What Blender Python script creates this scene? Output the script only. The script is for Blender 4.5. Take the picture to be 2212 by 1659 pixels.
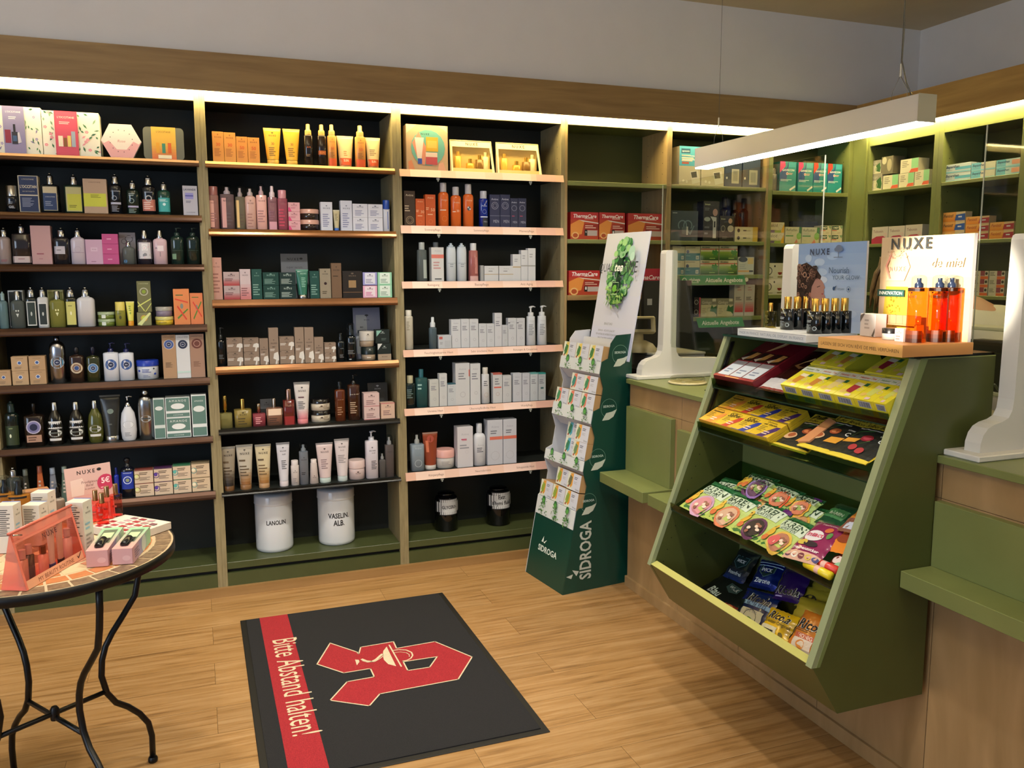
import bpy, bmesh, math, random
from mathutils import Vector, Matrix
random.seed(4)
SC=bpy.context.scene
for o in list(bpy.data.objects): bpy.data.objects.remove(o)
PI=math.pi
def V(*a): return Vector(a)
# ---------------- camera (X right along the back shelving, Y into it, Z up) ----------------
FPX=1819.92; YAW=.357665; PIT=.132765; ROL=-.00273595; CAM=V(0,-4.27694558,1.6)
FW=V(math.sin(YAW)*math.cos(PIT),math.cos(YAW)*math.cos(PIT),-math.sin(PIT))
_r=V(math.cos(YAW),-math.sin(YAW),0); _u=_r.cross(FW)
RT=_r*math.cos(ROL)+_u*math.sin(ROL); UP=-_r*math.sin(ROL)+_u*math.cos(ROL)
cd=bpy.data.cameras.new('camera'); cd.lens=FPX/2212*36; cd.sensor_width=36; cd.clip_start=.05
co=bpy.data.objects.new('camera',cd); SC.collection.objects.link(co)
co.matrix_world=Matrix(((RT.x,UP.x,-FW.x,CAM.x),(RT.y,UP.y,-FW.y,CAM.y),(RT.z,UP.z,-FW.z,CAM.z),(0,0,0,1)))
SC.camera=co
def on(px,py,ax,v):
    d=FW+RT*((px-1106)/FPX)-UP*((py-829.5)/FPX)
    return CAM+d*((v-CAM[ax])/d[ax])
def onp(px,py,n,p0):
    d=FW+RT*((px-1106)/FPX)-UP*((py-829.5)/FPX)
    return CAM+d*((p0-CAM).dot(n)/d.dot(n))
# ---------------- view, world, lights ----------------
SC.view_settings.view_transform='Standard'; SC.view_settings.look='None'
SC.view_settings.gamma=1; SC.view_settings.use_curve_mapping=False
SC.view_settings.exposure=1.0
W=bpy.data.worlds.new('world'); SC.world=W; W.use_nodes=True
W.node_tree.nodes['Background'].inputs[0].default_value=(.62,.70,.85,1)
W.node_tree.nodes['Background'].inputs[1].default_value=.17
def area(name,loc,rot,sx,sy,col,e,spread=180):
    l=bpy.data.lights.new(name,'AREA'); l.shape='RECTANGLE'; l.size=sx; l.size_y=sy; l.color=col; l.energy=e
    l.spread=math.radians(spread)
    o=bpy.data.objects.new(name,l); SC.collection.objects.link(o); o.location=loc; o.rotation_euler=rot; return o
def spot(name,loc,tgt,e,ang,col,r=.05,bl=.6):
    l=bpy.data.lights.new(name,'SPOT'); l.energy=e; l.spot_size=math.radians(ang); l.color=col; l.shadow_soft_size=r; l.spot_blend=bl
    o=bpy.data.objects.new(name,l); SC.collection.objects.link(o); o.location=loc
    o.rotation_euler=(V(*tgt)-V(*loc)).to_track_quat('-Z','Y').to_euler(); return o
# shop window daylight behind and left of the camera
area('window_daylight',(-3.6,-4.6,1.7),(math.radians(90),0,math.radians(-60)),2.4,2.0,(.62,.78,1),46)
# recessed ceiling downlights of the shop
WARM=(1,.93,.81)
for i,(x,y,tx,ty,e) in enumerate([(.35,-1.35,.35,-.2,46),(1.45,-1.35,1.45,-.25,44),(-.6,-1.5,-.55,-1.2,48),(.9,-2.5,.7,-1.6,60),(2.0,-3.1,1.9,-2.4,5),(-.4,-3.1,0,-2.2,40)]):
    spot('ceiling_downlight',(x,y,3.05),(tx,ty,0),e,80,WARM)
# added fill shining up to brighten ceiling and upper walls, outside the frame
area('ceiling_fill_light',(-.6,-3.6,2.45),(PI,0,0),.25,2.6,(1,.95,.86),34)
area('ceiling_fill_light',(1.2,-5.2,2.45),(PI,0,0),.25,2.0,(1,.95,.86),24)
# daylight catching the big card on top of the sweets display
spot('window_sun_patch',(-2.4,-3.9,2.2),(2.0,-2.40,1.56),1700,5.2,(1,.9,.72),.02,.5)

# ---------------- materials ----------------
def lin(h):
    h=h.lstrip('#'); 
    if len(h)==3: h=''.join(c*2 for c in h)
    return tuple(((int(h[i:i+2],16)/255+.055)/1.055)**2.4 if int(h[i:i+2],16)>10 else int(h[i:i+2],16)/255/12.92 for i in (0,2,4))+(1,)
_M={}
def mt(c,r=.5,m=0,k=0,e=0,cc=0):
    key=(c,r,m,k,e,cc)
    if key in _M: return _M[key]
    x=bpy.data.materials.new('m_'+c.strip('#')); x.use_nodes=True; t=x.node_tree; b=t.nodes['Principled BSDF']
    b.inputs['Base Color'].default_value=lin(c); b.inputs['Roughness'].default_value=r; b.inputs['Metallic'].default_value=m
    if cc: b.inputs['Coat Weight'].default_value=cc; b.inputs['Coat Roughness'].default_value=.06
    if e: b.inputs['Emission Color'].default_value=lin(c); b.inputs['Emission Strength'].default_value=e
    if k==1:   # clear tinted glass / plastic: transparent plus fresnel gloss
        N=t.nodes; N.remove(b); tr=N.new('ShaderNodeBsdfTransparent'); gl=N.new('ShaderNodeBsdfGlossy'); mx=N.new('ShaderNodeMixShader'); lw=N.new('ShaderNodeLayerWeight'); pw=N.new('ShaderNodeMath'); pw.operation='POWER'; pw.inputs[1].default_value=4; fr=N.new('ShaderNodeMath'); fr.operation='MULTIPLY_ADD'; fr.inputs[1].default_value=.7; fr.inputs[2].default_value=.022; t.links.new(lw.outputs['Facing'],pw.inputs[0]); t.links.new(pw.outputs[0],fr.inputs[0])
        tr.inputs[0].default_value=lin(c); gl.inputs['Roughness'].default_value=r
        t.links.new(fr.outputs[0],mx.inputs[0]); t.links.new(tr.outputs[0],mx.inputs[1]); t.links.new(gl.outputs[0],mx.inputs[2])
        t.links.new(mx.outputs[0],N['Material Output'].inputs[0])
    if k>=2:   # coloured liquid or translucent plastic: part transparent, part diffuse
        N=t.nodes; tr=N.new('ShaderNodeBsdfTransparent'); mx=N.new('ShaderNodeMixShader'); tr.inputs[0].default_value=lin(c); mx.inputs[0].default_value=.5 if k==2 else .34
        t.links.new(b.outputs[0],mx.inputs[2]); t.links.new(tr.outputs[0],mx.inputs[1]); t.links.new(mx.outputs[0],N['Material Output'].inputs[0])
    _M[key]=x; return x
def gl(c,r=.04): return mt(c,r,0,1)
def lq(c,r=.12): return mt(c,r,0,2)
def gq(c,r=.06): return mt(c,r,0,3)
def noisy(name,c1,c2,scale,rough=.5,bump=0,bs=None,stretch=(1,1,1),detail=6,dist=0,metal=0,rot=(0,0,0),lo=.3,hi=.7,extra=None,c3=None):
    x=bpy.data.materials.new(name); x.use_nodes=True; t=x.node_tree; N=t.nodes; b=N['Principled BSDF']
    tc=N.new('ShaderNodeTexCoord'); mp=N.new('ShaderNodeMapping'); mp.inputs['Scale'].default_value=stretch; mp.inputs['Rotation'].default_value=rot
    nz=N.new('ShaderNodeTexNoise'); nz.inputs['Scale'].default_value=scale; nz.inputs['Detail'].default_value=detail; nz.inputs['Distortion'].default_value=dist
    cr=N.new('ShaderNodeValToRGB'); cr.color_ramp.elements[0].color=lin(c1); cr.color_ramp.elements[1].color=lin(c2)
    cr.color_ramp.elements[0].position=lo; cr.color_ramp.elements[1].position=hi
    if c3: q=cr.color_ramp.elements.new((lo+hi)/2); q.color=lin(c3)
    t.links.new(tc.outputs['Object'],mp.inputs[0]); t.links.new(mp.outputs[0],nz.inputs[0]); t.links.new(nz.outputs[0],cr.inputs[0]); t.links.new(cr.outputs[0],b.inputs['Base Color'])
    b.inputs['Roughness'].default_value=rough; b.inputs['Metallic'].default_value=metal
    if bump:
        bp=N.new('ShaderNodeBump'); bp.inputs['Strength'].default_value=bump; bp.inputs['Distance'].default_value=.003
        n2=N.new('ShaderNodeTexNoise'); n2.inputs['Scale'].default_value=bs or scale; n2.inputs['Detail'].default_value=4
        t.links.new(mp.outputs[0],n2.inputs[0]); t.links.new(n2.outputs[0],bp.inputs['Height']); t.links.new(bp.outputs[0],b.inputs['Normal'])
    return x
WOOD=noisy('oak_veneer','#8f7850','#a58c62',3,.5,.03,40,(8,8,.7),8,.6)
WOODH=noisy('oak_veneer_horizontal','#846840','#a08252',3,.42,.03,40,(.7,8,8),8,.6)
WOODHY=noisy('oak_veneer_along_right_wall','#98733c','#b48f50',3,.42,.03,40,(8,.7,8),8,.6)
WOODC=noisy('maple_front','#8f744e','#a88a62',2.2,.35,.02,30,(3,3,.8),6,1.2)
EDGEW=noisy('oak_edge','#7d7150','#978a66',14,.6,.05,60,(8,8,.7),8)
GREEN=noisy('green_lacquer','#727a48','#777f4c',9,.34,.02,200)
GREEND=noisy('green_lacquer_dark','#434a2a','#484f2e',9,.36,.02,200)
GBACK=mt('#101612',.6); GBACK2=mt('#3f431c',.55)
WALLM=noisy('plaster','#dcd9d6','#e0ddda',6,.9,.08,90)
CEILM=noisy('ceiling_plaster','#cdbf9f','#d3c5a5',5,.9,.05,90)
# floor: laminate planks (brick pattern joints) with stretched grain
def floor_mat():
    x=bpy.data.materials.new('laminate_planks'); x.use_nodes=True; t=x.node_tree; N=t.nodes; b=N['Principled BSDF']; L=t.links.new
    tc=N.new('ShaderNodeTexCoord'); br=N.new('ShaderNodeTexBrick'); br.offset=.37; br.inputs['Scale'].default_value=1
    br.inputs['Brick Width'].default_value=1.28; br.inputs['Row Height'].default_value=.19; br.inputs['Mortar Size'].default_value=.0009; br.inputs['Mortar Smooth'].default_value=.1
    br.inputs['Color1'].default_value=(.40,.40,.40,1); br.inputs['Color2'].default_value=(.60,.60,.60,1)
    L(tc.outputs['Object'],br.inputs[0])
    add=N.new('ShaderNodeVectorMath'); add.operation='ADD'; L(tc.outputs['Object'],add.inputs[0])
    sc=N.new('ShaderNodeVectorMath'); sc.operation='SCALE'; sc.inputs['Scale'].default_value=9; L(br.outputs['Color'],sc.inputs[0]); L(sc.outputs[0],add.inputs[1])
    mp=N.new('ShaderNodeMapping'); mp.inputs['Scale'].default_value=(1.5,26,1); L(add.outputs[0],mp.inputs[0])
    n1=N.new('ShaderNodeTexNoise'); n1.inputs['Scale'].default_value=1.7; n1.inputs['Detail'].default_value=8; n1.inputs['Roughness'].default_value=.62; n1.inputs['Distortion'].default_value=.5; L(mp.outputs[0],n1.inputs[0])
    cr=N.new('ShaderNodeValToRGB'); cr.color_ramp.elements[0].position=.28; cr.color_ramp.elements[0].color=lin('#735330'); cr.color_ramp.elements[1].position=.68; cr.color_ramp.elements[1].color=lin('#aa885e')
    q=cr.color_ramp.elements.new(.45); q.color=lin('#977245'); L(n1.outputs[0],cr.inputs[0])
    mx=N.new('ShaderNodeMix'); mx.data_type='RGBA'; mx.blend_type='OVERLAY'; mx.inputs[0].default_value=.35; L(cr.outputs[0],mx.inputs[6]); L(br.outputs['Color'],mx.inputs[7])
    m2=N.new('ShaderNodeMix'); m2.data_type='RGBA'; L(br.outputs['Fac'],m2.inputs[0]); L(mx.outputs[2],m2.inputs[6]); m2.inputs[7].default_value=lin('#5f4424'); L(m2.outputs[2],b.inputs['Base Color'])
    b.inputs['Roughness'].default_value=.38; bp=N.new('ShaderNodeBump'); bp.inputs['Strength'].default_value=.12; bp.inputs['Distance'].default_value=.002; L(n1.outputs[0],bp.inputs['Height']); L(bp.outputs[0],b.inputs['Normal'])
    return x
# ---------------- mesh builder ----------------
class G:
    def __init__(s): s.v=[]; s.f=[]; s.m=[]; s.s=[]; s.mats=[]
    def add(s,vs,fs,mat,smooth=False):
        if mat not in s.mats: s.mats.append(mat)
        i=s.mats.index(mat); n=len(s.v); s.v+=[tuple(p) for p in vs]
        for f in fs: s.f.append(tuple(n+k for k in f)); s.m.append(i); s.s.append(smooth)
        return s
    def box(s,x0,y0,z0,x1,y1,z1,mat,bev=0):
        if bev:
            b=min(bev,abs(x1-x0)/2.1,abs(y1-y0)/2.1,abs(z1-z0)/2.1); vs=[]; idx={}
            for i in (0,1):
                for j in (0,1):
                    for k in (0,1):
                        X,Y,Z=(x0,x1)[i],(y0,y1)[j],(z0,z1)[k]; dx,dy,dz=(b,-b)[i],(b,-b)[j],(b,-b)[k]
                        idx[i,j,k]=len(vs); vs+=[(X,Y+dy,Z+dz),(X+dx,Y,Z+dz),(X+dx,Y+dy,Z)]
            I=idx; fs=[]
            for i in (0,1): fs.append([I[i,j,k] for j,k in ((0,0),(1,0),(1,1),(0,1))])
            for j in (0,1): fs.append([I[i,j,k]+1 for i,k in ((0,0),(1,0),(1,1),(0,1))])
            for k in (0,1): fs.append([I[i,j,k]+2 for i,j in ((0,0),(1,0),(1,1),(0,1))])
            for j in (0,1):
                for k in (0,1): fs.append([I[0,j,k]+1,I[1,j,k]+1,I[1,j,k]+2,I[0,j,k]+2])
            for i in (0,1):
                for k in (0,1): fs.append([I[i,0,k],I[i,1,k],I[i,1,k]+2,I[i,0,k]+2])
            for i in (0,1):
                for j in (0,1): fs.append([I[i,j,0],I[i,j,1],I[i,j,1]+1,I[i,j,0]+1])
            for q in I.values(): fs.append([q,q+1,q+2])
            return s.add(vs,fs,mat)
        vs=[(x,y,z) for x in (x0,x1) for y in (y0,y1) for z in (z0,z1)]
        return s.add(vs,[(0,1,3,2),(4,6,7,5),(0,4,5,1),(2,3,7,6),(0,2,6,4),(1,5,7,3)],mat)
    def lathe(s,pr,mat,c=(0,0,0),seg=20,dr=1,n=2,smooth=True,cap=True):
        vs=[];fs=[]
        for r,z in pr:
            for i in range(seg):
                a=2*PI*i/seg; ca,sa=math.cos(a),math.sin(a)
                k=(abs(ca)**n+abs(sa)**n)**(-1/n)
                vs.append((c[0]+r*ca*k,c[1]+r*dr*sa*k,c[2]+z))
        for j in range(len(pr)-1):
            for i in range(seg):
                a=j*seg+i;b=j*seg+(i+1)%seg; fs.append((a,b,b+seg,a+seg))
        s.add(vs,fs,mat,smooth)
        if cap:
            if pr[0][0]>1e-5: s.add(vs[:seg],[tuple(range(seg))[::-1]],mat)
            if pr[-1][0]>1e-5: s.add(vs[-seg:],[tuple(range(seg))],mat)
        return s
    def tube(s,pts,r,mat,seg=8,cap=True):
        P=[Vector(p) for p in pts]; vs=[];fs=[]; nrm=None
        for i,p in enumerate(P):
            t=((P[min(i+1,len(P)-1)]-P[max(i-1,0)])).normalized()
            if nrm is None:
                nrm=t.cross(V(0,0,1)); nrm=nrm.normalized() if nrm.length>1e-3 else V(1,0,0)
            else: nrm=(nrm-t*nrm.dot(t)).normalized()
            b=t.cross(nrm); rr=r[i] if isinstance(r,(list,tuple)) else r
            for k in range(seg):
                a=2*PI*k/seg; vs.append(p+nrm*(rr*math.cos(a))+b*(rr*math.sin(a)))
        for j in range(len(P)-1):
            for i in range(seg):
                a=j*seg+i;b=j*seg+(i+1)%seg; fs.append((a,b,b+seg,a+seg))
        if cap: fs.append(tuple(range(seg))[::-1]); fs.append(tuple(range((len(P)-1)*seg,len(P)*seg)))
        return s.add(vs,fs,mat,True)
    def prism(s,poly,ax,a,b,mat,smooth=False):   # poly in the two other axes (cyclic order kept), extruded along ax from a to b
        n=len(poly); vs=[]
        for q in (a,b):
            for u,w in poly: vs.append({0:(q,u,w),1:(u,q,w),2:(u,w,q)}[ax])
        s.add(vs,[tuple(range(n))[::-1],tuple(range(n,2*n))],mat)
        return s.add(vs,[(i,(i+1)%n,n+(i+1)%n,n+i) for i in range(n)],mat,smooth)
    def xf(s,M,i0=0):
        for i in range(i0,len(s.v)): s.v[i]=tuple(M@Vector(s.v[i]))
        return s
    def mesh(s,name):
        me=bpy.data.meshes.new(name); me.from_pydata(s.v,[],s.f)
        for m in s.mats: me.materials.append(m)
        me.polygons.foreach_set('material_index',s.m); me.polygons.foreach_set('use_smooth',s.s); me.update(); return me
    def obj(s,name,par=None,label=None,cat=None,group=None,kind=None,loc=None,rot=None):
        o=bpy.data.objects.new(name,s.mesh(name)); SC.collection.objects.link(o)
        if par: o.parent=par
        if loc is not None: o.location=loc
        if rot is not None: o.rotation_euler=rot
        tag(o,label,cat,group,kind); return o
def tag(o,label=None,cat=None,group=None,kind=None):
    if label: o['label']=label
    if cat: o['category']=cat
    if group: o['group']=group
    if kind: o['kind']=kind
def thing(name,label,cat,loc=(0,0,0),rot=(0,0,0),group=None):
    o=bpy.data.objects.new(name,None); SC.collection.objects.link(o); o.location=loc; o.rotation_euler=rot; o.empty_display_size=.05
    tag(o,label,cat,group); return o
# ---------------- lettering: glyph meshes of the built-in font ----------------
CH="ABCDEFGHIJKLMNOPQRSTUVWXYZabcdefghijklmnopqrstuvwxyz0123456789.,:;!?&%+-/'()€äöüÄÖÜßéÊèRÉ®°"
GL={}
def _glyphs():
    tmp=[]
    for st,off in (('r',0),('b',.022)):
        for ch in dict.fromkeys(CH):
            for tx in (ch,ch+ch):
                cu=bpy.data.curves.new('t','FONT'); cu.body=tx; cu.fill_mode='FRONT'; cu.resolution_u=2; cu.offset=off; cu.size=1
                o=bpy.data.objects.new('t',cu); SC.collection.objects.link(o); tmp.append((st,ch,tx,o))
    bpy.context.view_layer.update(); dg=bpy.context.evaluated_depsgraph_get(); wid={}
    for st,ch,tx,o in tmp:
        me=bpy.data.meshes.new_from_object(o.evaluated_get(dg)); xs=[v.co.x for v in me.vertices] or [0,.3]
        if len(tx)==1: GL[st,ch]=[[(v.co.x,v.co.y) for v in me.vertices],[tuple(p.vertices) for p in me.polygons],0]; wid[st,ch]=max(xs)
        else: GL[st,ch][2]=max(xs)-wid[st,ch]
        bpy.data.meshes.remove(me)
    for st,ch,tx,o in tmp:
        cu=o.data; bpy.data.objects.remove(o); bpy.data.curves.remove(cu)
_glyphs()
def text2d(s,st='r'):
    vs=[];fs=[];x=0; b='b' if 'b' in st else 'r'; sh=.22 if 'i' in st else 0; cond=.72 if 'c' in st else 1; sp=.22 if 'w' in st else 0
    for ch in s:
        g=GL.get((b,ch))
        if g is None: x+=.32; continue
        n=len(vs); vs+=[(x+px+sh*py,py) for px,py in g[0]]; fs+=[tuple(n+k for k in f) for f in g[1]]; x+=g[2]+sp
    return [(a*cond,c) for a,c in vs],fs,(x-sp)*cond
# print ops
def R(x0,y0,x1,y1,c,r=.5): return ('R',x0,y0,x1,y1,c,r)
def E(x,y,rx,ry,c,r=.5): return ('E',x,y,rx,ry,c,r)     # ry in units of WIDTH too (round when rx==ry)
def O(x,y,r1,r2,c): return ('O',x,y,r1,r2,c)
def T(x,y,w,c,s,st='b',r=.5): return ('T',x,y,w,c,s,st,r)
def L(x0,y0,x1,y1,n,c): return ('L',x0,y0,x1,y1,n,c)
def PG(pts,c): return ('P',pts,c)
def GR(x0,y0,x1,y1,c1,c2,n=6): # printed colour gradation, in steps
    a,b=[int(c1[i:i+2],16) for i in (1,3,5)],[int(c2[i:i+2],16) for i in (1,3,5)]; o=[]
    for i in range(n):
        t=i/(n-1); c='#%02x%02x%02x'%tuple(int(p+(q-p)*t) for p,q in zip(a,b)); o.append(R(x0,y0+(y1-y0)*i/n,x1,y0+(y1-y0)*(i+1)/n,c))
    return o
def NX(c,y=.8,w=.55,h=1): # tree mark over the four letter word
    return [E(.5,y+.07*h,.07,.035,c),R(.49,y+.03*h,.51,y+.07*h,c),T(.5,y-.02*h,w,c,'NUXE','bw')]
def flat(ops):
    o=[]
    for q in ops or []:
        if not q: continue
        if isinstance(q,list): o+=flat(q)
        else: o.append(q)
    return o
class Sf:
    def __init__(s,W,H,f,cols=1): s.W=W;s.H=H;s.f=f;s.cols=cols
def pflat(W,H,y,z0=0,x0=0): return Sf(W,H,lambda u,v,e:(x0+(u-.5)*W,y-e,z0+v*H))
def pr(g,sf,ops,gloss=.5):
    W,H=sf.W,sf.H; e=.00025; rr=random.Random(7)
    for q in flat(ops):
        e+=.00009; k=q[0]; n=sf.cols
        def put(vs,fs,c,r=gloss): g.add([sf.f(min(1,max(0,u)),v,e) for u,v in vs],fs,c if not isinstance(c,str) else mt(c,r))
        def rect(x0,y0,x1,y1,c,r=gloss):
            m=max(1,int(n*abs(x1-x0)+.99)); vs=[(x0+(x1-x0)*i/m,y) for y in (y0,y1) for i in range(m+1)]
            put(vs,[(i,i+1,m+2+i,m+1+i) for i in range(m)],c,r)
        if k=='R': rect(*q[1:6],q[6])
        elif k in 'E':
            x,y,rx,ry,c=q[1:6]; m=18; put([(x+rx*math.cos(2*PI*i/m),y+ry*W/H*math.sin(2*PI*i/m)) for i in range(m)],[tuple(range(m))],c,q[6])
        elif k=='O':
            x,y,r1,r2,c=q[1:]; m=20; vs=[(x+r*math.cos(2*PI*i/m),y+r*W/H*math.sin(2*PI*i/m)) for r in (r1,r2) for i in range(m)]
            put(vs,[(i,(i+1)%m,m+(i+1)%m,m+i) for i in range(m)],c)
        elif k=='T':
            x,y,w,c,s,st,r=q[1:]; vs,fs,tw=text2d(s,st); sc=w/tw
            put([(x-w/2+a*sc,y+(b-.35)*sc*W/H) for a,b in vs],fs,c,r)
        elif k=='L':
            x0,y0,x1,y1,m,c=q[1:]; dy=(y1-y0)/m
            for i in range(m):
                xe=x0+(x1-x0)*(.55+.45*rr.random()); rect(x0,y1-dy*(i+.75),xe,y1-dy*(i+.3),c)
        elif k=='P': put(q[1],[tuple(range(len(q[1])))],q[2])
# ---------------- product builders: each returns (root, depth); front faces local -y ----------------
def prj(P):
    d=P-CAM; z=d.dot(FW); return 1106+FPX*d.dot(RT)/z, 829.5-FPX*d.dot(UP)/z
def M_(c,r=.3):
    if not isinstance(c,str): return c
    if c[0]=='g': return gq(c[1:])
    if c[0]=='l': return lq(c[1:])
    if c[0]=='t': return gl(c[1:])
    if c[0]=='m': return mt(c[1:],.22,1)
    if c[0]=='s': return mt(c[1:],.12,0,0,0,.4)
    return mt(c,r)
SIL='m#c9cacc'; GLD='m#d9b25c'
def K_box(w,h,d,o):
    g=G(); d=d or min(max(w*.75,.035),.09); g.box(-w/2,-d/2,0,w/2,d/2,h,M_(o.get('c','#ddd'),.45),.0007)
    if o.get('top'): pr(g,Sf(w,d,lambda u,v,e:((u-.5)*w,-d/2+v*d,h+e)),[R(.01,.01,.99,.99,o['top'])]); pr(g,pflat(w,h,-d/2),[R(0,1-.05,1,1,o['top'])])
    pr(g,pflat(w,h,-d/2),[o.get('p')])
    if o.get('sp'): pr(g,Sf(d,h,lambda u,v,e:(-w/2-e,d/2-u*d,v*h)),[o['sp']])
    return g.obj(o.get('nm','product_carton')),d
def K_card(w,h,d,o):  # thin card or sachet leaning back
    g=G(); g.box(-w/2,-.001,0,w/2,.001,h,M_(o.get('c'),.4)); pr(g,pflat(w,h,-.001),[o.get('p')]); g.xf(Matrix.Rotation(-.12,4,'X'))
    return g.obj(o.get('nm','display_card')),.004
def K_hex(w,h,d,o):
    g=G(); d=.04; P=[(-w*.5,h*.5),(-w*.27,0),(w*.27,0),(w*.5,h*.5),(w*.27,h),(-w*.27,h)]
    g.prism(P,1,-d/2,d/2,M_(o['c'])); pr(g,pflat(w,h,-d/2),[o.get('p')]); return g.obj('hexagonal_gift_box'),d
def rrect(w,h,r,z0=0,m=5,x0=0):
    P=[]
    for cx,cz,a0 in ((w/2-r,h-r,0),(-w/2+r,h-r,PI/2),(-w/2+r,r,PI),(w/2-r,r,PI*1.5)):
        P+=[(x0+cx+r*math.cos(a0+PI/2*i/m),z0+cz+r*math.sin(a0+PI/2*i/m)) for i in range(m+1)]
    return P
def K_tin(w,h,d,o):
    d=.035; t=thing('gift_tin',None,None); g=G(); g.prism(rrect(w,h,.018),1,-d/2,d/2,M_(o['c']),False); g.obj('tin_body',t)
    g=G(); bw=w*.6; g.box(-bw/2,-d/2-.001,0,bw/2,d/2+.001,h+.001,M_('#e0b24e')); pr(g,pflat(bw,h,-d/2-.001),[o.get('p')]); g.obj('paper_sleeve',t)
    return t,d
def cap_(par,ty,col,r,z0,z1,dr=1):
    h=z1-z0; m=M_(col,.3); g=G()
    if ty=='flip': g.lathe([(r,0),(r,h*.72),(r*.86,h*.8),(r*.45,h*.84),(r*.4,h)],m,(0,0,z0),16); g.box(-r*.5,-r*1.15,z0+h*.62,r*.5,-r*.6,z0+h*.72,m); nm='cap'
    elif ty=='cyl': g.lathe([(r,0),(r*1.0,h*.96),(r*.92,h)],m,(0,0,z0),18); nm='cap'
    elif ty=='ball': g.lathe([(r*.8,0),(r*.8,h*.25),(r*.5,h*.3),(r*.7,h*.5),(r,h*.75),(r*.7,h*.95),(.0001,h)],m,(0,0,z0),14); nm='cap'
    elif ty=='dome':
        g.lathe([(r,0),(r,h*.7),(r*.9,h*.88),(r*.6,h*.97),(.0001,h)],gl('#e8eef2'),(0,0,z0),18); g.lathe([(r*.6,0),(r*.6,h*.3),(r*.3,h*.45),(r*.3,h*.75)],m,(0,0,z0),12); nm='overcap'
    elif ty=='pump':
        g.lathe([(r,0),(r,h*.34),(r*.75,h*.36),(r*.3,h*.38),(r*.28,h*.78)],m,(0,0,z0),14); g.lathe([(r*.55,0),(r*.62,h*.12),(r*.5,h*.16)],m,(0,0,z0+h*.76),12)
        q=o_spout.get('s',1); g.tube([(0,0,z0+h*.88),(q*r*.9,-.001,z0+h*.9),(q*r*1.7,-.002,z0+h*.84)],[r*.3,r*.26,r*.18],m,8); nm='pump_head'
    elif ty=='spray': g.lathe([(r,0),(r,h*.3),(r*.95,h*.42),(r*.62,h*.52),(r*.58,h*.95),(r*.45,h)],m,(0,0,z0),16); nm='spray_head'
    elif ty=='stop': g.lathe([(r*.5,0),(r*.5,h*.15),(r,h*.18),(r,h*.97),(r*.9,h)],m,(0,0,z0),16); nm='cap'
    return g.obj(nm,par)
o_spout={}
def K_bot(w,h,d,o):
    t=thing(o.get('nm','bottle'),None,None); r=w/2; n=o.get('n',2.4); dr=o.get('dr',.8); hb=h*o.get('hb',.78); sh=o.get('sh',.14)*hb; nk=o.get('nk',.42)*r; tp=o.get('tp',1)
    st=hb-sh; prof=[(r*.9,0),(r,.01*h),(r*tp,st)]+[(nk+(r*tp-nk)*math.cos(a),st+sh*.8*math.sin(a)) for a in (.4,.8,1.2,1.5)]+[(nk,hb)]
    if o.get('bulge'): prof=[(r*.75,0),(r*.9,.05*h),(r,.3*hb),(r*.97,.55*hb),(r*.8,.8*hb),(nk*1.2,.96*hb),(nk,hb)]
    g=G(); g.lathe(prof,M_(o['c'],.2),seg=24,dr=dr,n=n)
    if o.get('liq'): g.lathe([(a*.93,b+.002) for a,b in prof if b<hb*o.get('lv',.75)],M_(o['liq']),seg=16,dr=dr,n=n)
    rz=lambda v: r+(r*tp-r)*v
    if o.get('bulge'):
        def rz(v):
            z=v*st
            for (a,b),(c,e) in zip(prof,prof[1:]):
                if b<=z<=e: return a+(c-a)*(z-b)/(e-b)
            return r
    sf=Sf(w,st,lambda u,v,e:((u-.5)*2*rz(v)*.99,-(rz(v)*dr)*max(0,1-abs((u-.5)*1.98)**n)**(1/n)-e,v*st),10)
    lb=o.get('lab')
    if lb:
        g.obj('bottle_body',t); g=G(); u0,u1=(lb[3],lb[4]) if len(lb)>3 else (.1,.9)
        ops=[R(u0,lb[0],u1,lb[1],lb[2])]+flat(o.get('p')); pr(g,sf,ops); g.obj('label',t)
    else: pr(g,sf,[o.get('p')]); g.obj('bottle_body',t)
    cr=o.get('cr',.5)*r; cap_(t,o.get('cap','flip'),o.get('cc',SIL),cr,hb-.002,h)
    return t,w*dr
def K_tube(w,h,d,o):
    t=thing(o.get('nm','cosmetic_tube'),None,None); ch=h*o.get('ch',.13); r0=w*o.get('r0',.33); H=h-ch; vs=[];fs=[];S=16;rows=9
    hw=lambda v: r0+(w/2-r0)*v; ht=lambda v: r0*.9*(1-v)**.8+.0012
    g=G()
    for j in range(rows):
        v=j/(rows-1)
        for i in range(S):
            a=2*PI*i/S; vs.append((hw(v)*math.cos(a),ht(v)*math.sin(a),ch+v*H))
    for j in range(rows-1):
        for i in range(S): a=j*S+i;b=j*S+(i+1)%S; fs.append((a,b,b+S,a+S))
    fs.append(tuple(range((rows-1)*S,rows*S)))
    g.add(vs,fs,M_(o['c'],.28),True)
    sf=Sf(w,H,lambda u,v,e:((u-.5)*2*hw(v)*.98,-ht(v)*math.sqrt(max(0,1-((u-.5)*1.96)**2))-e,ch+v*H),10)
    pr(g,sf,[o.get('p'),R(0,.955,1,.995,o.get('crimp','#d8d8d8'))]); g.obj('tube_body',t)
    g=G(); g.lathe([(r0*.96,0),(r0,ch*.1),(r0,ch*.9),(r0*.9,ch)],M_(o.get('cc','#fff')),seg=18,dr=.9); g.obj('cap',t); return t,r0*1.8
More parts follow.
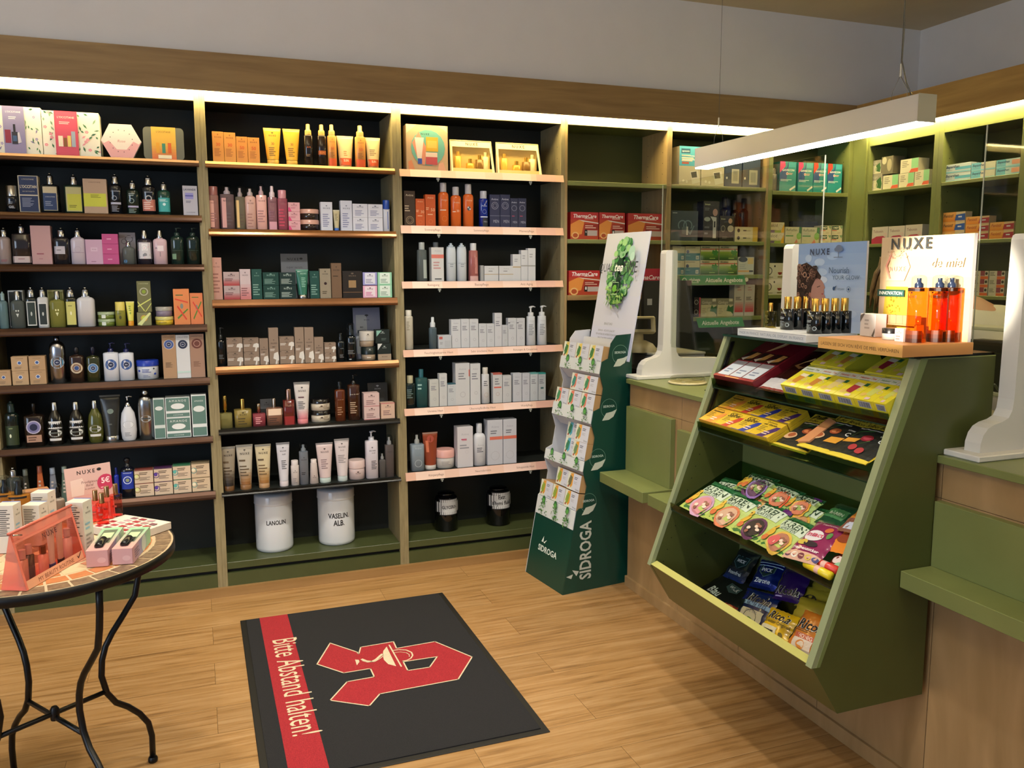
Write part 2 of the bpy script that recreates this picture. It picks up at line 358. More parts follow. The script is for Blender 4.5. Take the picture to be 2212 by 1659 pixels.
def K_jar(w,h,d,o):
    t=thing(o.get('nm','cream_jar'),None,None); r=w/2; lf=o.get('lf',.38); hb=h*(1-lf); g=G()
    g.lathe([(r*.88,0),(r*.96,h*.03),(r*.96,hb*.92),(r*.9,hb)],M_(o['c']),seg=28); sf=Sf(w,hb,lambda u,v,e:((u-.5)*w*.95,-r*.965*math.sqrt(max(0,1-((u-.5)*1.95)**2))-e,v*hb),10)
    pr(g,sf,[o.get('p')]); g.obj('jar_body',t)
    g=G(); g.lathe([(r,hb),(r,h*.97),(r*.95,h)],M_(o.get('cc','#eee')),seg=28); pr(g,Sf(w,h-hb,lambda u,v,e:((u-.5)*w*.95,-r*math.sqrt(max(0,1-((u-.5)*1.9)**2))-e,hb+v*(h-hb)),10),[o.get('lp')]); g.obj('lid',t); return t,w
def K_pouch(w,h,d,o):  # clear fronted gift pouch with four minis
    t=thing('gift_pouch',None,None); d=.05; g=G(); c=M_('#e6d3a0'); b=.006
    top=.8
    fr=lambda x,v:(x*(1-.06*v),-d/2+(.04*v),v*h)
    g.tube([fr(-w/2,0),fr(-w/2,1),fr(w/2,1),fr(w/2,0),fr(-w/2,0)],.0035,c,6)
    sf=Sf(w,h,lambda u,v,e:((u-.5)*w*(1-.06*v),-d/2+.04*v-e,v*h)); pr(g,sf,[R(0,top,1,1,'#efe0b4'),R(0,0,1,.12,'#d7b777'),R(0,0,.05,1,'#efe0b4'),R(.95,0,1,1,'#efe0b4'),T(.52,.9,.3,'#5a4a2a','NUXE','bw')])
    g.box(-w/2,-d/2,0,w/2,d/2,.002,c); g.box(-w*.46,d/2-.002,0,w*.46,d/2,h*.98,c); g.obj('pouch_frame',t)
    g=G(); pr(g,sf,[R(.05,.12,.95,top,gl('#fff6dc'))]); g.obj('clear_window',t)
    for i,(x,c2,hh,k) in enumerate([(-.3,'#e0b45c',.6,'t'),(-.02,'#c99b35',.35,'b'),(.2,'#7a5a30',.5,'b'),(.33,'#efe2cf',.62,'t')]):
        g=G(); r=w*.07 if k=='t' else w*.09
        g.lathe([(r,0),(r,h*hh*.8),(r*.4,h*hh*.82),(r*.4,h*hh*.84)],M_(c2),(x*w,.008,.003),14,.6,3); g.lathe([(r*.45,0),(r*.45,h*.14)],M_(GLD if k=='b' else c2),(x*w,.008,h*hh*.84),10); g.obj('mini_product',t)
    return t,d
KIND={'box':(K_box,'box'),'card':(K_card,'card'),'hex':(K_hex,'gift box'),'tin':(K_tin,'tin'),'bot':(K_bot,'bottle'),'tube':(K_tube,'tube'),'jar':(K_jar,'jar'),'pouch':(K_pouch,'gift pouch')}
LAB={}; CNT=[0]
ORD=['first','second','third','fourth','fifth','sixth','seventh','eighth']
def reg(lst,loc):
    """lst of (root,desc,cat,extra): unique labels for one shelf"""
    by={}
    for it in lst: by.setdefault((it[1],it[3]),[]).append(it)
    names={}
    for it in lst: names.setdefault(it[1],0); names[it[1]]+=1
    for (desc,ex),its in by.items():
        n=len(its)
        for i,(root,_,cat,_x) in enumerate(its):
            p='' if n==1 else (['left one','right one'][i] if n==2 else ['left one','middle one','right one'][i] if n==3 else ORD[i]+' from left')
            if ex: p=(ex+' '+(p.replace(' one','') if p else '')).strip()+' one'
            lb=', '.join(q for q in (desc,p,loc) if q)
            if len(lb.split())>16 or lb in LAB: print('LABELCHECK',len(lb.split()),lb)
            LAB[lb]=1; tag(root,lb,cat,(desc+'s, '+loc) if names[desc]>1 else None)
def row(z,loc,items,yf=.014,ax=1,sx=.985):
    lst=[]
    for it in items:
        x0,x1,yt,k,desc=it[:5]; o=it[5] if len(it)>5 else {}; pv=yf+o.get('dy',0)
        xc=(x0+x1)/2; P=on(xc,yt,ax,pv); B=P.copy(); B.z=z; yb=prj(B)[1]; ym=(yt+yb)/2
        a,b=on(x0,ym,ax,pv),on(x1,ym,ax,pv); i=1-ax; w=abs(b[i]-a[i])*sx; h=P.z-z; c=(a[i]+b[i])/2; n=o.get('n',1)
        z0=z
        if 'yb' in o: z0=on(xc,o['yb'],ax,pv).z; h=P.z-z0
        for s in range(n):
            CNT[0]+=1; root,d=KIND[k][0](w,h/n-.0006,o.get('d'),dict(o,n=o.get('sq',2.4)) if k=='bot' else o)
            if ax==1: root.location=(c,pv+d/2,z0+s*h/n); 
            else: root.location=(pv+d/2,c,z0+s*h/n); root.rotation_euler=(0,0,-PI/2)
            if o.get('rz'): root.rotation_euler.z+=o['rz']
            ex='' if n==1 else (['lower','upper'][s] if n==2 else ['bottom','mid-height','top'][s])
            lst.append((root,desc,KIND[k][1],ex))
    reg(lst,loc)
def NXB(c='#6a6a6a',c2=None,y=.8,w=.55,n=5): return [NX(c,y,w),L(.12,.2,.9,.5,n,c2 or c)]
# ---------------- the room ----------------
g=G(); g.box(-4.2,-7,-.05,4.6,.4,0,floor_mat()); g.obj('floor',kind='structure')
g=G(); g.box(-4.2,-7,3.09,4.8,.4,3.15,CEILM); g.obj('ceiling',kind='structure')
g=G(); g.box(-4.2,.31,0,4.8,.36,3.09,WALLM); g.box(-4.2,.0,2.595,4.34,.31,3.09,WALLM); g.obj('wall_back',kind='structure')
g=G(); g.box(4.34,-7,0,4.4,.31,3.09,WALLM); g.obj('wall_right',kind='structure')
g=G(); g.box(-4.2,-7,0,-4.14,.31,3.09,WALLM); g.obj('wall_left',kind='structure')
g=G(); g.box(-1.9,-.05,2.422,3.823,-.001,2.594,WOODH); g.obj('trim_1',kind='structure')
g=G(); g.box(3.823,-4.2,2.422,3.872,-.05,2.594,WOODHY); g.box(3.872,-4.2,2.57,4.34,-.0,2.594,WOODHY); g.obj('trim_2',kind='structure')
g=G(); g.box(-1.9,-.02,0,1.93,.02,.046,noisy('oak_skirting','#8f6c40','#a07c4e',4,.4,0,0,(.6,9,9))); g.obj('baseboard_back',kind='structure')
# LED strips under the two fascias
LEDW=mt('#ffe6a0',.5,0,0,25)
g=G(); g.box(-1.88,-.044,2.4165,3.76,-.006,2.4215,LEDW); g.obj('light_strip',label='long warm light strip under the wooden fascia of the back wall shelving',cat='light strip')
g=G(); g.box(3.829,-3.9,2.4165,3.867,-.11,2.4215,LEDW); g.obj('light_strip',label='warm light strip under the wooden fascia of the right-hand wall',cat='light strip')
# ---------------- shelving bays ----------------
RAILC={'c1':noisy('brown_metal_rail','#452f24','#4c362a',8,.33,0,0,metal=.7),'c2':noisy('bronze_metal_rail','#795234','#80593a',8,.28,0,0,metal=.85),
 'k':mt('#15130f',.22,.2),'p':mt('#d6aa94',.45),'p2':mt('#dd9c8c',.45),'g':GREEN,'w':WOODH}
def lip(g,x0,x1,zt,zb,m,ty):
    h=zt-zb
    if ty=='r': P=[(.0,zt),(-.006,zt-.001),(-.016,zt-h*.42),(-.02,zt-h*.72),(-.0205,zt-h*.86),(-.017,zb),(-.012,zb),(.0,zb+h*.3)]
    else: P=[(.0,zt),(-.004,zt),(-.016,zb),(-.012,zb),(.0,zb+.01)]
    g.prism(P,0,x0,x1,m,False)
def bay(nm,lab,x0,x1,shelves,side,back,ts,depth=.30,base=None,railty='r',shm=None,right=None,zt=2.385,inner=None):
    """shelves: (top z, bottom z, rail material key)"""
    t=thing('shelving_unit',lab,'shelving unit',(x0,0,0)); X=x1-x0; sm=right or side
    for a,b,m in ((0,ts,side),(X-ts,X,sm)):
        g=G(); g.box(a,0,.0,b,depth,2.46,m,.001)
        for k in range(34):   # shelf pin holes
            for yy in (.05,.22): zz=.35+k*.06; s=b+.0003 if a==0 else a-.0003; g.add([(s,yy-.0025,zz-.0025),(s,yy+.0025,zz-.0025),(s,yy+.0025,zz+.0025),(s,yy-.0025,zz+.0025)],[(0,1,2,3)],mt('#1a1a12'))
        g.obj('side_panel',t)
    g=G(); g.box(ts,depth-.01,.05,X-ts,depth,2.46,back); g.obj('back_panel',t)
    g=G(); g.box(ts,.002,zt,X-ts,.022,2.46,side if side is GREEN else noisy('led_brightened_rail','#bdb58a','#c6be94',4,.4)); g.box(ts,.022,zt+.004,X-ts,depth-.01,zt+.02,GBACK if railty!='g' else GREEND); g.obj('top_rail',t)  # LED glow on the non-green rails is put into their pale colour
    if base:
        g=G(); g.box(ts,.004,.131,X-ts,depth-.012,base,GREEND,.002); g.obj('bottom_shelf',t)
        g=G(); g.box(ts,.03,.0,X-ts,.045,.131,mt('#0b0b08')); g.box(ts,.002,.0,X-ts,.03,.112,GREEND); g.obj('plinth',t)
    for (a,b,k) in shelves:
        g=G(); m=shm or GBACK; g.box(ts+.001,.0,max(b+.004,a-.024),X-ts-.001,depth-.012,a,m)
        if railty=='g': g.box(ts+.001,-.001,b,X-ts-.001,.012,a,RAILC[k],.002); g.obj('shelf',t); continue
        s=g.obj('shelf',t); g=G()
        if k=='p': lip(g,ts*.5,X-ts*.5,a,b,RAILC['p'],'f')
        else: lip(g,ts*.6,X-ts*.6,a,b,RAILC[k],'r')
        r=g.obj('price_rail',s)
    return t
D1=.0235
bay('b1','tall leftmost shelving bay with dark back and brown metal shelf rails',-.873,.060,[(2.115,2.085,'c1'),(1.865,1.832,'c1'),(1.638,1.605,'c1'),(1.355,1.32,'c1'),(1.10,1.065,'c1'),(.813,.782,'c1'),(.54,.502,'c1')],EDGEW,GBACK,D1,base=.167)
bay('b2','second shelving bay from left with bronze rails and black lower rails',.060,.983,[(2.115,2.084,'c2'),(1.804,1.769,'c2'),(1.470,1.432,'c2'),(1.149,1.111,'c2'),(.841,.815,'k'),(.526,.507,'k')],EDGEW,GBACK,D1,base=.167)
b3=bay('b3','third shelving bay from left with pale pink label rails',.983,1.908,[(2.114,2.077,'p'),(1.834,1.794,'p'),(1.55,1.515,'p'),(1.197,1.161,'p'),(.888,.852,'p'),(.545,.503,'p')],EDGEW,GBACK,D1,base=.167)
bay('b4','fourth shelving bay from left, narrow with green shelves and red cartons',1.908,2.556,[(2.088,2.063,'g'),(1.775,1.752,'g'),(1.468,1.44,'w')],WOOD,GBACK2,.0155,base=.167,railty='g',shm=GREEN)
bay('b5','fifth shelving bay from left behind the till, wood sides and green shelves',2.556,3.235,[(2.09,2.068,'g'),(1.773,1.75,'g'),(1.578,1.553,'g'),(1.33,1.305,'g')],WOOD,GBACK2,.0155,base=.167,railty='g',shm=GREEN)
bay('b6','sixth shelving bay from left, green, in the room corner',3.235,3.86,[(2.076,2.052,'g'),(1.766,1.743,'g'),(1.455,1.432,'g')],GREEN,GBACK2,.03,base=.167,railty='g',shm=GREEN)
# end panel carrying the shelving on beyond the frame
g=G(); g.box(-1.88,0,0,-.875,.3,2.46,EDGEW); g.obj('shelving_end_panel',label='oak end panel closing the shelving at its left end',cat='panel')
# pink rails: printed strips and words
WD=[[],['Sonnenpflege','Sommerpflege','Männerpflege'],['Reinigung','Basispflege','Anti Aging'],['Feuchtigkeitsarme Haut','Sehr trockene Haut','Rötungen & Couperose'],['Unreine Haut','Überempfindliche Haut','Wundpflege'],['Körperpflege','Neurodermitis','Schuppende Haut']]
rails=[c for s in b3.children if s.name.startswith('shelf') for c in s.children]
for rl,ws,(zt,zb) in zip(rails,WD,[(2.114,2.077),(1.834,1.794),(1.55,1.515),(1.197,1.161),(.888,.852),(.545,.503)]):
    g=G(); Wd=.80; H=zt-zb
    sf=Sf(Wd,H,lambda u,v,e,zt=zt,zb=zb,H=H:(.065+u*Wd,-.0165+.0125*v-.0015-e,zb+v*H))
    ops=[R(0,0,1,1,'#dcb8a6')]
    for i,x in enumerate((.0,.3,.62)): ops.append(R(x,.0,x+.2,1,('#e4c6b6','#e0c0b4','#e2c4b8')[i]))
    ops.append(R(.86,0,1,1,'#d2a698'))
    for i,wd in enumerate(ws): ops.append(T((.14,.47,.79)[i] if len(wd)<15 else (.17,.47,.78)[i],.5,len(wd)*.0088,'#7a5a4c',wd,'r'))
    pr(g,sf,ops); g.obj('label_strip',rl)
    for x in (.21,.72):
        g=G(); g.box(x-.008,-.012,zb-.012,x+.008,-.009,zb,mt('#9aa09a')); g.box(x-.003,-.014,zb-.02,x+.003,-.008,zb-.004,mt('#9aa09a')); g.obj('rail_clip',rl)
# right-hand wall shelving
def rbay(lab,ya,yb,shelves):
    t=thing('shelving_unit',lab,'shelving unit',(3.873,ya,0),(0,0,-PI/2)); X=ya-yb
    for a,b in ((0,.032),(X-.032,X)):
        g=G(); g.box(a,0,0,b,.30,2.46,GREEN,.001)
        for k in range(34):
            s=b+.0003 if a==0 else a-.0003; zz=.35+k*.06; g.add([(s,.0475,zz-.0025),(s,.0525,zz-.0025),(s,.0525,zz+.0025),(s,.0475,zz+.0025)],[(0,1,2,3)],mt('#1a1a12'))
        g.obj('side_panel',t)
    g=G(); g.box(.03,.29,.05,X-.03,.30,2.46,GBACK2); g.obj('back_panel',t)
    g=G(); g.box(.032,.001,2.345,X-.032,.02,2.46,GREEN); g.obj('top_rail',t)
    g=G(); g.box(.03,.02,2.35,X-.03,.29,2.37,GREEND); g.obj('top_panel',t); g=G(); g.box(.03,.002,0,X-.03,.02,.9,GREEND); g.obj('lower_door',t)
    for a in shelves: g=G(); g.box(.033,.0,a-.02,X-.033,.285,a,GREEN,.002); g.obj('shelf',t)
g=G(); g.box(3.86,-.105,0,3.89,.3,2.46,GREEN); g.obj('trim_3',kind='structure')
rbay('green corner bay of the right-hand wall shelving beside the room corner',-.09,-.633,[2.079,1.76,1.467])
rbay('green bay of the right-hand wall next to the corner bay',-.633,-1.17,[2.079,1.76,1.467])
rbay('green bay of the right-hand wall at the right picture edge',-1.17,-1.71,[2.079,1.76,1.467])
rbay('far right green bay, seen only low behind the white stand',-1.71,-2.25,[2.079,1.76,1.467])
# ---------------- products on the back wall ----------------
def leafy(seed,x0=0,x1=1,pink=1,n=16):
    r=random.Random(seed); o=[]
    for i in range(n):
        x=x0+(x1-x0)*r.random(); y=r.random(); a=r.random()*6.28; l=.06+.07*r.random(); w=.018
        dx,dy=math.cos(a)*l,math.sin(a)*l*1.1; nx,ny=-math.sin(a)*w,math.cos(a)*w*1.2; cl=lambda p:(min(x1,max(x0,p[0])),min(1,max(0,p[1])))
        o.append(PG([cl(p) for p in ((x,y),(x+dx*.5+nx,y+dy*.5+ny),(x+dx,y+dy),(x+dx*.5-nx,y+dy*.5-ny))],r.choice(['#3f7a58','#5c9469','#2f6a50','#86a98c','#e79bb0' if pink else '#8f86b8'])))
    for i in range(4 if pink else 2):
        x=x0+.04+(x1-x0-.08)*r.random(); y=.1+.8*r.random()
        for k in range(5): o.append(E(x+.02*math.cos(k*1.256),y+.02*math.sin(k*1.256),.014,.014,'#eaa0b4' if pink else '#a49bcf'))
    return o
OC=lambda c,y=.86,w=.6:[T(.5,y,w,c,"L'OCCITANE",'r')]
row(2.115,'top shelf of leftmost bay',[
 (-8,90.5,230,'box','white floral gift box with lavender band',{'nm':'gift_box','c':'#f1efe9','d':.11,'p':[leafy(3,0,.14,0,7),leafy(4,.64,1,0,14),R(.15,0,.63,1,'#8d86b8'),T(.39,.88,.34,'#f3eef6',"L'OCCITANE",'r'),L(.28,.72,.52,.79,2,'#e9e4f3'),R(.18,.22,.31,.5,'#8a2a44'),R(.33,.2,.46,.46,'#2b2a3c'),R(.35,.26,.44,.38,'#3c5a8a'),R(.37,.46,.42,.62,'#1c1b26'),PG([(.46,.22),(.54,.24),(.5,.46),(.46,.44)],'#c8c4dc')]}),
 (91,216,241,'box','white floral gift box with pink band',{'nm':'gift_box','c':'#f4f1ea','d':.11,'p':[leafy(1,0,.22,1,13),leafy(9,.62,1,1,20),R(.22,0,.62,1,'#d24a68'),R(.24,.02,.6,.98,'#d65472'),T(.42,.86,.3,'#ffe9ea',"L'OCCITANE",'r'),L(.3,.7,.56,.77,2,'#f9d8dc'),R(.27,.2,.35,.44,'#f2e6d8'),R(.36,.2,.42,.4,'#8a5a34'),R(.43,.2,.49,.45,'#e8d27a'),R(.5,.2,.57,.55,'#a5b2cc')]}),
 (217,306,268,'hex','white and pink hexagonal gift box',{'c':'#f3e8e8','p':[PG([(.0,.5),(.23,0),(.77,0),(1,.5),(.93,.42),(.8,.5),(.62,.25),(.38,.25),(.2,.5),(.07,.42)],'#e7aebb')]+[E(.5+.28*math.cos(a*PI/6+.2),.5+.33*math.sin(a*PI/6+.2),.011,.011,'#39222a') for a in range(12)]+[T(.5,.5,.2,'#c98a98','Rose','ir')]}),
 (309,398,275,'tin','grey gift tin with yellow and orange sleeve',{'c':'#6d6f66','p':[GR(0,0,1,.5,'#e27c4e','#e0b24e'),T(.5,.86,.6,'#6b5326',"L'OCCITANE",'r'),R(.18,.2,.32,.52,'#e5a63a'),R(.42,.2,.56,.5,'#3f8a78'),R(.66,.2,.8,.52,'#d8662e'),R(.25,.03,.8,.14,'#f0e6d0')]})])
row(1.865,'second shelf of leftmost bay',[
 (10,38,400,'bot','black roll-on bottle with wide silver cap',{'nm':'rollon_bottle','c':'s#15181e','hb':.62,'cap':'cyl','cr':.85,'nk':.7,'p':[T(.5,.35,.5,'#c9ced6','GEL'),L(.25,.55,.75,.75,2,'#9aa0aa')]}),
 (40,84,379,'box','dark blue carton with cream border and big letters',{'c':'#d8ceb4','p':[R(.05,.02,.95,.98,'#24345e'),T(.5,.9,.6,'#d8ceb4',"L'OCCITANE",'r'),T(.5,.7,.84,'#e6dcc2',"L'OCCITAN",'bc'),T(.5,.57,.6,'#d8ceb4','EAU DE TOILETTE','r'),R(.05,.45,.95,.48,'#e6dcc2'),L(.15,.14,.85,.4,7,'#9aa3bd')]}),
 (88,127,373,'bot','dark square bottle with cream and blue label',{'c':'s#1a2228','sq':6,'hb':.74,'sh':.1,'cr':.36,'nk':.25,'lab':(.08,.98,'#d9cba6'),'p':[R(.1,.1,.86,.74,'#2a4170'),T(.5,.6,.55,'#dfe3ea',"L'OCCITAN",'r'),L(.2,.25,.7,.45,3,'#9aa6c0')]}),
 (137,180,376,'bot','green square bottle with yellow label',{'c':'s#20352a','sq':6,'hb':.76,'sh':.1,'cr':.34,'nk':.25,'lab':(.06,.98,'#c9c48c'),'p':[R(.16,.1,.88,.72,'#d7d84e'),L(.25,.2,.8,.32,2,'#7c7c2a')]}),
 (180,232,386,'box','beige carton with bright yellow band',{'c':'#c9ab90','p':[T(.5,.9,.5,'#8a6d58',"L'OCCITANE",'r'),R(0,.2,.95,.58,'#dce04c'),L(.3,.45,.8,.55,3,'#8f9028')]}),
 (235,263,376,'bot','black bottle with silver cap and round emblem',{'c':'s#14161c','cr':.55,'p':[T(.5,.86,.7,'#c4c8d2',"L'OCCITANE"),O(.4,.6,.16,.2,'#c4c8d2'),R(.1,.36,.9,.44,'#c4c4d8'),L(.15,.08,.85,.32,5,'#9a9cac')]}),
 (272,301,390,'bot','dark green bottle with lilac stripe',{'c':'s#17271f','cr':.5,'p':[L(.2,.8,.8,.95,2,'#b8c4bc'),O(.4,.6,.16,.2,'#b8c4bc'),R(.1,.3,.9,.38,'#b9b2d2'),L(.15,.05,.85,.26,4,'#94a89c')]}),
 (305,336,379,'bot','black bottle with coral pink label',{'c':'s#141418','cr':.55,'lab':(.14,.58,'#c97a6a',.05,.95),'p':[O(.5,.62,.16,.24,'#b8b8b8'),T(.5,.86,.6,'#c4c8d2',"L'OCCITANE"),L(.12,.2,.9,.5,4,'#f0cfc4')]}),
 (340,368,393,'bot','green bottle with turquoise label',{'c':'s#1e4536','cr':.5,'lab':(.14,.78,'#3fa7a5',.05,.95),'p':[E(.5,.48,.12,.12,'#d5eeee'),L(.12,.6,.9,.72,3,'#d5eeee')]}),
 (395,427,401,'box','pale grey carton with blue lavender print',{'c':'#b4b2bd','p':[T(.48,.87,.84,'#3a4058','LAVANDE'),R(.16,.55,.72,.76,'#8f8cc8'),R(.16,.64,.72,.68,'#4a4f9a'),L(.2,.42,.7,.5,2,'#5a5f78'),T(.5,.1,.6,'#6a6a78',"L'OCCITANE",'r')]})])
row(1.638,'third shelf of leftmost bay',[
 (-6,22,492,'bot','frosted pale pink bottle at left edge',{'c':'#a99a98','cr':.5,'p':[L(.2,.1,.9,.2,2,'#a0505a')]}),
 (24,66,484,'bot','dark clear square bottle with white label',{'c':'s#2c2526','sq':6,'hb':.8,'sh':.08,'cr':.32,'nk':.3,'p':[R(.02,.05,.98,.27,'#d7c6c6'),L(.3,.16,.8,.2,1,'#8a3a48')]}),
 (67,111,487,'box','tall pale pink carton',{'c':'#cfa5a5','p':[L(.25,.24,.75,.3,1,'#a0505e'),L(.35,.12,.65,.16,1,'#b88088')]}),
 (114,150,492,'bot','dark clear bottle with small white label',{'c':'s#262428','cr':.45,'sq':3.5,'p':[R(.05,.42,.72,.74,'#c9c4ce'),L(.2,.55,.6,.62,1,'#6a6a70')]}),
 (151,184,493,'bot','white lotion bottle with silver cap',{'c':'#cfc4d2','cr':.42,'sq':3,'sh':.18,'p':[O(.5,.65,.2,.22,'#b9a9bd'),R(.1,.5,.9,.52,'#a895ac')]}),
 (185,222,517,'box','small lilac pink carton',{'c':'#cfaac4','p':[R(.3,.52,.7,.68,'#dcc0d4'),T(.5,.6,.26,'#9a6a8a','ROSE','r'),L(.3,.08,.7,.14,1,'#9a6a8a')]}),
 (221,256,505,'box','magenta carton',{'c':'#c4528c','n':3,'p':[L(.3,.4,.7,.6,1,'#e6a8c8')]}),
 (258,294,502,'box','grey carton with dark scroll print',{'c':'#7f7d86','dy':.05,'p':[O(.6,.8,.2,.24,'#3a3840'),O(.3,.72,.14,.17,'#3a3840'),T(.6,.88,.4,'#d8d8e0',"L'OCCITANE",'r')]}),
 (263,291,520,'bot','small clear bottle with silver stopper',{'c':'g#9aa09c','cr':.36,'sh':.2,'liq':'l#7c8278','p':[E(.25,.2,.14,.14,'#3f6f9c')]}),
 (296,328,497,'bot','dark bottle with white flower patterned label',{'c':'s#2a2630','cr':.4,'cap':'cyl','lab':(.24,.96,'#d2cfd4',.02,.98),'p':[R(.3,.6,.72,.9,'#f0eef0'),O(.5,.72,.16,.17,'#7a7a80'),leafy(6,.05,.95,1,0),PG([(.1,.3),(.5,.5),(.9,.4),(.5,.36)],'#8a8a90')]}),
 (330,361,497,'bot','pink flower patterned bottle with silver cap',{'c':'#d3b4bc','cr':.38,'cap':'cyl','sq':3,'p':[R(.3,.58,.75,.82,'#eadade'),PG([(.1,.3),(.5,.55),(.95,.4),(.5,.34)],'#8f7f86'),PG([(.05,.5),(.2,.75),(.3,.7)],'#5a5058')]}),
 (368,397,490,'bot','dark green pump bottle',{'nm':'pump_bottle','c':'s#1d2f28','cap':'pump','cc':'#2a3a35','cr':.4,'p':[R(.1,.55,.9,.56,'#4a5f54'),R(.1,.2,.4,.42,'#6f8f6f')]}),
 (402,431,490,'bot','dark green pump bottle',{'nm':'pump_bottle','c':'s#17251f','cap':'pump','cc':'#22302c','cr':.4,'p':[R(.1,.55,.9,.56,'#3f5248')]})])
row(1.355,'fourth shelf of leftmost bay',[
 (-4,16,630,'bot','pale blue glass bottle at left edge',{'c':'l#8fb3ba','cr':.45,'cc':'#9ab8bc'}),
 (19,52,627,'box','carton with white and dark frame',{'c':'#cdd2d6','dy':.06,'p':[R(.06,.04,.94,.96,'#222a2c')]}),
 (21,53,629,'bot','grey clear perfume bottle',{'nm':'perfume_bottle','c':'g#8f9a96','sq':4,'cr':.42,'sh':.16,'liq':'l#6f7a74','cap':'cyl','p':[PG([(.4,.6),(.6,.6),(.5,.45)],'#d8e0dc'),E(.42,.72,.05,.07,'#d8e0dc'),E(.58,.72,.05,.07,'#d8e0dc')]}),
 (55,79,621,'bot','dark bottle with white framed label',{'c':'s#1e2623','sq':5,'cr':.6,'sh':.1,'lab':(.08,.94,'#d7dad6',.08,.94),'p':[R(.16,.12,.86,.9,'#2c3a33'),E(.5,.5,.08,.22,'#c5cec8')]}),
 (80,104,621,'bot','white bottle with dark framed label',{'c':'#d2d4d4','sq':5,'cr':.55,'sh':.08,'lab':(.08,.86,'#e8eae8',.1,.9),'p':[R(.17,.11,.83,.83,'#26302e'),E(.5,.48,.08,.2,'#cfd6d2')]}),
 (104,139,626,'box','olive carton with pale frame',{'c':'#a9ac7c','dy':.06,'p':[R(.07,.05,.93,.95,'#7c8048')]}),
 (106,140,629,'bot','yellow green perfume bottle',{'nm':'perfume_bottle','c':'g#c9c96e','sq':4,'cr':.36,'sh':.12,'liq':'l#a5a53c','cap':'cyl','p':[PG([(.4,.6),(.6,.6),(.5,.45)],'#e6e6b0'),E(.42,.7,.05,.07,'#e6e6b0'),E(.58,.7,.05,.07,'#e6e6b0')]}),
 (141,164,621,'bot','dark bottle with pale yellow label',{'c':'s#23261c','sq':5,'cr':.7,'sh':.1,'lab':(.08,.92,'#cfcc74',.06,.96),'p':[E(.5,.5,.08,.2,'#f2f0cc'),L(.25,.74,.8,.8,1,'#7a783a')]}),
 (164,204,621,'bot','white bottle with rounded shoulders',{'c':'#d5d4d8','sq':3.5,'cr':.42,'sh':.16}),
 (209,248,674,'jar','low green jar with silver lid',{'c':'#6d8038','cc':'#9fb08c','lf':.4,'n':2,'p':[R(.25,.2,.5,1,'#dfe6da')]}),
 (248,271,652,'bot','yellow stick with olive body',{'nm':'cosmetic_stick','c':'#8f8f3a','hb':.66,'cap':'cyl','cr':.95,'cc':'#e0d06a','nk':.9,'sh':.03,'p':[E(.5,.55,.12,.2,'#4a4a20'),L(.2,.75,.8,.85,2,'#5a5a28')]}),
 (272,291,651,'tube','small yellow tube with orange cap',{'c':'#dcd860','cc':'#e8a030','ch':.2,'crimp':'#e6e09a','p':[L(.3,.5,.7,.8,3,'#7a9a3a'),E(.5,.4,.12,.14,'#8fb04a')]}),
 (297,327,607,'box','tall olive carton with ribbon print',{'c':'#76764e','yb':674,'dy':.002,'p':[T(.5,.92,.7,'#c8c8a0',"L'OCCITANE",'r'),O(.5,.66,.24,.32,'#b9b9a0'),E(.5,.66,.14,.14,'#8fa838'),PG([(0,.2),(1,.45),(1,.41),(0,.16)],'#d9e07a'),PG([(.5,0),(1,.3),(1,.26),(.56,0)],'#d9e07a'),PG([(0,.36),(.5,.05),(.46,.02),(0,.31)],'#d9e07a')]}),
 (296,327,674.5,'box','small olive carton with ribbon print',{'c':'#85855e','p':[O(.5,.55,.2,.24,'#e6b04a'),E(.5,.55,.18,.18,'#c9d84a'),PG([(0,.1),(.3,.0),(1,.9),(.9,1)],'#dfe6a0')]}),
 (335,373,663,'jar','lilac grey jar with silver lid',{'c':'#8a7f92','cc':'#a8a49a','yb':684,'lf':.4}),
 (334,376,684,'jar','yellow jar with pale lid',{'c':'#e0c23c','cc':'#cfc87a','lf':.4,'p':[L(.2,.3,.8,.6,1,'#8a7420')]}),
 (375,410,624,'box','large orange carton with coloured brush strokes',{'c':'#e58e56','p':[L(.15,.8,.8,.86,1,'#3f6a3a'),PG([(.1,.74),(.9,.64),(.9,.6),(.1,.7)],'#e0503a'),E(.5,.52,.1,.18,'#8a8f86'),PG([(.2,.2),(.85,.45),(.9,.42),(.25,.15)],'#5f8a3a'),PG([(.2,.5),(.75,.12),(.8,.16),(.25,.54)],'#dd4838')]}),
 (411,439,633,'box','smaller orange carton with coloured brush strokes',{'c':'#e58656','p':[L(.15,.84,.9,.9,1,'#5f7a3a'),E(.5,.55,.1,.2,'#8a8f86'),PG([(.2,.2),(.85,.75),(.9,.7),(.25,.15)],'#5f8a3a'),PG([(.2,.7),(.85,.22),(.9,.26),(.25,.74)],'#dd4838')]})])
KR=[T(.5,.86,.5,'#6a5844',"L'OCCITANE",'r'),E(.5,.55,.14,.14,'#dfe3ea'),E(.5,.55,.1,.1,'#3f5f9c'),L(.2,.12,.8,.3,2,'#8a745a')]
SB=lambda y,c,w=.34:[E(.5,y,w,w,'#d8dce4'),E(.5,y,w*.92,w*.92,c),E(.5,y,w*.5,w*.5,'#e6e8ee'),E(.5,y,w*.44,w*.44,'#1e2a4e'),T(.5,y+.0,w*.4,'#dfe3ee','BIO')]
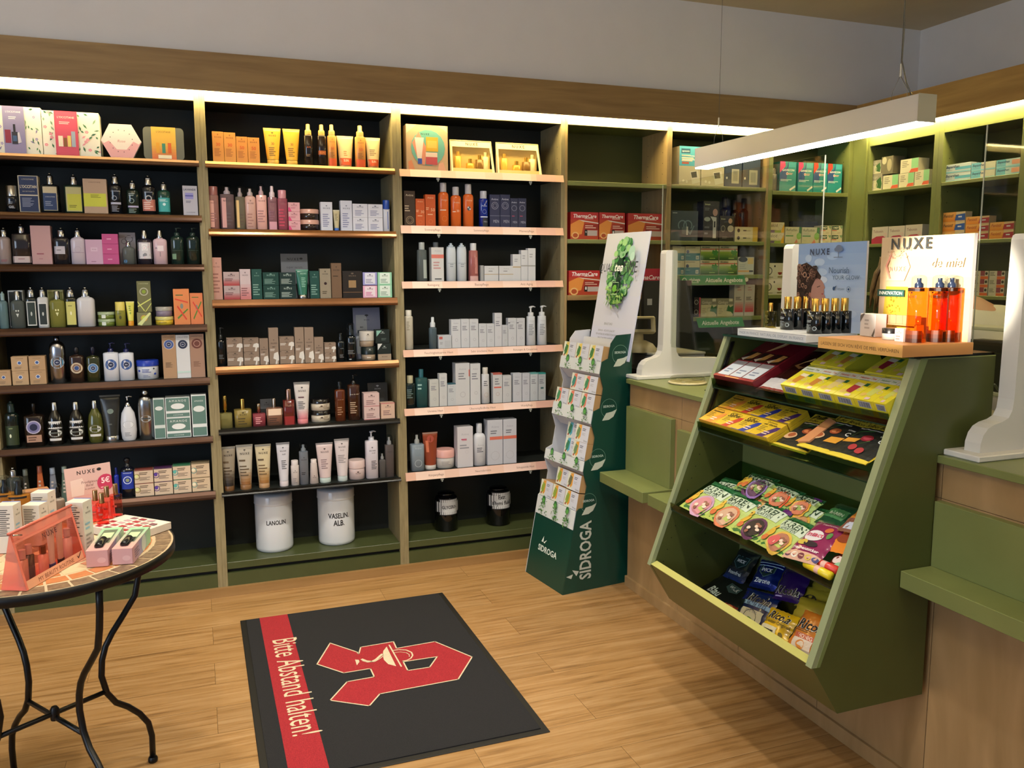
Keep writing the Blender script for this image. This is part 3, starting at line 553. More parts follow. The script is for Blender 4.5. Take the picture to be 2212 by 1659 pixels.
row(1.10,'fifth shelf of leftmost bay',[
 (-8,23.5,800,'box','small kraft soap carton at left edge',{'nm':'soap_box','c':'#b99872','p':KR}),
 (25,61,770,'box','kraft soap carton',{'nm':'soap_box','c':'#bf9f78','n':2,'p':KR}),
 (63,99,769,'box','kraft soap carton',{'nm':'soap_box','c':'#b8966e','n':2,'p':KR}),
 (105,141,727,'bot','large brushed silver bottle with blue emblem',{'c':'m#a9a9ae','hb':.93,'sh':.22,'cc':'m#8a8a90','cap':'cyl','cr':.35,'nk':.35,'p':SB(.62,'#4a86a8',.42)}),
 (149,181,751,'bot','brown square bottle with cream round label',{'c':'s#33221a','sq':5,'hb':.8,'sh':.1,'cc':'#14161e','cr':.35,'cap':'stop','nk':.3,'p':[E(.5,.58,.42,.42,'#c9b89c'),E(.5,.58,.3,.3,'#7a5a4a'),E(.5,.58,.2,.2,'#d8cdb8'),E(.5,.58,.17,.17,'#2f4a86')]}),
 (186,215,750,'bot','olive square bottle with blue round label',{'c':'s#35381c','sq':5,'hb':.76,'sh':.1,'cc':'#12142a','cr':.33,'cap':'stop','nk':.3,'p':SB(.58,'#4a7ab0',.4)}),
 (222,256,739,'bot','white pump bottle with blue emblem',{'nm':'pump_bottle','c':'#d4d8e2','sq':4,'hb':.74,'sh':.05,'cap':'pump','cc':'#1d2150','cr':.35,'p':SB(.6,'#3a5c9c',.42)}),
 (256,289,740,'bot','white pump bottle with blue emblem',{'nm':'pump_bottle','c':'#d4d8e2','sq':4,'hb':.74,'sh':.05,'cap':'pump','cc':'#1d2150','cr':.35,'p':SB(.6,'#3a5c9c',.42)}),
 (293,343,779,'jar','white jar with bright blue lid',{'c':'#ccd2de','cc':'#1f3cae','lf':.3,'p':[L(.25,.5,.75,.8,3,'#3a4a9a'),E(.12,.65,.05,.05,'#2f4ab0'),E(.85,.4,.05,.05,'#2f4ab0'),E(.8,.8,.04,.04,'#2a3a4a'),L(.3,.15,.7,.35,2,'#7a82a4')]}),
 (351,381,723,'box','tall kraft carton with blue round emblem',{'c':'#b39170','p':[OC('#5a4a3a',.95,.8),SB(.78,'#4a5f9c',.38),L(.2,.25,.8,.38,5,'#7a624a')]}),
 (381,411,723,'box','tall white carton with navy round emblem',{'c':'#d9dce0','p':[OC('#4a4a4a',.95,.8),SB(.78,'#26324e',.38),R(0,.12,1,.16,'#c4e0da')]}),
 (411,442,721,'box','tall kraft carton with brown round emblem',{'c':'#a98672','p':[OC('#5a4a3a',.95,.8),E(.5,.78,.38,.38,'#6f4038'),O(.5,.78,.2,.24,'#c9a090'),L(.2,.25,.8,.38,5,'#7a5a4a')]})])
AM=lambda y,c='#8a8f88',w=.4:[E(.5,y,w,w*.7,'#6f756f'),E(.5,y,w*.9,w*.6,'#dfe2dd'),R(.5-w*.8,y-.02,.5+w*.8,y+.02,'#5f655f')]
TL='#5f8078'
row(.813,'sixth shelf of leftmost bay',[
 (8,40,868,'bot','black green bottle with dark olive label',{'c':'s#0f1a16','cr':.5,'cc':'#20302e','lab':(.1,.72,'#2c3a20',.05,.95),'p':[E(.4,.4,.07,.15,'#dfe6c8'),L(.3,.6,.7,.68,1,'#7a8a5a')]}),
 (50,94,873,'bot','brown square bottle with lilac round label',{'c':'s#221812','sq':6,'hb':.76,'sh':.08,'cap':'stop','cc':'#17130f','cr':.22,'nk':.2,'p':[E(.5,.66,.38,.38,'#b9b4cc'),E(.5,.66,.32,.32,'#7a78a8'),E(.5,.66,.2,.2,'#1e2444'),R(.12,.16,.88,.4,'#b08a74'),L(.2,.2,.8,.36,2,'#5a3a2c')]}),
 (98,137,870,'bot','round bottle with white milky top and silver cap',{'c':'s#14120f','bulge':1,'hb':.82,'cap':'cyl','cr':.36,'nk':.34,'p':[R(.0,.56,1,.8,'#d6d6d6'),AM(.42),R(.15,.16,.85,.24,'#dfe0e0')]}),
 (144,183,869,'bot','round bottle with white milky top and silver cap',{'c':'s#14120f','bulge':1,'hb':.82,'cap':'cyl','cr':.36,'nk':.34,'p':[R(.0,.56,1,.8,'#d6d6d6'),AM(.42),R(.15,.16,.85,.24,'#dfe0e0')]}),
 (187,222,866,'bot','round olive oil bottle with silver cap',{'c':'s#4d5020','bulge':1,'hb':.82,'cap':'cyl','cr':.36,'nk':.34,'p':[AM(.48),R(.15,.22,.85,.3,'#dfe0e0')]}),
 (215,262,854,'tube','large dark grey tube with silver cap',{'c':'#2c2c28','cc':SIL,'crimp':'#4a4a46','p':[E(.5,.6,.18,.13,'#6f7f78'),L(.35,.25,.65,.32,1,'#5a5f5a')]}),
 (258,294,855,'bot','white round pump bottle with silver pump',{'nm':'pump_bottle','c':'#cfd2da','bulge':1,'hb':.76,'cap':'pump','cc':SIL,'cr':.36,'nk':.34,'p':[E(.5,.55,.36,.24,'#9aa0a4'),E(.5,.55,.34,.22,'#dfe2e8'),L(.25,.15,.75,.3,3,'#8a8f98')]}),
 (297,332,842,'bot','tall brushed silver bottle with oval emblem',{'c':'m#a5a8ac','hb':.93,'sh':.24,'cap':'cyl','cr':.42,'nk':.4,'p':[E(.5,.6,.36,.26,'#4a4f50'),E(.5,.6,.33,.23,'#b4b8ba'),R(.2,.58,.8,.62,'#3a3f40')]}),
 (332,357,860,'box','narrow grey green carton with white oval',{'c':'#cfd8d6','p':[R(.06,.34,.94,.97,TL),E(.5,.75,.34,.2,'#dfe4e2'),R(.06,.02,.94,.26,TL)]}),
 (358,412,858,'box','wide grey green carton with almond word',{'c':'#dfe4e4','n':2,'p':[R(.03,.34,.97,.97,TL),T(.5,.83,.7,'#e6eaea','AMANDE','rw'),E(.5,.56,.28,.13,'#e6eaea'),R(.03,.04,.97,.22,TL),T(.5,.13,.4,'#dfe4e4',"L'OCCITANE",'r')]}),
 (414,447,852,'box','tall grey green carton with white oval',{'c':'#dfe4e4','p':[R(.05,.3,.95,.97,TL),E(.5,.66,.38,.22,'#dfe4e2'),T(.5,.85,.6,'#dfe4e2','AMANDE','r'),R(.05,.02,.95,.22,TL)]})])
for (x0,x1,yt,c,cc,ds) in [(45,67,1014,'#2a2f28','#5a6058','dark olive upside-down hand cream tube'),(76,98,1007,'#b5623a','#8a4a34','orange upside-down hand cream tube'),(103,126,1011,'#7a8290','#8a96a8','grey blue upside-down hand cream tube'),(129,151,1008,'#5f7468','#7a8a84','grey green upside-down hand cream tube')]: 
    row(.54,'lowest shelf of leftmost bay',[(x0,x1,yt,'bot',ds,{'nm':'hand_cream_tube','c':c,'tp':.5,'hb':.84,'sh':.03,'cap':'cyl','cc':cc,'cr':.52,'nk':.48,'dr':.5,'p':[L(.25,.3,.75,.8,4,'#b9b0a4')]})],.03)
PB=lambda c,b:[O(.12,.5,.13,.17,c),E(.1,.55,.1,.1,b),L(.25,.62,.9,.85,2,'#5a4a3c'),L(.25,.2,.95,.48,3,'#7a6a5c')]
row(.54,'lowest shelf of leftmost bay',[
 (12,44,1012,'bot','clear facetted bottle with grey cap',{'c':'g#6a7470','cap':'flip','cr':.5,'liq':'l#3a4440'}),
 (246,258,1010,'bot','slim cobalt blue bottle behind pink poster',{'c':'s#1a2f9c','cap':'cyl','cc':'#14206a','dy':.03}),
 (259,291,990,'bot','black bottle with cobalt blue label',{'c':'s#10121c','cap':'ball','cc':'#15161c','cr':.5,'lab':(.32,.98,'#1a349c',.0,1),'p':[O(.5,.66,.24,.3,'#cdd8f4'),E(.5,.66,.14,.14,'#8f9a74'),T(.5,.93,.6,'#cdd8f4',"L'OCCITANE")]}),
 (291,332,1015,'box','beige cream carton with dusky red lid',{'n':2,'c':'#d3bda4','top':'#7f4038','p':PB('#8a7f3a','#dfe09a')}),
 (333,373,1011,'box','beige cream carton with purple lid',{'n':2,'c':'#d3bda4','top':'#44224c','p':PB('#4a2a7a','#5a3f9c')}),
 (374,413,1005,'box','beige cream carton with green lid',{'n':2,'c':'#d3bda4','top':'#2c6a4c','p':PB('#3f9a9a','#5fb0a4')}),
 (414,454,1000,'box','beige cream carton with brown lid',{'n':2,'c':'#cdb698','top':'#7a6c54','p':PB('#5f9a94','#e8e0c4')})])
# ---- second bay
OB=lambda n:[NX('#9a5a2a',.84,.6),T(.5,.58,.4,'#d8602a',n,'b'),L(.15,.18,.85,.46,6,'#b06a34')]
row(2.115,'top shelf of second bay',[
 (459,483.5,284,'box','tall orange carton',{'c':'#dc9444','p':OB('30')}),(484,509.5,286,'box','tall orange carton',{'c':'#dd9646','p':OB('30')}),
 (510.5,535,295,'box','shorter orange carton',{'c':'#dc9242','p':OB('50')}),(535.5,561,297,'box','shorter orange carton',{'c':'#dc9444','p':OB('50')}),
 (570,609,275,'tube','golden sun cream tube',{'c':'#dba83c','cc':'#e0b050','crimp':'#eac468','p':[NX('#5a421c',.78,.45),T(.5,.5,.2,'#8a5a20','30'),L(.2,.1,.8,.4,5,'#7a5a24')]}),
 (612,650,277,'tube','golden sun cream tube',{'c':'#dba83c','cc':'#e0b050','crimp':'#eac468','p':[T(.5,.5,.2,'#8a5a20','30'),L(.2,.1,.8,.4,5,'#7a5a24')]}),
 (657,677,267,'bot','dark tanning oil spray with golden head',{'nm':'spray_bottle','c':'s#1f1610','hb':.75,'sh':.05,'cap':'spray','cc':'#d9a860','cr':.72,'p':[T(.5,.62,.4,'#c0602a','SUN'),L(.2,.3,.8,.4,2,'#8a6a44')]}),
 (686,706,268,'bot','dark tanning oil spray with golden head',{'nm':'spray_bottle','c':'s#241810','hb':.75,'sh':.05,'cap':'spray','cc':'#d9a860','cr':.72,'p':[R(.0,.38,1,.52,'#9a4a20'),T(.5,.45,.6,'#d9843c','SUN')]}),
 (708,728,268,'bot','light orange sun spray with red orange base',{'nm':'spray_bottle','c':'#dd9a50','hb':.75,'sh':.05,'cap':'spray','cc':'#dba868','cr':.7,'p':[R(0,0,1,.27,'#dd5a2c'),NX('#8a5a30',.84,.6),T(.5,.6,.36,'#d8602a','50'),L(.2,.3,.8,.48,4,'#a86a3a')]}),
 (729,766,292,'tube','white and orange sun lotion tube',{'c':'#e8cf9c','cc':'#e0a070','ch':.06,'r0':.36,'crimp':'#f0e0b4','p':[R(0,0,1,.24,'#dd5a2c'),T(.5,.16,.4,'#f4d8b8','SUN'),L(.35,.3,.65,.5,3,'#c88a5a')]}),
 (768,791,270,'bot','light orange sun spray with red orange base',{'nm':'spray_bottle','c':'#dd9a50','hb':.75,'sh':.05,'cap':'spray','cc':'#dba868','cr':.7,'p':[R(0,0,1,.27,'#dd5a2c'),NX('#8a5a30',.84,.6),T(.5,.6,.36,'#d8602a','50'),L(.2,.3,.8,.48,4,'#a86a3a')]}),
 (791,824,296,'tube','white and orange sun lotion tube',{'c':'#e8cf9c','cc':'#e0a070','ch':.06,'r0':.36,'crimp':'#f0e0b4','p':[R(0,0,1,.24,'#dd5a2c'),T(.5,.16,.4,'#f4d8b8','SUN'),L(.2,.36,.8,.6,4,'#9a7a5a')]})])
PL=[NX('#7a4a4a',.8,.6),L(.15,.2,.85,.5,4,'#9a6a6a')]
row(1.804,'second shelf of second bay',[
 (451,473,402,'bot','clear rose water bottle with pink cap',{'c':'l#c58f84','sq':4,'hb':.8,'sh':.02,'cap':'cyl','cc':'#96605a','cr':.9,'nk':.8,'p':[R(.0,.05,.5,.85,'#cf9a8c'),PL]}),
 (476,507,398,'bot','large clear bottle with clear cap',{'c':'g#a98f90','sq':4,'hb':.79,'sh':.02,'cap':'dome','cc':'#cbb0b0','cr':.8,'nk':.7,'liq':'l#9a7472','lv':.95,'p':[R(.0,.04,.4,.9,'#cf9a94'),NX('#4a3a3c',.84,.6),L(.4,.1,.9,.5,4,'#5a4a4c')]}),
 (509,530,399,'bot','clear pump bottle with yellow tint',{'nm':'pump_bottle','c':'g#b0a48c','sq':4,'hb':.74,'sh':.02,'cap':'dome','cc':'#c4a8a0','cr':.8,'nk':.7,'liq':'l#a08a5c','lv':.95,'p':[R(0,.05,.35,.9,'#dcb878'),L(.4,.1,.9,.5,4,'#5a4a3c')]}),
 (529,554,402,'bot','white foam bottle with clear cap',{'c':'#d3a99c','hb':.8,'sh':.12,'cap':'dome','cc':'#e8c8c0','cr':.8,'nk':.5,'p':[NX('#6a4a48',.88,.5),L(.2,.05,.8,.55,5,'#a87a70')]}),
 (554,577,395,'bot','tall pale pink spray bottle',{'nm':'spray_bottle','c':'#e0aca2','sq':4,'hb':.75,'sh':.02,'cap':'dome','cc':'#e0aeb0','cr':.74,'nk':.6,'p':[NX('#6a4a48',.86,.6),L(.1,.2,.9,.58,5,'#a87a78')]}),
 (579,599,401,'bot','clear pink spray bottle with white head',{'nm':'spray_bottle','c':'l#b8848c','sq':4,'hb':.75,'sh':.02,'cap':'spray','cc':'#dcc8cc','cr':.6,'nk':.5,'p':[R(0,0,1,.25,'#cf98a4'),T(.5,.86,.7,'#5a3a44','NUXE','bw'),L(.1,.3,.8,.6,4,'#8a5a68')]}),
 (600,622,410,'bot','pink bottle with pink cap',{'c':'l#c86f80','sq':4,'hb':.8,'sh':.03,'cap':'cyl','cc':'#cf8f98','cr':.82,'nk':.7,'p':[T(.5,.9,.6,'#7a3048','NUXE','bw'),L(.1,.1,.8,.7,6,'#c04058')]}),
 (623,648.5,437,'box','pink lip balm carton',{'n':3,'c':'#d9a3a8','p':[NX('#8a5058',.72,.5,1.5),PG([(0,0),(.3,0),(.1,.5),(0,.4)],'#d8457a'),L(.2,.3,.8,.5,2,'#c06a80')]}),
 (649,692,451,'jar','dark jar with pale pink lid',{'n':2,'c':'s#2c1f1c','cc':'#cfa090','lf':.42}),
 (693,718.5,436,'box','tall white carton with blue print',{'c':'#c9cbd6','p':[NX('#5a6078',.8,.6),L(.15,.12,.85,.6,7,'#7a80a4')]}),
 (720,735,453,'tube','small beige tube with blue cap',{'c':'#b9ad88','cc':'#3a6cc0','crimp':'#d0cbb8','p':[L(.2,.4,.8,.8,5,'#7a745a')]}),
 (736,761,433,'box','tall white carton with lilac edge',{'c':'#c6c8d6','p':[NX('#5a6078',.76,.6),L(.15,.1,.85,.6,7,'#7a80a4')]}),
 (762,794.5,440,'box','white cream carton with blue print',{'n':2,'c':'#cccdd8','p':[NX('#5a6078',.78,.42),L(.15,.12,.85,.55,4,'#7a80a4')]}),
 (795,827,441,'box','white cream carton with blue print',{'n':2,'c':'#cccdd8','p':[NX('#5a6078',.78,.42),L(.15,.12,.85,.55,4,'#7a80a4')]}),
 (828,843,432,'bot','white bottle with royal blue cap',{'c':'#c4c6d0','hb':.72,'cap':'cyl','cc':'#2047a0','cr':.95,'nk':.9,'sh':.02,'p':[R(.6,.1,.7,.9,'#3a5cae')]})])
GC='#123f39'; GP=lambda c='#7fa59a':[NX(c,.8,.5),L(.1,.12,.9,.52,5,c)]
row(1.470,'third shelf of second bay',[
 (457,480,556,'box','tall salmon pink carton',{'c':'#c59484','p':[NX('#7a544c',.8,.6),L(.1,.15,.9,.65,6,'#9a6a60')]}),
 (483,518,587,'box','small white to rose carton',{'n':2,'c':'#b9a4a4','p':[GR(0,0,1,.55,'#b0484a','#b9a4a4',5),NX('#5a4a4c',.76,.42),L(.08,.3,.8,.55,2,'#7a5054')]}),
 (518.5,542,581,'box','white to pink tall carton',{'c':'#cdbcc0','p':[GR(0,0,1,.6,'#cf7f80','#cdbcc0',6),NX('#5a4a50',.82,.5),L(.1,.1,.9,.4,4,'#8a5a60')]}),
 (544,566,581,'box','tall dark green carton',{'c':'#1d4d46','p':GP()}),
 (568,603,588,'box','small dark green carton',{'n':2,'c':GC,'p':GP()}),(604,639,588,'box','small black green carton',{'n':2,'c':'#0d2c2b','p':GP('#a9bcb4')}),
 (608,667,547,'card','grey metallic sachet with black lettering',{'nm':'display_sachet','c':'#5c6068','dy':.07,'p':[T(.45,.88,.44,'#1c1e22','NUXE','bw'),E(.76,.89,.06,.04,'#1c1e22'),T(.5,.7,.6,'#30343c','super serum','r')]}),
 (640,668,582,'tube','green serum tube with silver cap',{'c':'#2c6a58','cc':SIL,'dy':-.006,'crimp':'#5f9a84','p':[T(.6,.84,.5,'#a9d0c0','NUXE','bw'),L(.4,.3,.9,.7,6,'#7fb0a0')]}),
 (670,690,585,'box','narrow dark green carton',{'c':'#154640','p':GP()}),
 (691,715,580,'box','beige carton with dark dot',{'c':'#8c8270','p':[NX('#3a342a',.84,.5),E(.5,.5,.13,.13,'#2a0f16'),L(.2,.14,.8,.26,2,'#4a4234')]}),
 (716,738,568,'box','tall bronze carton',{'c':'#6c5440','p':[NX('#2a2018',.82,.6),L(.15,.6,.85,.66,1,'#3a2c20')]}),
 (740,783,585,'box','wide black brown carton with gold square',{'c':'#1b1512','p':[NX('#6a5c50',.84,.36),R(.3,.38,.68,.65,'#8f7450'),R(0,.2,1,.22,'#6a5038')]}),
 (784,815,588,'box','lilac framed soap carton',{'c':'#8f8fc4','yb':616,'p':[R(.14,.1,.86,.95,'#cfd0dc'),NX('#4a4a6a',.74,.4),L(.2,.15,.8,.5,3,'#7a7a9a')]}),
 (784,815,617,'box','pink framed soap carton',{'c':'#d8a0bc','p':[R(.14,.1,.86,.95,'#dcced6'),NX('#6a3a5a',.74,.4),L(.2,.15,.8,.5,3,'#c04a8a')]}),
 (816,847,588,'box','mint framed soap carton',{'n':2,'c':'#8cc4a4','p':[R(.14,.1,.86,.95,'#d0dcd4'),NX('#3a5a4a',.74,.4),L(.2,.15,.8,.5,3,'#6a8a7a')]})])
KB=[PG([(.72,.0),(.78,.3),(.6,.34),(.66,.55),(.86,.62),(1,.55),(1,.3),(.88,.28),(.84,0)],'#d9d6d0'),NX('#4a3f38',.82,.3),T(.5,.6,.14,'#4a3f38','BIO'),L(.05,.36,.6,.55,2,'#ddd8d0'),R(.02,.9,.1,.95,'#5a4c42')]
KT=[PG([(.6,.0),(.7,.12),(.4,.16),(.5,.3),(.9,.34),(1,.2),(1,.1),(.85,.1),(.8,0)],'#d9d6d0'),NX('#4a3f38',.6,.6),T(.5,.48,.3,'#4a3f38','BIO'),L(.1,.36,.8,.43,2,'#ddd8d0')]
row(1.149,'fourth shelf of second bay',[
 (468,487,706,'bot','slim black pump bottle',{'nm':'pump_bottle','c':'s#0c0f10','cap':'pump','cc':'#15181a','cr':.45,'hb':.7,'p':[L(.2,.3,.9,.5,3,'#5a6064')]}),
 (490,525,730,'box','taupe cream carton with white tree',{'n':2,'c':'#8d7a6a','p':KB}),(526,560,730,'box','taupe cream carton with white tree',{'n':2,'c':'#8d7a6a','p':KB}),
 (561,580,731,'box','narrow taupe carton with white tree',{'c':'#8f7c6c','p':KT}),(581,602,708,'box','tall taupe carton with white tree',{'c':'#917e6e','p':KT}),
 (604,636,727,'box','taupe cream carton with white tree',{'n':2,'c':'#8d7a6a','p':KB}),
 (637,657,707,'box','tall taupe carton with white tree',{'c':'#917e6e','p':KT}),(658,678,707,'box','tall taupe carton with white tree',{'c':'#917e6e','p':KT}),
 (679,699,728,'box','narrow taupe carton with white tree',{'c':'#8f7c6c','p':KT}),
 (701,726,740,'box','small taupe carton with white tree',{'n':2,'c':'#8d7a6a','p':KB}),
 (728,746,716,'bot','small black pump bottle',{'nm':'pump_bottle','c':'s#0b1114','cap':'dome','cc':'#15181a','cr':.6,'hb':.72,'p':[T(.6,.7,.4,'#8a9094','NUXE','bw'),L(.3,.2,.9,.4,3,'#6a7074')]}),
 (749,771,696,'bot','large black pump bottle',{'nm':'pump_bottle','c':'s#0b1114','cap':'dome','cc':'#15181a','cr':.8,'hb':.68,'p':[T(.5,.8,.5,'#8a9094','NUXE','bw'),L(.1,.3,.9,.5,3,'#6a7074'),L(.2,.05,.6,.12,1,'#c9ced0')]}),
 (765,824,664,'card','white and lilac display card leaning behind',{'c':'#767c94','dy':.09,'p':[R(.1,.1,.5,.86,'#9aa0a8'),NX('#30343c',.78,.2),T(.3,.62,.12,'#30343c','BIO'),R(.14,.5,.46,.56,'#2a3448')]}),
 (783,815,750,'jar','round black tin in kraft tray',{'nm':'balm_tin','c':'#9a8874','cc':'#1a2422','lf':.55,'p':[L(.3,.3,.7,.7,1,'#d8d0c4')],'lp':[NX('#a9b4b0',.6,.2,1.6)]}),
 (779,812,716,'jar','round white tin in kraft tray',{'nm':'balm_tin','c':'#9a8874','cc':'#b9b4ac','lf':.6,'yb':749.5,'dy':.004,'lp':[NX('#3a3a38',.6,.2,1.4)]}),
 (816,845,742,'box','black carton with white corner in kraft tray',{'c':'#14211f','p':[PG([(0,1),(.35,1),(0,.6)],'#c9cdcc'),NX('#a9b4b0',.76,.3),R(0,0,1,.36,'#a08e7a'),T(.5,.2,.4,'#4a3f34','NUXE','bw')]}),
 (812,842,712,'box','black carton with mint corner',{'c':'#14211f','yb':741.5,'dy':.004,'p':[PG([(.05,.95),(.45,.95),(.05,.5)],'#7fb0a4'),NX('#a9b4b0',.76,.3),L(.4,.2,.9,.4,2,'#5a6a66')]})])
row(.841,'fifth shelf of second bay',[
 (472,502,856,'bot','yellow oil bottle with tall gold neck',{'nm':'oil_bottle','c':'g#b8b070','sq':6,'hb':.48,'sh':.06,'cap':'stop','cc':GLD,'cr':.28,'nk':.25,'liq':'l#8f8c34','p':[L(.2,.4,.8,.7,3,'#5f5a24')]}),
 (506,544,863,'bot','golden oil bottle',{'nm':'oil_bottle','c':'#85743c','sq':6,'hb':.64,'sh':.04,'cap':'cyl','cc':GLD,'cr':.26,'nk':.22,'p':[NX('#3a3018',.78,.4,1.2),L(.2,.15,.8,.6,3,'#4a4020')]}),
 (546,574,873,'bot','pink oil bottle',{'nm':'oil_bottle','c':'l#b0525c','sq':6,'hb':.58,'sh':.05,'cap':'stop','cc':'m#b9a58c','cr':.28,'nk':.24,'p':[L(.2,.2,.8,.8,4,'#e0a0a4')]}),
 (576,611,862,'bot','rose gold oil bottle with white collar',{'nm':'oil_bottle','c':'#7f5a48','sq':6,'hb':.66,'sh':.04,'cap':'cyl','cc':'m#c9b4a0','cr':.24,'nk':.22,'lab':(.62,1,'#e8cdb4',.0,1),'p':[L(.15,.15,.85,.5,3,'#4a3028')]}),
 (563,590,862,'card','black and white card behind bottles',{'c':'#5a5a5c','dy':.09,'p':[R(0,0,1,.6,'#141416'),NX('#141416',.78,.4)]}),
 (612,637,841,'bot','slim red perfume bottle in brown frame',{'nm':'perfume_bottle','c':'s#5f1f1a','sq':6,'hb':.7,'sh':.02,'cap':'cyl','cc':'m#b08a7a','cr':.5,'nk':.4,'p':[R(0,.0,1,.35,'#8f2626'),NX('#2a0f0c',.76,.5)]}),
 (636,672,826,'tube','white to pink shower gel tube',{'nm':'shower_gel_tube','c':'#cfc8c4','cc':'#d8848a','crimp':'#8f9090','p':[GR(0,0,1,.3,'#cf7f88','#cfc8c4',6),NX('#3a3638',.78,.5),L(.2,.55,.8,.62,1,'#5a3a44'),L(.15,.25,.8,.48,5,'#5a5658')]}),
 (673,717,863,'jar','white jar with black lid',{'n':2,'c':'#cdc2ae','cc':'s#181412','lf':.36,'p':[NX('#4a3a30',.56,.22,1.6),L(.6,.3,.95,.9,3,'#8a7a68')]}),
 (724,747,821,'bot','amber spray bottle with black head',{'nm':'spray_bottle','c':'s#5a2a12','sq':3,'hb':.78,'sh':.06,'cap':'dome','cc':'#14110f','cr':.5,'p':[T(.5,.72,.6,'#c9a888','reve de miel','ir'),L(.2,.2,.8,.5,4,'#a07a5c')]}),
 (752,779,808,'bot','tall dark amber pump bottle',{'nm':'pump_bottle','c':'s#3a1f12','sq':3,'hb':.78,'sh':.04,'cap':'pump','cc':'#120f0e','cr':.42,'p':[T(.5,.76,.7,'#d8c4ac','reve de miel','ir'),L(.15,.2,.8,.55,6,'#b09880')]}),
 (796,839,827,'card','dark clear sachet behind the pink cartons',{'nm':'display_sachet','c':'#26282a','dy':.08,'p':[NX('#9a9ea4',.84,.3),R(.2,.1,.8,.55,'#34383a')]}),
 (786,820,849,'box','white and pink lip balm carton',{'n':2,'c':'#cfb4b0','p':[NX('#5a4a48',.76,.4),L(.15,.12,.85,.5,3,'#8a6a6c'),R(0,0,1,.03,'#c0606c')]}),
 (823,853,870,'box','cream lip balm carton beside two stacked ones',{'c':'#d0b09c','p':[NX('#5a4a48',.76,.4),L(.15,.2,.85,.55,3,'#8a6a6c'),R(0,.96,1,1,'#c0606c')]})])
BT=lambda c1,c2,cc,gr:{'nm':'body_lotion_tube','c':c1,'cc':cc,'crimp':'#9a9a94','ch':.12,'p':[GR(0,0,1,.45,gr,c1,6),NX('#3a3430',.8,.6),L(.1,.56,.7,.66,1,'#5a4a34'),L(.1,.2,.9,.5,4,c2)]}
row(.526,'lowest shelf of second bay',[
 (477,511,966,'tube','brown and beige body tube with bronze cap',BT('#8d8270','#4a3a28','#6a4a2c','#1e1712')),
 (511,549,962,'tube','silver beige body tube fading to copper',BT('#b4ac9c','#5a4a34','#8a6440','#8a5c30')),
 (552,588,961,'tube','cream body tube fading to copper',BT('#c4b694','#6a5434','#b08a64','#9a6a34')),
 (598,628,957,'tube','white body lotion tube',{'nm':'body_lotion_tube','c':'#c6c4cc','cc':'#cfc4c8','crimp':'#8a8c94','p':[NX('#3a3a40',.8,.5),T(.55,.7,.3,'#3a3a40','body','i'),L(.3,.3,.9,.55,5,'#5a5a60')]}),
 (629,647,995,'bot','white roll-on deodorant',{'nm':'rollon_bottle','c':'#c9c0bc','hb':.8,'cap':'cyl','cc':'#cfc6c4','cr':.85,'nk':.8,'sh':.02,'p':[NX('#3a3638',.7,.5,.9),L(.2,.1,.8,.4,3,'#8a8486')]}),
 (647,667,957,'bot','clear fragrance mist bottle with glass cap',{'nm':'spray_bottle','c':'#6c7078','hb':.8,'sh':.02,'cap':'dome','cc':'#8a8c90','cr':.9,'nk':.8,'p':[NX('#22242a',.78,.6,.8),L(.2,.3,.8,.4,2,'#22242a')]}),
 (669,689,993,'bot','white tapered deodorant bottle',{'c':'#cfc2be','tp':.72,'hb':.86,'cap':'cyl','cc':'#d6cac6','cr':.64,'nk':.6,'sh':.04,'p':[NX('#5a4a4c',.34,.4,.9)]}),
 (684,722,958,'tube','pale pink body tube with mint cap',{'nm':'body_lotion_tube','c':'#cdb9b8','cc':'#b4c4c0','crimp':'#9a9498','p':[NX('#3a3436',.76,.5),L(.2,.25,.8,.55,5,'#8a7476')]}),
 (724,757,949,'tube','pinkish white body tube with grey cap',{'nm':'body_lotion_tube','c':'#cfc4c6','cc':'#b4c0c0','crimp':'#9a9a9c','p':[NX('#3a3638',.8,.5),T(.5,.7,.3,'#8a7a7c','body','i'),L(.15,.35,.9,.58,5,'#8a8486')]}),
 (755,792,996,'jar','pale pink body cream jar',{'c':'#c4b0ae','cc':'#cfb8b4','lf':.4,'p':[NX('#4a3c3c',.6,.3,1.4)]}),
 (791,818,931,'bot','white body milk pump bottle',{'nm':'pump_bottle','c':'#cbc4cc','sq':4,'hb':.8,'sh':.03,'cap':'pump','cc':'#c4c6d0','cr':.46,'nk':.4,'p':[NX('#3a3638',.78,.5),T(.6,.7,.3,'#4a4448','body','i'),L(.4,.25,.95,.5,6,'#5a5458')]}),
 (820,834,977,'bot','small clear travel spray bottle',{'nm':'spray_bottle','c':'g#8a8684','sq':5,'hb':.74,'cap':'dome','cc':'#9a9694','cr':.8,'liq':'l#5c524e'}),
 (833,852,940,'bot','tall clear fragrance spray bottle',{'nm':'spray_bottle','c':'g#8a7f7c','sq':5,'hb':.78,'sh':.03,'cap':'dome','cc':'#9a9694','cr':.85,'liq':'l#4a3a36','lv':.95,'p':[T(.5,.8,.5,'#3a3030','NUXE','bw')]})])
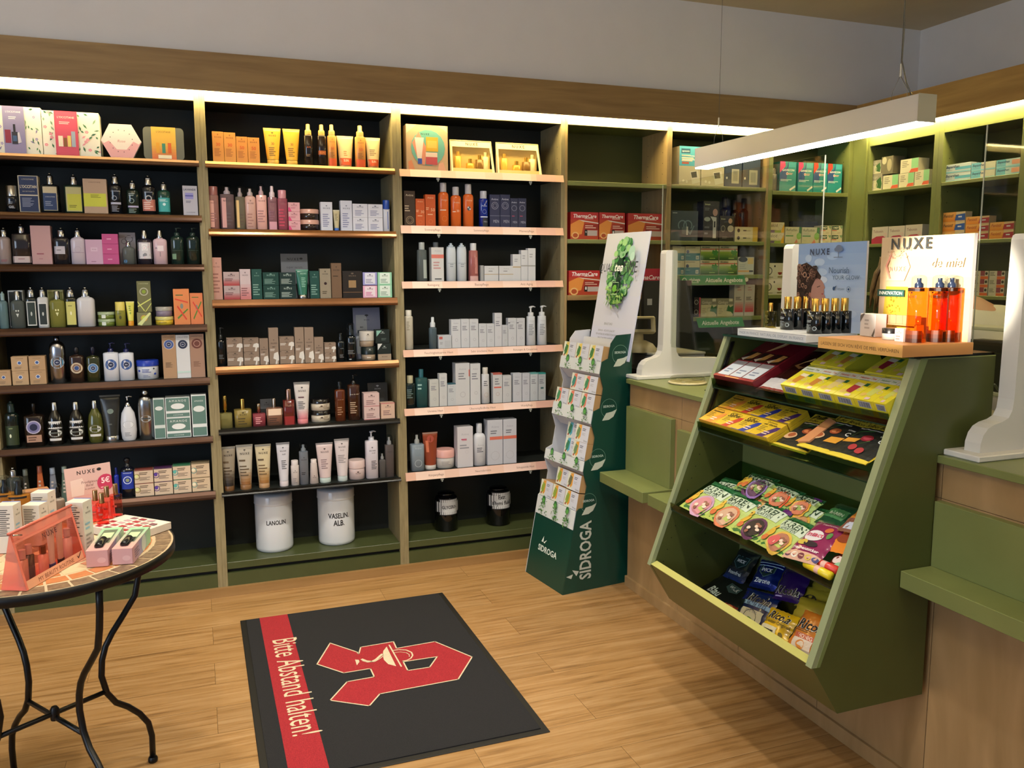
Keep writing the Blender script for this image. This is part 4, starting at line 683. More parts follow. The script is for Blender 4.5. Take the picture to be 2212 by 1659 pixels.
# ---- third bay
AV=lambda c,y=.88,w=.6:T(.5,y,w,c,'Avène','r')
WB=lambda c='#8a8c98':[AV('#8f93a2',.87,.5),L(.15,.6,.85,.78,3,'#7a7c88'),O(.55,.28,.13,.15,c)]
row(2.114,'top shelf of third bay',[
 (877,968,270,'box','square gift set box with round teal window',{'nm':'gift_box','c':'#c9a886','d':.07,'p':[PG([(.0,1),(.25,1),(.0,.8)],'#e6b89c'),PG([(.75,1),(.95,1),(1,.85)],'#e6b89c'),PG([(.05,.0),(.2,.0),(.12,.22),(.04,.18)],'#e0936c'),PG([(.75,0),(.95,0),(.88,.2),(.78,.16)],'#e0a890'),E(.52,.5,.41,.41,'#6fb0a4'),PG([(.14,.6),(.3,.85),(.48,.5),(.44,.12),(.3,.15)],'#dc9078'),T(.45,.8,.2,'#2a4a48','NUXE','bw'),PG([(.2,.72),(.42,.72),(.36,.26),(.26,.26)],'#e6d8d0'),R(.27,.14,.37,.26,'#3a56b4'),R(.47,.42,.76,.74,'#d6a838'),R(.5,.5,.73,.66,'#e2be5e'),R(.46,.28,.74,.4,'#e8cfc4'),R(.46,.13,.74,.3,'#c4545c')]}),
 (973,1069,302,'pouch','cream gift pouch with clear window and four minis',{}),(1073,1171,308,'pouch','cream gift pouch with clear window and four minis',{})])
SP=lambda c,n:[AV(c,.9,.6),T(.72,.52,.42,c,n,'r'),L(.05,.5,.45,.6,2,c),L(.2,.34,.8,.4,1,c),O(.5,.14,.17,.2,'#d8703a')]
row(1.834,'second shelf of third bay',[
 (873,897,412,'box','tall brown carton with swirl',{'c':'#3c2a1a','p':[AV('#c9b9a0',.88,.7),L(.05,.4,.6,.6,3,'#b9a488'),O(.5,.16,.3,.36,'#8a7458'),O(.5,.16,.18,.22,'#8a7458')]}),
 (898,918,429,'box','short orange sun care carton',{'c':'#c4541e','p':SP('#e8b890','30')}),(919,941,420,'box','tall orange sun care carton',{'c':'#c4541e','p':SP('#e8b890','50')}),
 (949,971,394,'bot','tall orange sun spray with white head',{'nm':'spray_bottle','c':'#d8662a','hb':.8,'sh':.12,'cap':'cyl','cc':'#b9b4b8','cr':.62,'nk':.6,'p':[AV('#e8b890',.86,.6),L(.1,.5,.9,.56,1,'#f0d8c0'),O(.5,.25,.22,.25,'#e07a3c')]}),
 (976,998,403,'bot','orange sun spray can with white dome cap',{'nm':'spray_bottle','c':'#d8662a','hb':.8,'sh':.12,'cap':'cyl','cc':'#b9b4b8','cr':.62,'nk':.6,'p':[AV('#e8b890',.86,.6),T(.6,.56,.3,'#f0c8a8','30','r'),L(.1,.5,.5,.56,1,'#f0d8c0')]}),
 (1003,1025,397,'bot','orange children sun spray with small picture',{'nm':'spray_bottle','c':'#d8662a','hb':.78,'sh':.12,'cap':'cyl','cc':'#b9b4b8','cr':.62,'nk':.6,'p':[AV('#e8b890',.9,.6),E(.45,.62,.18,.2,'#4a5058'),E(.38,.66,.07,.08,'#c8ccd0'),E(.55,.6,.07,.08,'#c8ccd0')]}),
 (1037,1056,412,'bot','royal blue shaving can with white cap',{'c':'s#142a86','hb':.8,'sh':.08,'cap':'cyl','cc':'#b4b6c0','cr':.75,'nk':.7,'p':[AV('#c4cce4',.8,.6),O(.5,.58,.2,.23,'#8a98c8'),R(.0,.36,1,.4,'#c4cce4'),R(.3,.0,1,.34,'#22242e'),T(.65,.2,.5,'#8a8c98','MEN','r')]}),
 (1058,1080,420,'box','tall navy carton for men with swirl',{'c':'#23284a','p':[AV('#b9bcd0',.86,.7),O(.5,.66,.3,.34,'#8a8ca4'),O(.5,.66,.17,.2,'#8a8ca4'),R(0,.34,1,.355,'#6a6c84'),T(.62,.18,.6,'#9a9cb0','MEN','rc')]}),
 (1080.5,1102,420,'box','tall navy carton for men with swirl',{'c':'#23284a','p':[AV('#b9bcd0',.86,.7),O(.5,.66,.3,.34,'#8a8ca4'),O(.5,.66,.17,.2,'#8a8ca4'),R(0,.34,1,.355,'#6a6c84'),T(.62,.18,.6,'#9a9cb0','MEN','rc')]}),
 (1102.5,1119,428,'box','short navy carton for men with red word',{'c':'#232846','p':[AV('#b9bcd0',.86,.7),O(.5,.66,.3,.34,'#8a8ca4'),L(.2,.36,.7,.42,1,'#a03a58'),T(.6,.18,.6,'#9a9cb0','MEN','rc')]}),
 (1119.5,1137,428,'box','short navy carton for men with red word',{'c':'#232846','p':[AV('#b9bcd0',.86,.7),O(.5,.66,.3,.34,'#8a8ca4'),L(.2,.36,.7,.42,1,'#a03a58'),T(.6,.18,.6,'#9a9cb0','MEN','rc')]})])
row(1.55,'third shelf of third bay',[
 (902,925,523,'bot','clear grey cleansing bottle with grey cap',{'c':'g#8a9494','tp':.9,'hb':.82,'sh':.03,'cap':'cyl','cc':'#9aa0a0','cr':.55,'nk':.5,'liq':'l#5f6a6c','lv':.9,'p':[R(.55,.1,.9,.7,'#9aa4a0')]}),
 (934,953,523,'bot','grey bottle behind a white carton',{'c':'#4a5052','hb':.84,'sh':.03,'cap':'cyl','cc':'#8f9498','cr':.6,'nk':.5,'dy':.06}),
 (932,959,534,'box','white carton with coral stripe in front of a bottle',{'c':'#c4c4c4','p':[AV('#a9a9b0',.9,.5),R(0,.68,1,.79,'#cf7468'),L(.15,.35,.85,.6,3,'#b98a8a'),R(.25,.05,.8,.09,'#5a5c60')]}),
 (966,987,522,'bot','white foam bottle with clear dome cap',{'c':'#c0c8d0','hb':.88,'sh':.2,'cap':'dome','cc':'#d0d4da','cr':.9,'nk':.85,'p':[L(.3,.5,.8,.65,2,'#8a929c'),R(0,.64,1,.66,'#9aa4b0')]}),
 (989,1010,522,'bot','white foam bottle with clear dome cap',{'c':'#c0c8d0','hb':.88,'sh':.2,'cap':'dome','cc':'#d0d4da','cr':.9,'nk':.85,'p':[L(.3,.5,.8,.65,2,'#8a929c'),R(0,.64,1,.66,'#9aa4b0')]}),
 (1014,1036,525,'bot','rose lotion bottle with white cap',{'c':'#9f5f5c','tp':.86,'hb':.82,'sh':.03,'cap':'cyl','cc':'#c9c9cc','cr':.6,'nk':.5,'p':[R(0,0,1,.17,'#c9a09c'),R(.55,.25,.85,.8,'#b87a74'),O(.4,.5,.2,.23,'#8a4a48')]}),
 (1038,1045,573,'box','slim white carton end behind wide one',{'c':'#9a9c9e','d':.04}),
 (1046,1077,574,'box','white cream carton with thin gold line',{'c':'#c6c8cc','p':[AV('#a4a6aa',.82,.4),L(.3,.6,.7,.7,1,'#7a7c80'),R(0,.42,1,.46,'#b09a70')]}),
 (1078,1109,574,'box','white cream carton with thin gold line',{'c':'#c6c8cc','p':[AV('#a4a6aa',.82,.4),L(.3,.6,.7,.7,1,'#7a7c80'),R(0,.42,1,.46,'#b09a70')]}),
 (1107.5,1125,549,'box','short white serum carton with gold line',{'c':'#c8cacf','p':[L(.2,.7,.8,.85,2,'#9a9ca4'),R(0,.5,1,.54,'#b09a70')]}),
 (1125.5,1140,540,'box','medium white serum carton with silver line',{'c':'#c8cacf','p':[L(.2,.7,.8,.85,2,'#9a9ca4'),R(0,.47,1,.51,'#9a9a98')]}),
 (1140.5,1157,536,'box','tallest white serum carton',{'c':'#c8cacf','p':[L(.2,.7,.8,.85,2,'#9a9ca4'),R(0,.44,1,.48,'#9a9a98')]})])
row(1.197,'fourth shelf of third bay',[
 (875,894,670,'bot','white thermal water spray can',{'c':'#b9b4a4','hb':.86,'sh':.06,'cap':'cyl','cc':'#c9c6bc','cr':.7,'nk':.68,'p':[L(.2,.6,.6,.9,5,'#8a8470')]}),
 (928,945,685,'bot','small clear blue grey spray bottle',{'nm':'spray_bottle','c':'l#6c7f88','hb':.7,'sh':.1,'cap':'spray','cc':'#c4ccd0','cr':.65,'p':[R(.4,.0,.8,.4,'#3a464c')]}),
 (947,977,724,'box','low white carton with red corner print',{'c':'#b8bcc2','p':[R(.05,.7,.3,.9,'#b05a54'),R(.45,.1,.9,.6,'#aeb2b8'),L(.1,.3,.4,.5,2,'#8a8c92')]}),
 (974.5,995.5,690,'box','tall white tube carton',{'c':'#c0c3c9','p':WB()}),(996,1014,689,'box','tall white tube carton',{'c':'#c0c3c9','p':WB()}),(1014.5,1033.5,689,'box','tall white tube carton',{'c':'#c0c3c9','p':WB()}),
 (1034.5,1051,699,'box','medium white carton',{'c':'#bfc2c8','p':WB()}),(1051.5,1068,699,'box','medium white carton',{'c':'#bfc2c8','p':WB()}),
 (1068.5,1084.5,676,'box','tallest white carton of the shelf',{'c':'#c2c4ca','p':WB()}),(1085,1097,702,'box','narrow short white carton',{'c':'#b8bbc1','p':WB()}),
 (1097.5,1115.5,687,'box','white carton with dark side flash',{'c':'#bfc2c8','p':[WB(),R(0,.82,.25,.85,'#4a4c54')]}),(1116,1134,687,'box','white carton with dark side flash',{'c':'#bfc2c8','p':[WB(),R(0,.82,.25,.85,'#4a4c54')]}),
 (1139,1160,660,'bot','tall white pump bottle',{'nm':'pump_bottle','c':'#c6cad0','tp':.82,'hb':.74,'sh':.03,'cap':'pump','cc':'#c6c9cd','cr':.55,'nk':.5,'p':[AV('#a9adb4',.86,.6),L(.15,.35,.85,.75,7,'#7a8088')]}),
 (1163,1184,659,'bot','tall white pump bottle',{'nm':'pump_bottle','c':'#c6cad0','tp':.82,'hb':.74,'sh':.03,'cap':'pump','cc':'#c6c9cd','cr':.55,'nk':.5,'p':[AV('#a9adb4',.86,.6),L(.15,.35,.85,.75,7,'#7a8088')]})])
row(.888,'fifth shelf of third bay',[
 (877,899,812,'bot','black green gel bottle with pale cap',{'c':'s#10201e','hb':.78,'sh':.04,'sq':4,'cap':'cyl','cc':'#a8a284','cr':.6,'nk':.5,'p':[L(.1,.4,.8,.8,5,'#6a7f7c')]}),
 (900,925,798,'bot','blue green gel bottle with teal cap',{'c':'l#3c6a6a','hb':.79,'sh':.04,'sq':4,'cap':'cyl','cc':'#1f5560','cr':.4,'nk':.35,'p':[L(.1,.6,.6,.85,2,'#8fb4b0')]}),
 (928,948,820,'box','white carton, medium height, left of a taller one',{'c':'#b9bbb8','p':WB()}),(949,966,807,'box','tall slim white carton',{'c':'#bfc1c2','p':WB()}),
 (967,985,828,'box','short white carton with dark teal top',{'c':'#b9bec2','top':'#2c5866','p':WB()}),
 (984,1015,784,'box','largest white carton with small coral flag',{'c':'#bfc1c4','p':[AV('#9fa2ac',.86,.5),L(.2,.6,.8,.78,3,'#7a7c84'),R(.92,.68,1,.84,'#c87068'),O(.5,.25,.16,.19,'#a6a8ae')]}),
 (1016,1038,785,'box','large white carton',{'c':'#c2c4c7','p':WB()}),
 (1041,1060,794,'bot','slim white bottle with tapered cap',{'c':'#c4c5c8','tp':.86,'hb':.82,'sh':.02,'cap':'cyl','cc':'#c2bdb4','cr':.6,'nk':.58,'p':[L(.2,.6,.8,.8,3,'#5a5c64'),O(.5,.3,.22,.25,'#b09a88')]}),
 (1065,1085,806,'box','white carton with red top and stripe',{'c':'#bfc0c2','top':'#b0584c','p':[L(.2,.6,.8,.85,3,'#7a7c84'),R(.1,.5,.9,.55,'#cf6a5c'),O(.5,.3,.16,.19,'#a88a84')]}),
 (1086,1105,811,'box','plain white carton beside red striped one',{'c':'#bcbec0','p':WB()}),
 (1108,1127,806,'box','white wound care carton',{'c':'#b9bcc4','p':WB()}),(1128,1144.5,806,'box','white wound care carton',{'c':'#b9bcc4','p':WB()}),
 (1145.5,1162,805,'box','white carton with pale teal top',{'c':'#b9bfc4','top':'#5f9c9a','p':WB()}),
 (1163,1179,805,'box','white carton with bright teal top',{'c':'#b4babe','top':'#2f8f88','p':[WB(),R(.3,.42,.7,.48,'#3a6468')]})])
row(.545,'lowest shelf of third bay',[
 (889,918,935,'bot','blue grey foam bottle with clear cap',{'c':'#7d8a94','hb':.7,'sh':.03,'sq':5,'cap':'dome','cc':'#b9b4ac','cr':.62,'nk':.5,'p':[AV('#a9b8c4',.88,.5),T(.5,.62,.4,'#5a7a94','Tolérance','ri'),O(.5,.3,.24,.28,'#a0acb4')]}),
 (915,949,935,'tube','clear orange gel tube with white cap',{'c':'l#b55a3c','cc':'#c4c0bc','crimp':'#a88a7c','ch':.12,'r0':.36,'dy':.012,'p':[E(.5,.8,.24,.22,'#9c4030'),R(.15,.4,.35,.75,'#c46a48')]}),
 (946,987,973,'jar','white body balm jar with pink lid',{'c':'#c0bcb8','cc':'#d8a49c','lf':.42,'p':[L(.2,.3,.8,.7,3,'#9a9694')]}),
 (988,1022,922,'box','white carton with pink word and line',{'c':'#c8c6cc','p':[AV('#a6a6b2',.82,.5),L(.25,.66,.75,.73,1,'#b85a74'),R(.3,.66,.6,.67,'#b85a74'),L(.15,.45,.85,.58,2,'#8a8c96'),O(.6,.38,.09,.1,'#b0b0b8')]}),
 (1025,1052,916,'bot','white pump bottle with silver white head',{'nm':'pump_bottle','c':'#ccced4','hb':.8,'sh':.2,'cap':'cyl','cc':'#c0c2c6','cr':.46,'nk':.4,'p':[AV('#a6a8b2',.78,.5),L(.2,.5,.8,.7,3,'#5a5e6a'),O(.5,.25,.22,.25,'#bcbec4')]}),
 (1053,1086,907,'box','large white carton with coral stripe',{'c':'#bcbfc8','p':[AV('#9c9eac',.85,.5),R(.15,.56,1,.63,'#cf6c58'),L(.2,.68,.8,.78,2,'#6a6c78'),O(.5,.2,.26,.29,'#aeb0b8')]}),
 (1087,1116,905,'box','large white carton with coral stripe',{'c':'#bcbfc8','p':[AV('#9c9eac',.85,.5),R(0,.56,1,.63,'#cf6c58'),L(.2,.68,.8,.78,2,'#6a6c78'),O(.5,.2,.26,.29,'#aeb0b8')]})])
# ---- apothecary jars on the bottom boards
def ajar(px0,px1,yb,yt,lab,lines,y):
    a=on(px0,(yb+yt)/2,1,y); b=on(px1,(yb+yt)/2,1,y); r=(b.x-a.x)/2; h=on((px0+px1)/2,yt,1,y).z-.167
    t=thing('apothecary_jar',lab,'jar',((a.x+b.x)/2,y,.1672)); m=mt('#cfd3d8',.12); g=G()
    g.lathe([(r*.9,0),(r*.98,.006),(r,.02),(r,h*.8),(r*.99,h*.81)],m,seg=40)
    sf=Sf(2*r,h*.8,lambda u,v,e:((u-.5)*1.98*r,-r*math.sqrt(max(0,1-((u-.5)*1.98)**2))-e-.0004,v*h*.8),12)
    pr(g,sf,lines); g.obj('jar_body',t)
    g=G(); g.lathe([(r*1.01,h*.81),(r*1.04,h*.83),(r*1.02,h*.85),(r*1.02,h*.95),(r*.98,h*.985),(r*.5,h),(0.001,h)],m,seg=40); g.obj('lid',t)
ajar(551,632,1185,1061,'white ceramic jar lettered LANOLIN on the green bottom board',[T(.52,.66,.52,'#15161a','LANOLIN','bc')],.16)
ajar(687,765,1172,1050,'white ceramic jar lettered VASELIN. ALB. on the green bottom board',[T(.5,.68,.56,'#15161a','VASELIN.','bc'),T(.5,.52,.3,'#15161a','ALB.','bc')],.16)
def dkjar(px0,px1,yt,ly0,ly1,lab,ops,y):
    ym=(ly0+ly1)/2; a=on(px0,ym,1,y); b=on(px1,ym,1,y); r=(b.x-a.x)/2*.98; h=on((px0+px1)/2,yt,1,y).z-.167
    t=thing('apothecary_bottle',lab,'jar',((a.x+b.x)/2,y,.1672)); m=mt('#07080a',.06); g=G()
    g.lathe([(r*.9,0),(r,.008),(r,h*.82),(r*.9,h*.9),(r*.62,h*.95)],m,seg=36); g.obj('bottle_body',t)
    g=G(); g.lathe([(r*.7,h*.95),(r*.75,h*.97),(r*.7,h),(0.001,h*1.01)],m,seg=28); g.obj('stopper',t)
    z0=on((px0+px1)/2,ly1,1,y).z-.167; z1=on((px0+px1)/2,ly0,1,y).z-.167; g=G()
    sf=Sf(2*r,z1-z0,lambda u,v,e:((u-.5)*2*r,-r*math.sqrt(max(0.002,1-((u-.5)*1.97)**2))-e-.001,z0+v*(z1-z0)),12)
    def oct_(s,c): return [R(s,.12,1-s,.88,c),R(s+.1,s*2,.9-s,1-s*2,c)]
    pr(g,sf,[R(.0,.15,1,.85,'#1a1c20'),R(.1,0,.9,1,'#1a1c20'),R(.03,.2,.97,.8,'#c4c6c8'),R(.13,.05,.87,.95,'#c4c6c8'),ops]); g.obj('label',t)
dkjar(939,988,1063,1072,1107,'black glass jar lettered GLYCERIN on the green bottom board',[T(.52,.5,.66,'#101114','GLYCERIN','bc')],.15)
dkjar(1051,1101,1052,1057,1094,'black glass jar lettered Extr. Thymi fluid. on the bottom board',[T(.5,.72,.34,'#101114','Extr.','bc'),T(.5,.38,.82,'#101114','Thymi fluid.','bc')],.15)
# ---- fourth bay: heat pads
def TH(n='12',w=.84): return [R(0,0,1,.72,'#b03c22'),PG([(0,.1),(.0,.55),(.3,.72),(.5,.7),(.4,.2)],'#d98a3c'),PG([(.3,.72),(1,.62),(1,.58),(.45,.66)],'#d8d0c8'),T(.5,.86,w,'#f0e8e4','ThermaCare','bi'),L(.5,.74,.95,.79,1,'#e0c8c0'),R(.5,.36,1,.56,'#8f1f1c'),L(.52,.4,.98,.54,2,'#e0b8a8'),R(.5,.14,.6,.36,'#1a1414'),T(.55,.28,.06,'#e8e8e8',n),R(.6,.14,.96,.34,'#b4a8a4'),E(.17,.15,.13,.11,'#e0b070'),E(.17,.15,.09,.07,'#a8481e')]
row(1.775,'second shelf of fourth bay',[
 (1232,1293,458,'box','red heat pad carton, leftmost in the upper row',{'c':'#b4242a','p':TH('12')}),
 (1294,1350,459,'box','red heat pad carton, middle of the upper row',{'c':'#b4242a','p':TH('8')}),
 (1356,1432,461,'box','wide red heat pad carton, right in the upper row',{'c':'#b4242a','p':TH('8',.72)})],.03)
row(1.468,'third shelf of fourth bay',[
 (1228,1296,584,'box','wide red heat pad carton, left of the poster',{'c':'#b4242a','p':TH('8')}),
 (1350,1428,580,'box','crimson heat pad carton half hidden by the poster',{'c':'#b01c3c','p':[T(.55,.66,.8,'#f0e0e4','ThermaCare','bi'),R(0,0,1,.3,'#c8643c')]})],.03)
# ---- fifth bay
MON=lambda c,sc:[PG([(.5,.36),(.88,.4),(.98,.1),(.62,.04)],'#c4c2b4' if c else '#b4b8b8'),PG([(.54,.34),(.8,.37),(.84,.22),(.6,.2)],'#4a4a44'),E(.2,.12,.05,.05,sc),E(.36,.1,.05,.05,sc),L(.1,.6,.8,.8,3,sc)]
row(2.09,'top shelf of fifth bay',[
 (1467,1514,316,'box','blue and beige blood pressure monitor carton',{'c':'#b4ad94','d':.1,'p':[R(0,.5,1,1,'#4fa6c0'),R(.08,.82,.5,.94,'#2c5a74'),T(.29,.88,.34,'#d8e4e8','aponorm'),L(.12,.64,.95,.78,3,'#d8e4e8'),R(.12,.55,.44,.6,'#b05a4a'),MON(1,'#d0ccb8')]}),
 (1515,1565,318,'box','beige blood pressure monitor carton under the pendant lamp',{'c':'#b4ad94','d':.1,'p':[R(0,.5,1,1,'#4fa6c0'),MON(1,'#d0ccb8')]}),
 (1566,1603,322,'box','navy blood pressure monitor carton',{'c':'#2c3f5a','d':.1,'p':[L(.1,.62,.9,.7,2,'#b4c0cc'),R(.4,.1,.84,.48,'#a9a89c'),R(.48,.16,.76,.44,'#8a8c88'),E(.12,.24,.05,.06,'#c8ccd0')]}),
 (1605,1643,322,'box','navy blood pressure monitor carton',{'c':'#2f425c','d':.1,'p':[L(.1,.72,.9,.84,2,'#b4c0cc'),R(.36,.08,.84,.46,'#a9a89c'),R(.46,.14,.74,.4,'#8a8c88'),E(.12,.24,.05,.06,'#c8ccd0')]})],.03)
row(1.773,'second shelf of fifth bay',[
 (1449,1508,455,'box','grey blue carton with heart line drawing',{'c':'#384754','d':.1,'p':[L(.05,.9,.3,.95,1,'#a8b4bc'),O(.42,.52,.13,.17,'#6c8490'),O(.62,.52,.13,.17,'#6c8490'),R(.3,.2,.75,.42,'#384754'),PG([(.64,.36),(.7,.28),(.84,.52),(.87,.5),(.72,.2),(.6,.32)],'#6c8490'),R(.4,.22,.6,.46,'#5a6a70'),R(.57,.2,.63,.48,'#c0c4c4')]}),
 (1519,1553,434,'box','black ear thermometer carton',{'c':'#16161c','d':.07,'p':[T(.26,.92,.34,'#c4c8a0','braun'),L(.08,.76,.5,.84,2,'#6a6c74'),E(.25,.55,.2,.12,'#9aa4a0'),R(.62,.08,.84,.5,'#c0c0c2'),PG([(.45,.62),(.84,.6),(.84,.48),(.62,.5)],'#c0c0c2'),E(.75,.72,.16,.2,'#b08a84'),R(.68,.35,.78,.5,'#22242a'),L(.08,.3,.45,.4,1,'#6a6c74'),L(.08,.15,.45,.25,1,'#6a6c74')]}),
 (1554,1585,466,'box','black baby carton with round pictures',{'c':'#1c1816','d':.07,'dy':-.003,'p':[T(.25,.88,.3,'#b4b49c','braun'),E(.75,.8,.14,.16,'#c49a80'),E(.78,.5,.22,.2,'#c0b4a0'),E(.25,.5,.16,.2,'#8a847a'),E(.25,.5,.12,.15,'#3a3430'),L(.2,.1,.7,.2,2,'#7a7468')]}),
 (1587,1637,490,'box','flat yellow and cream thermometer carton',{'n':2,'c':'#cfc49c','p':[R(.78,0,1,1,'#c9a83c'),E(.16,.5,.06,.07,'#2a2420'),R(.36,.42,.5,.58,'#4a443c'),L(.5,.4,.76,.56,1,'#8a8474')]}),
 (1560,1577,425,'bot','tall dark bottle behind the cartons',{'c':'#241c18','cap':'cyl','cc':'#2c2624','cr':.6,'dy':.13}),
 (1581,1598,432,'bot','tall dark bottle behind the cartons',{'c':'#241c18','cap':'cyl','cc':'#2c2624','cr':.6,'dy':.13}),
 (1602,1619,428,'bot','tall dark bottle behind the cartons',{'c':'#241c18','cap':'cyl','cc':'#2c2624','cr':.6,'dy':.13})],.03)
TB=[R(0,0,1,.52,'#2a7484'),L(.03,.85,.95,.95,1,'#8a8470'),E(.16,.62,.1,.1,'#3a4a74'),R(.72,.08,.92,.34,'#c4ccc4'),T(.82,.2,.12,'#2a3a3c','50'),L(.06,.3,.5,.36,1,'#a4c4c4')]
PRS=[GR(0,0,1,.6,'#2c5c24','#8fae3c',5),R(0,.74,1,.8,'#c04030'),T(.28,.88,.44,'#1e1c18','PROSPAN','b'),PG([(.62,.5),(.66,.72),(.8,.66),(.84,.86),(.9,.66),(1,.6),(.92,.45),(.95,.25),(.8,.36),(.7,.2),(.72,.42)],'#3f8a3a'),L(.5,.08,.95,.2,1,'#a9d070')]
row(1.578,'third shelf of fifth bay',[
 (1452,1479,532,'box','teal and cream tablet carton behind the white stand',{'n':2,'c':'#cfc8a8','p':TB}),
 (1480,1512,532,'box','teal and cream tablet carton',{'n':2,'c':'#cfc8a8','p':TB}),
 (1513,1552,531,'box','green ivy leaf cough syrup carton',{'n':2,'c':'#d0cca8','p':PRS}),(1553.5,1593,531,'box','green ivy leaf cough syrup carton',{'n':2,'c':'#d0cca8','p':PRS}),
 (1594,1629,555,'box','small white and yellow carton with black oval',{'c':'#c4c8c0','p':[E(.3,.86,.28,.14,'#14202c'),R(.6,.6,.95,.95,'#dcc078'),L(.1,.3,.6,.6,3,'#a4acb0'),R(0,.14,.7,.24,'#d8a868'),R(.7,.14,.95,.24,'#3a3c40')]})],.03)
GIN=[R(0,.66,1,1,'#827f70'),T(.36,.8,.62,'#d8d4c4','Ginkgo','r'),PG([(.55,.3),(.7,.66),(.8,.5),(1,.6),(1,.1),(.85,.25)],'#2f6a3c'),O(.52,.4,.09,.11,'#a4ac9c'),R(.72,.84,.95,1,'#d4d0bc'),L(.08,.12,.4,.5,4,'#a8a490')]
row(1.33,'fourth shelf of fifth bay',[
 (1499,1513,642,'box','dark carton with pink edge behind the screen',{'n':2,'c':'#221a1c','p':[R(.8,0,1,1,'#c04058'),O(.35,.5,.25,.32,'#a8a0a0')]}),
 (1514,1548,645,'box','grey and cream ginkgo carton with green leaf',{'c':'#c9c2a4','p':GIN}),(1549.5,1584,645,'box','grey and cream ginkgo carton with green leaf',{'c':'#c9c2a4','p':GIN}),
 (1585.5,1607,615,'box','tall white carton fading to red at its foot',{'c':'#bdb4ac','p':[GR(.08,.12,.92,.5,'#c44a54','#bdb4ac',6),L(.15,.5,.85,.62,3,'#3a3838'),L(.3,.8,.8,.95,2,'#b48a84')]}),
 (1608,1630,615,'box','tall white carton fading to red at its foot',{'c':'#bdb4ac','p':[GR(.08,.12,.92,.5,'#c44a54','#bdb4ac',6),L(.15,.5,.85,.62,3,'#3a3838'),L(.3,.8,.8,.95,2,'#b48a84')]})],.03)
# offer banners on the shelf edges of the fifth bay
def banner(px0,px1,z0,z1,lab,ops,sl=.02):
    a=on(px0,600,1,-.012).x; b=on(px1,600,1,-.012).x; g=G(); t=.002
    g.prism([(a,z1),(b-sl,z1),(b,z0),(a+sl,z0)],1,-.012,-.010,mt('#2f8f4e',.35)); 
    pr(g,Sf(b-a,z1-z0,lambda u,v,e:(a+u*(b-a),-.012-e,z0+v*(z1-z0))),ops); g.obj('offer_banner',label=lab,cat='sign')
banner(1468,1613,1.518,1.574,'upper green shelf banner reading Aktuelle Angebote with round logo',[T(.66,.52,.56,'#dfe8dc','Aktuelle Angebote','b'),O(.07,.5,.022,.034,'#dfe8dc'),T(.22,.58,.16,'#dfe8dc','alphega','b'),L(.15,.16,.34,.36,1,'#a8ccb0')])
banner(1506,1612,1.268,1.324,'lower green shelf banner reading Aktuelle Angebote',[T(.5,.5,.76,'#dfe8dc','Aktuelle Angebote','b')])
for px,zz in ((1612,1.515),(1598,1.512)):
    g=G(); P=on(px,604,1,-.006); g.lathe([(.012,0),(.012,.004)],mt('#cfcabc'),seg=16); g.xf(Matrix.Translation((P.x,-.006,P.z))@Matrix.Rotation(PI/2,4,'X')); g.obj('shelf_button',label='small round white button %s under the upper green banner'%('right' if px==1612 else 'left'),cat='button')
# ---- sixth bay
GV=lambda c:[PG([(0,1),(.3,1),(.34,.86),(.2,.74),(0,.6)],c),PG([(0,.34),(.0,.62),(.2,.76),(.42,.8),(.5,1),(.55,1),(.5,.78),(.4,.34)],'#1f4a8a'),R(.52,.82,.95,.98,'#3aa0b0'),T(.5,.72,.74,'#e8ecec','GAVISCON','bi'),E(.44,.6,.06,.07,'#f0ece8'),E(.44,.6,.035,.04,'#c8342c'),L(.5,.56,.9,.64,2,'#e0b0a8'),L(.05,.34,.85,.42,2,'#cfe4e4'),PG([(.6,.08),(.95,.22),(.98,.16),(.66,.03)],'#d4d8d8')]
row(2.076,'top shelf of sixth bay',[
 (1684,1720,349,'box','turquoise heartburn remedy carton with pink corner',{'c':'#1f8a90','p':GV('#d83a7a'),'d':.08,'sp':[R(0,0,1,1,'#1a5a5c')]}),
 (1724,1756.5,351,'box','turquoise heartburn remedy carton with pink corner',{'c':'#1f8a90','p':GV('#d83a7a'),'d':.08}),
 (1757,1787,352,'box','turquoise heartburn remedy carton with red corner',{'c':'#1f8a90','p':GV('#d03428'),'d':.08}),
 (1787.5,1819,354,'box','turquoise heartburn remedy carton with red corner',{'c':'#1f8a90','p':GV('#d03428'),'d':.08}),
 (1668,1682,362,'bot','grey bottle beside the turquoise cartons',{'c':'#8f8c84','dy':.02,'cc':'#a8a498'})],.03)
TC=[T(.3,.72,.56,'#3a3a34','Talcid','r'),O(.78,.55,.13,.15,'#b8ac88'),R(.0,0,.5,.26,'#6f5a78'),R(.4,0,.8,.24,'#8aa03c'),PG([(.8,0),(1,0),(1,.9),(.85,.4)],'#d8a41e')]
RF=[T(.4,.82,.68,'#3a4a3c','Refluthin','r'),L(.05,.52,.6,.7,3,'#a8a890'),R(.03,.42,.5,.5,'#4a8a4c'),PG([(.86,1),(1,1),(1,.6),(.84,.62)],'#3f7a3c'),E(.85,.45,.15,.17,'#8fbf5a'),PG([(.55,0),(.8,.05),(.72,.28)],'#d88a74'),L(.08,.14,.4,.2,1,'#b4b09a')]
OM=[R(.02,.55,.62,.95,'#1f4a2c'),T(.32,.75,.5,'#e0dcc4','OMEP','bi'),R(.0,.42,.45,.5,'#c8543c'),PG([(.7,.95),(1,.95),(.9,.6)],'#7a9a6c'),L(.5,.1,.9,.3,2,'#b0a890')]
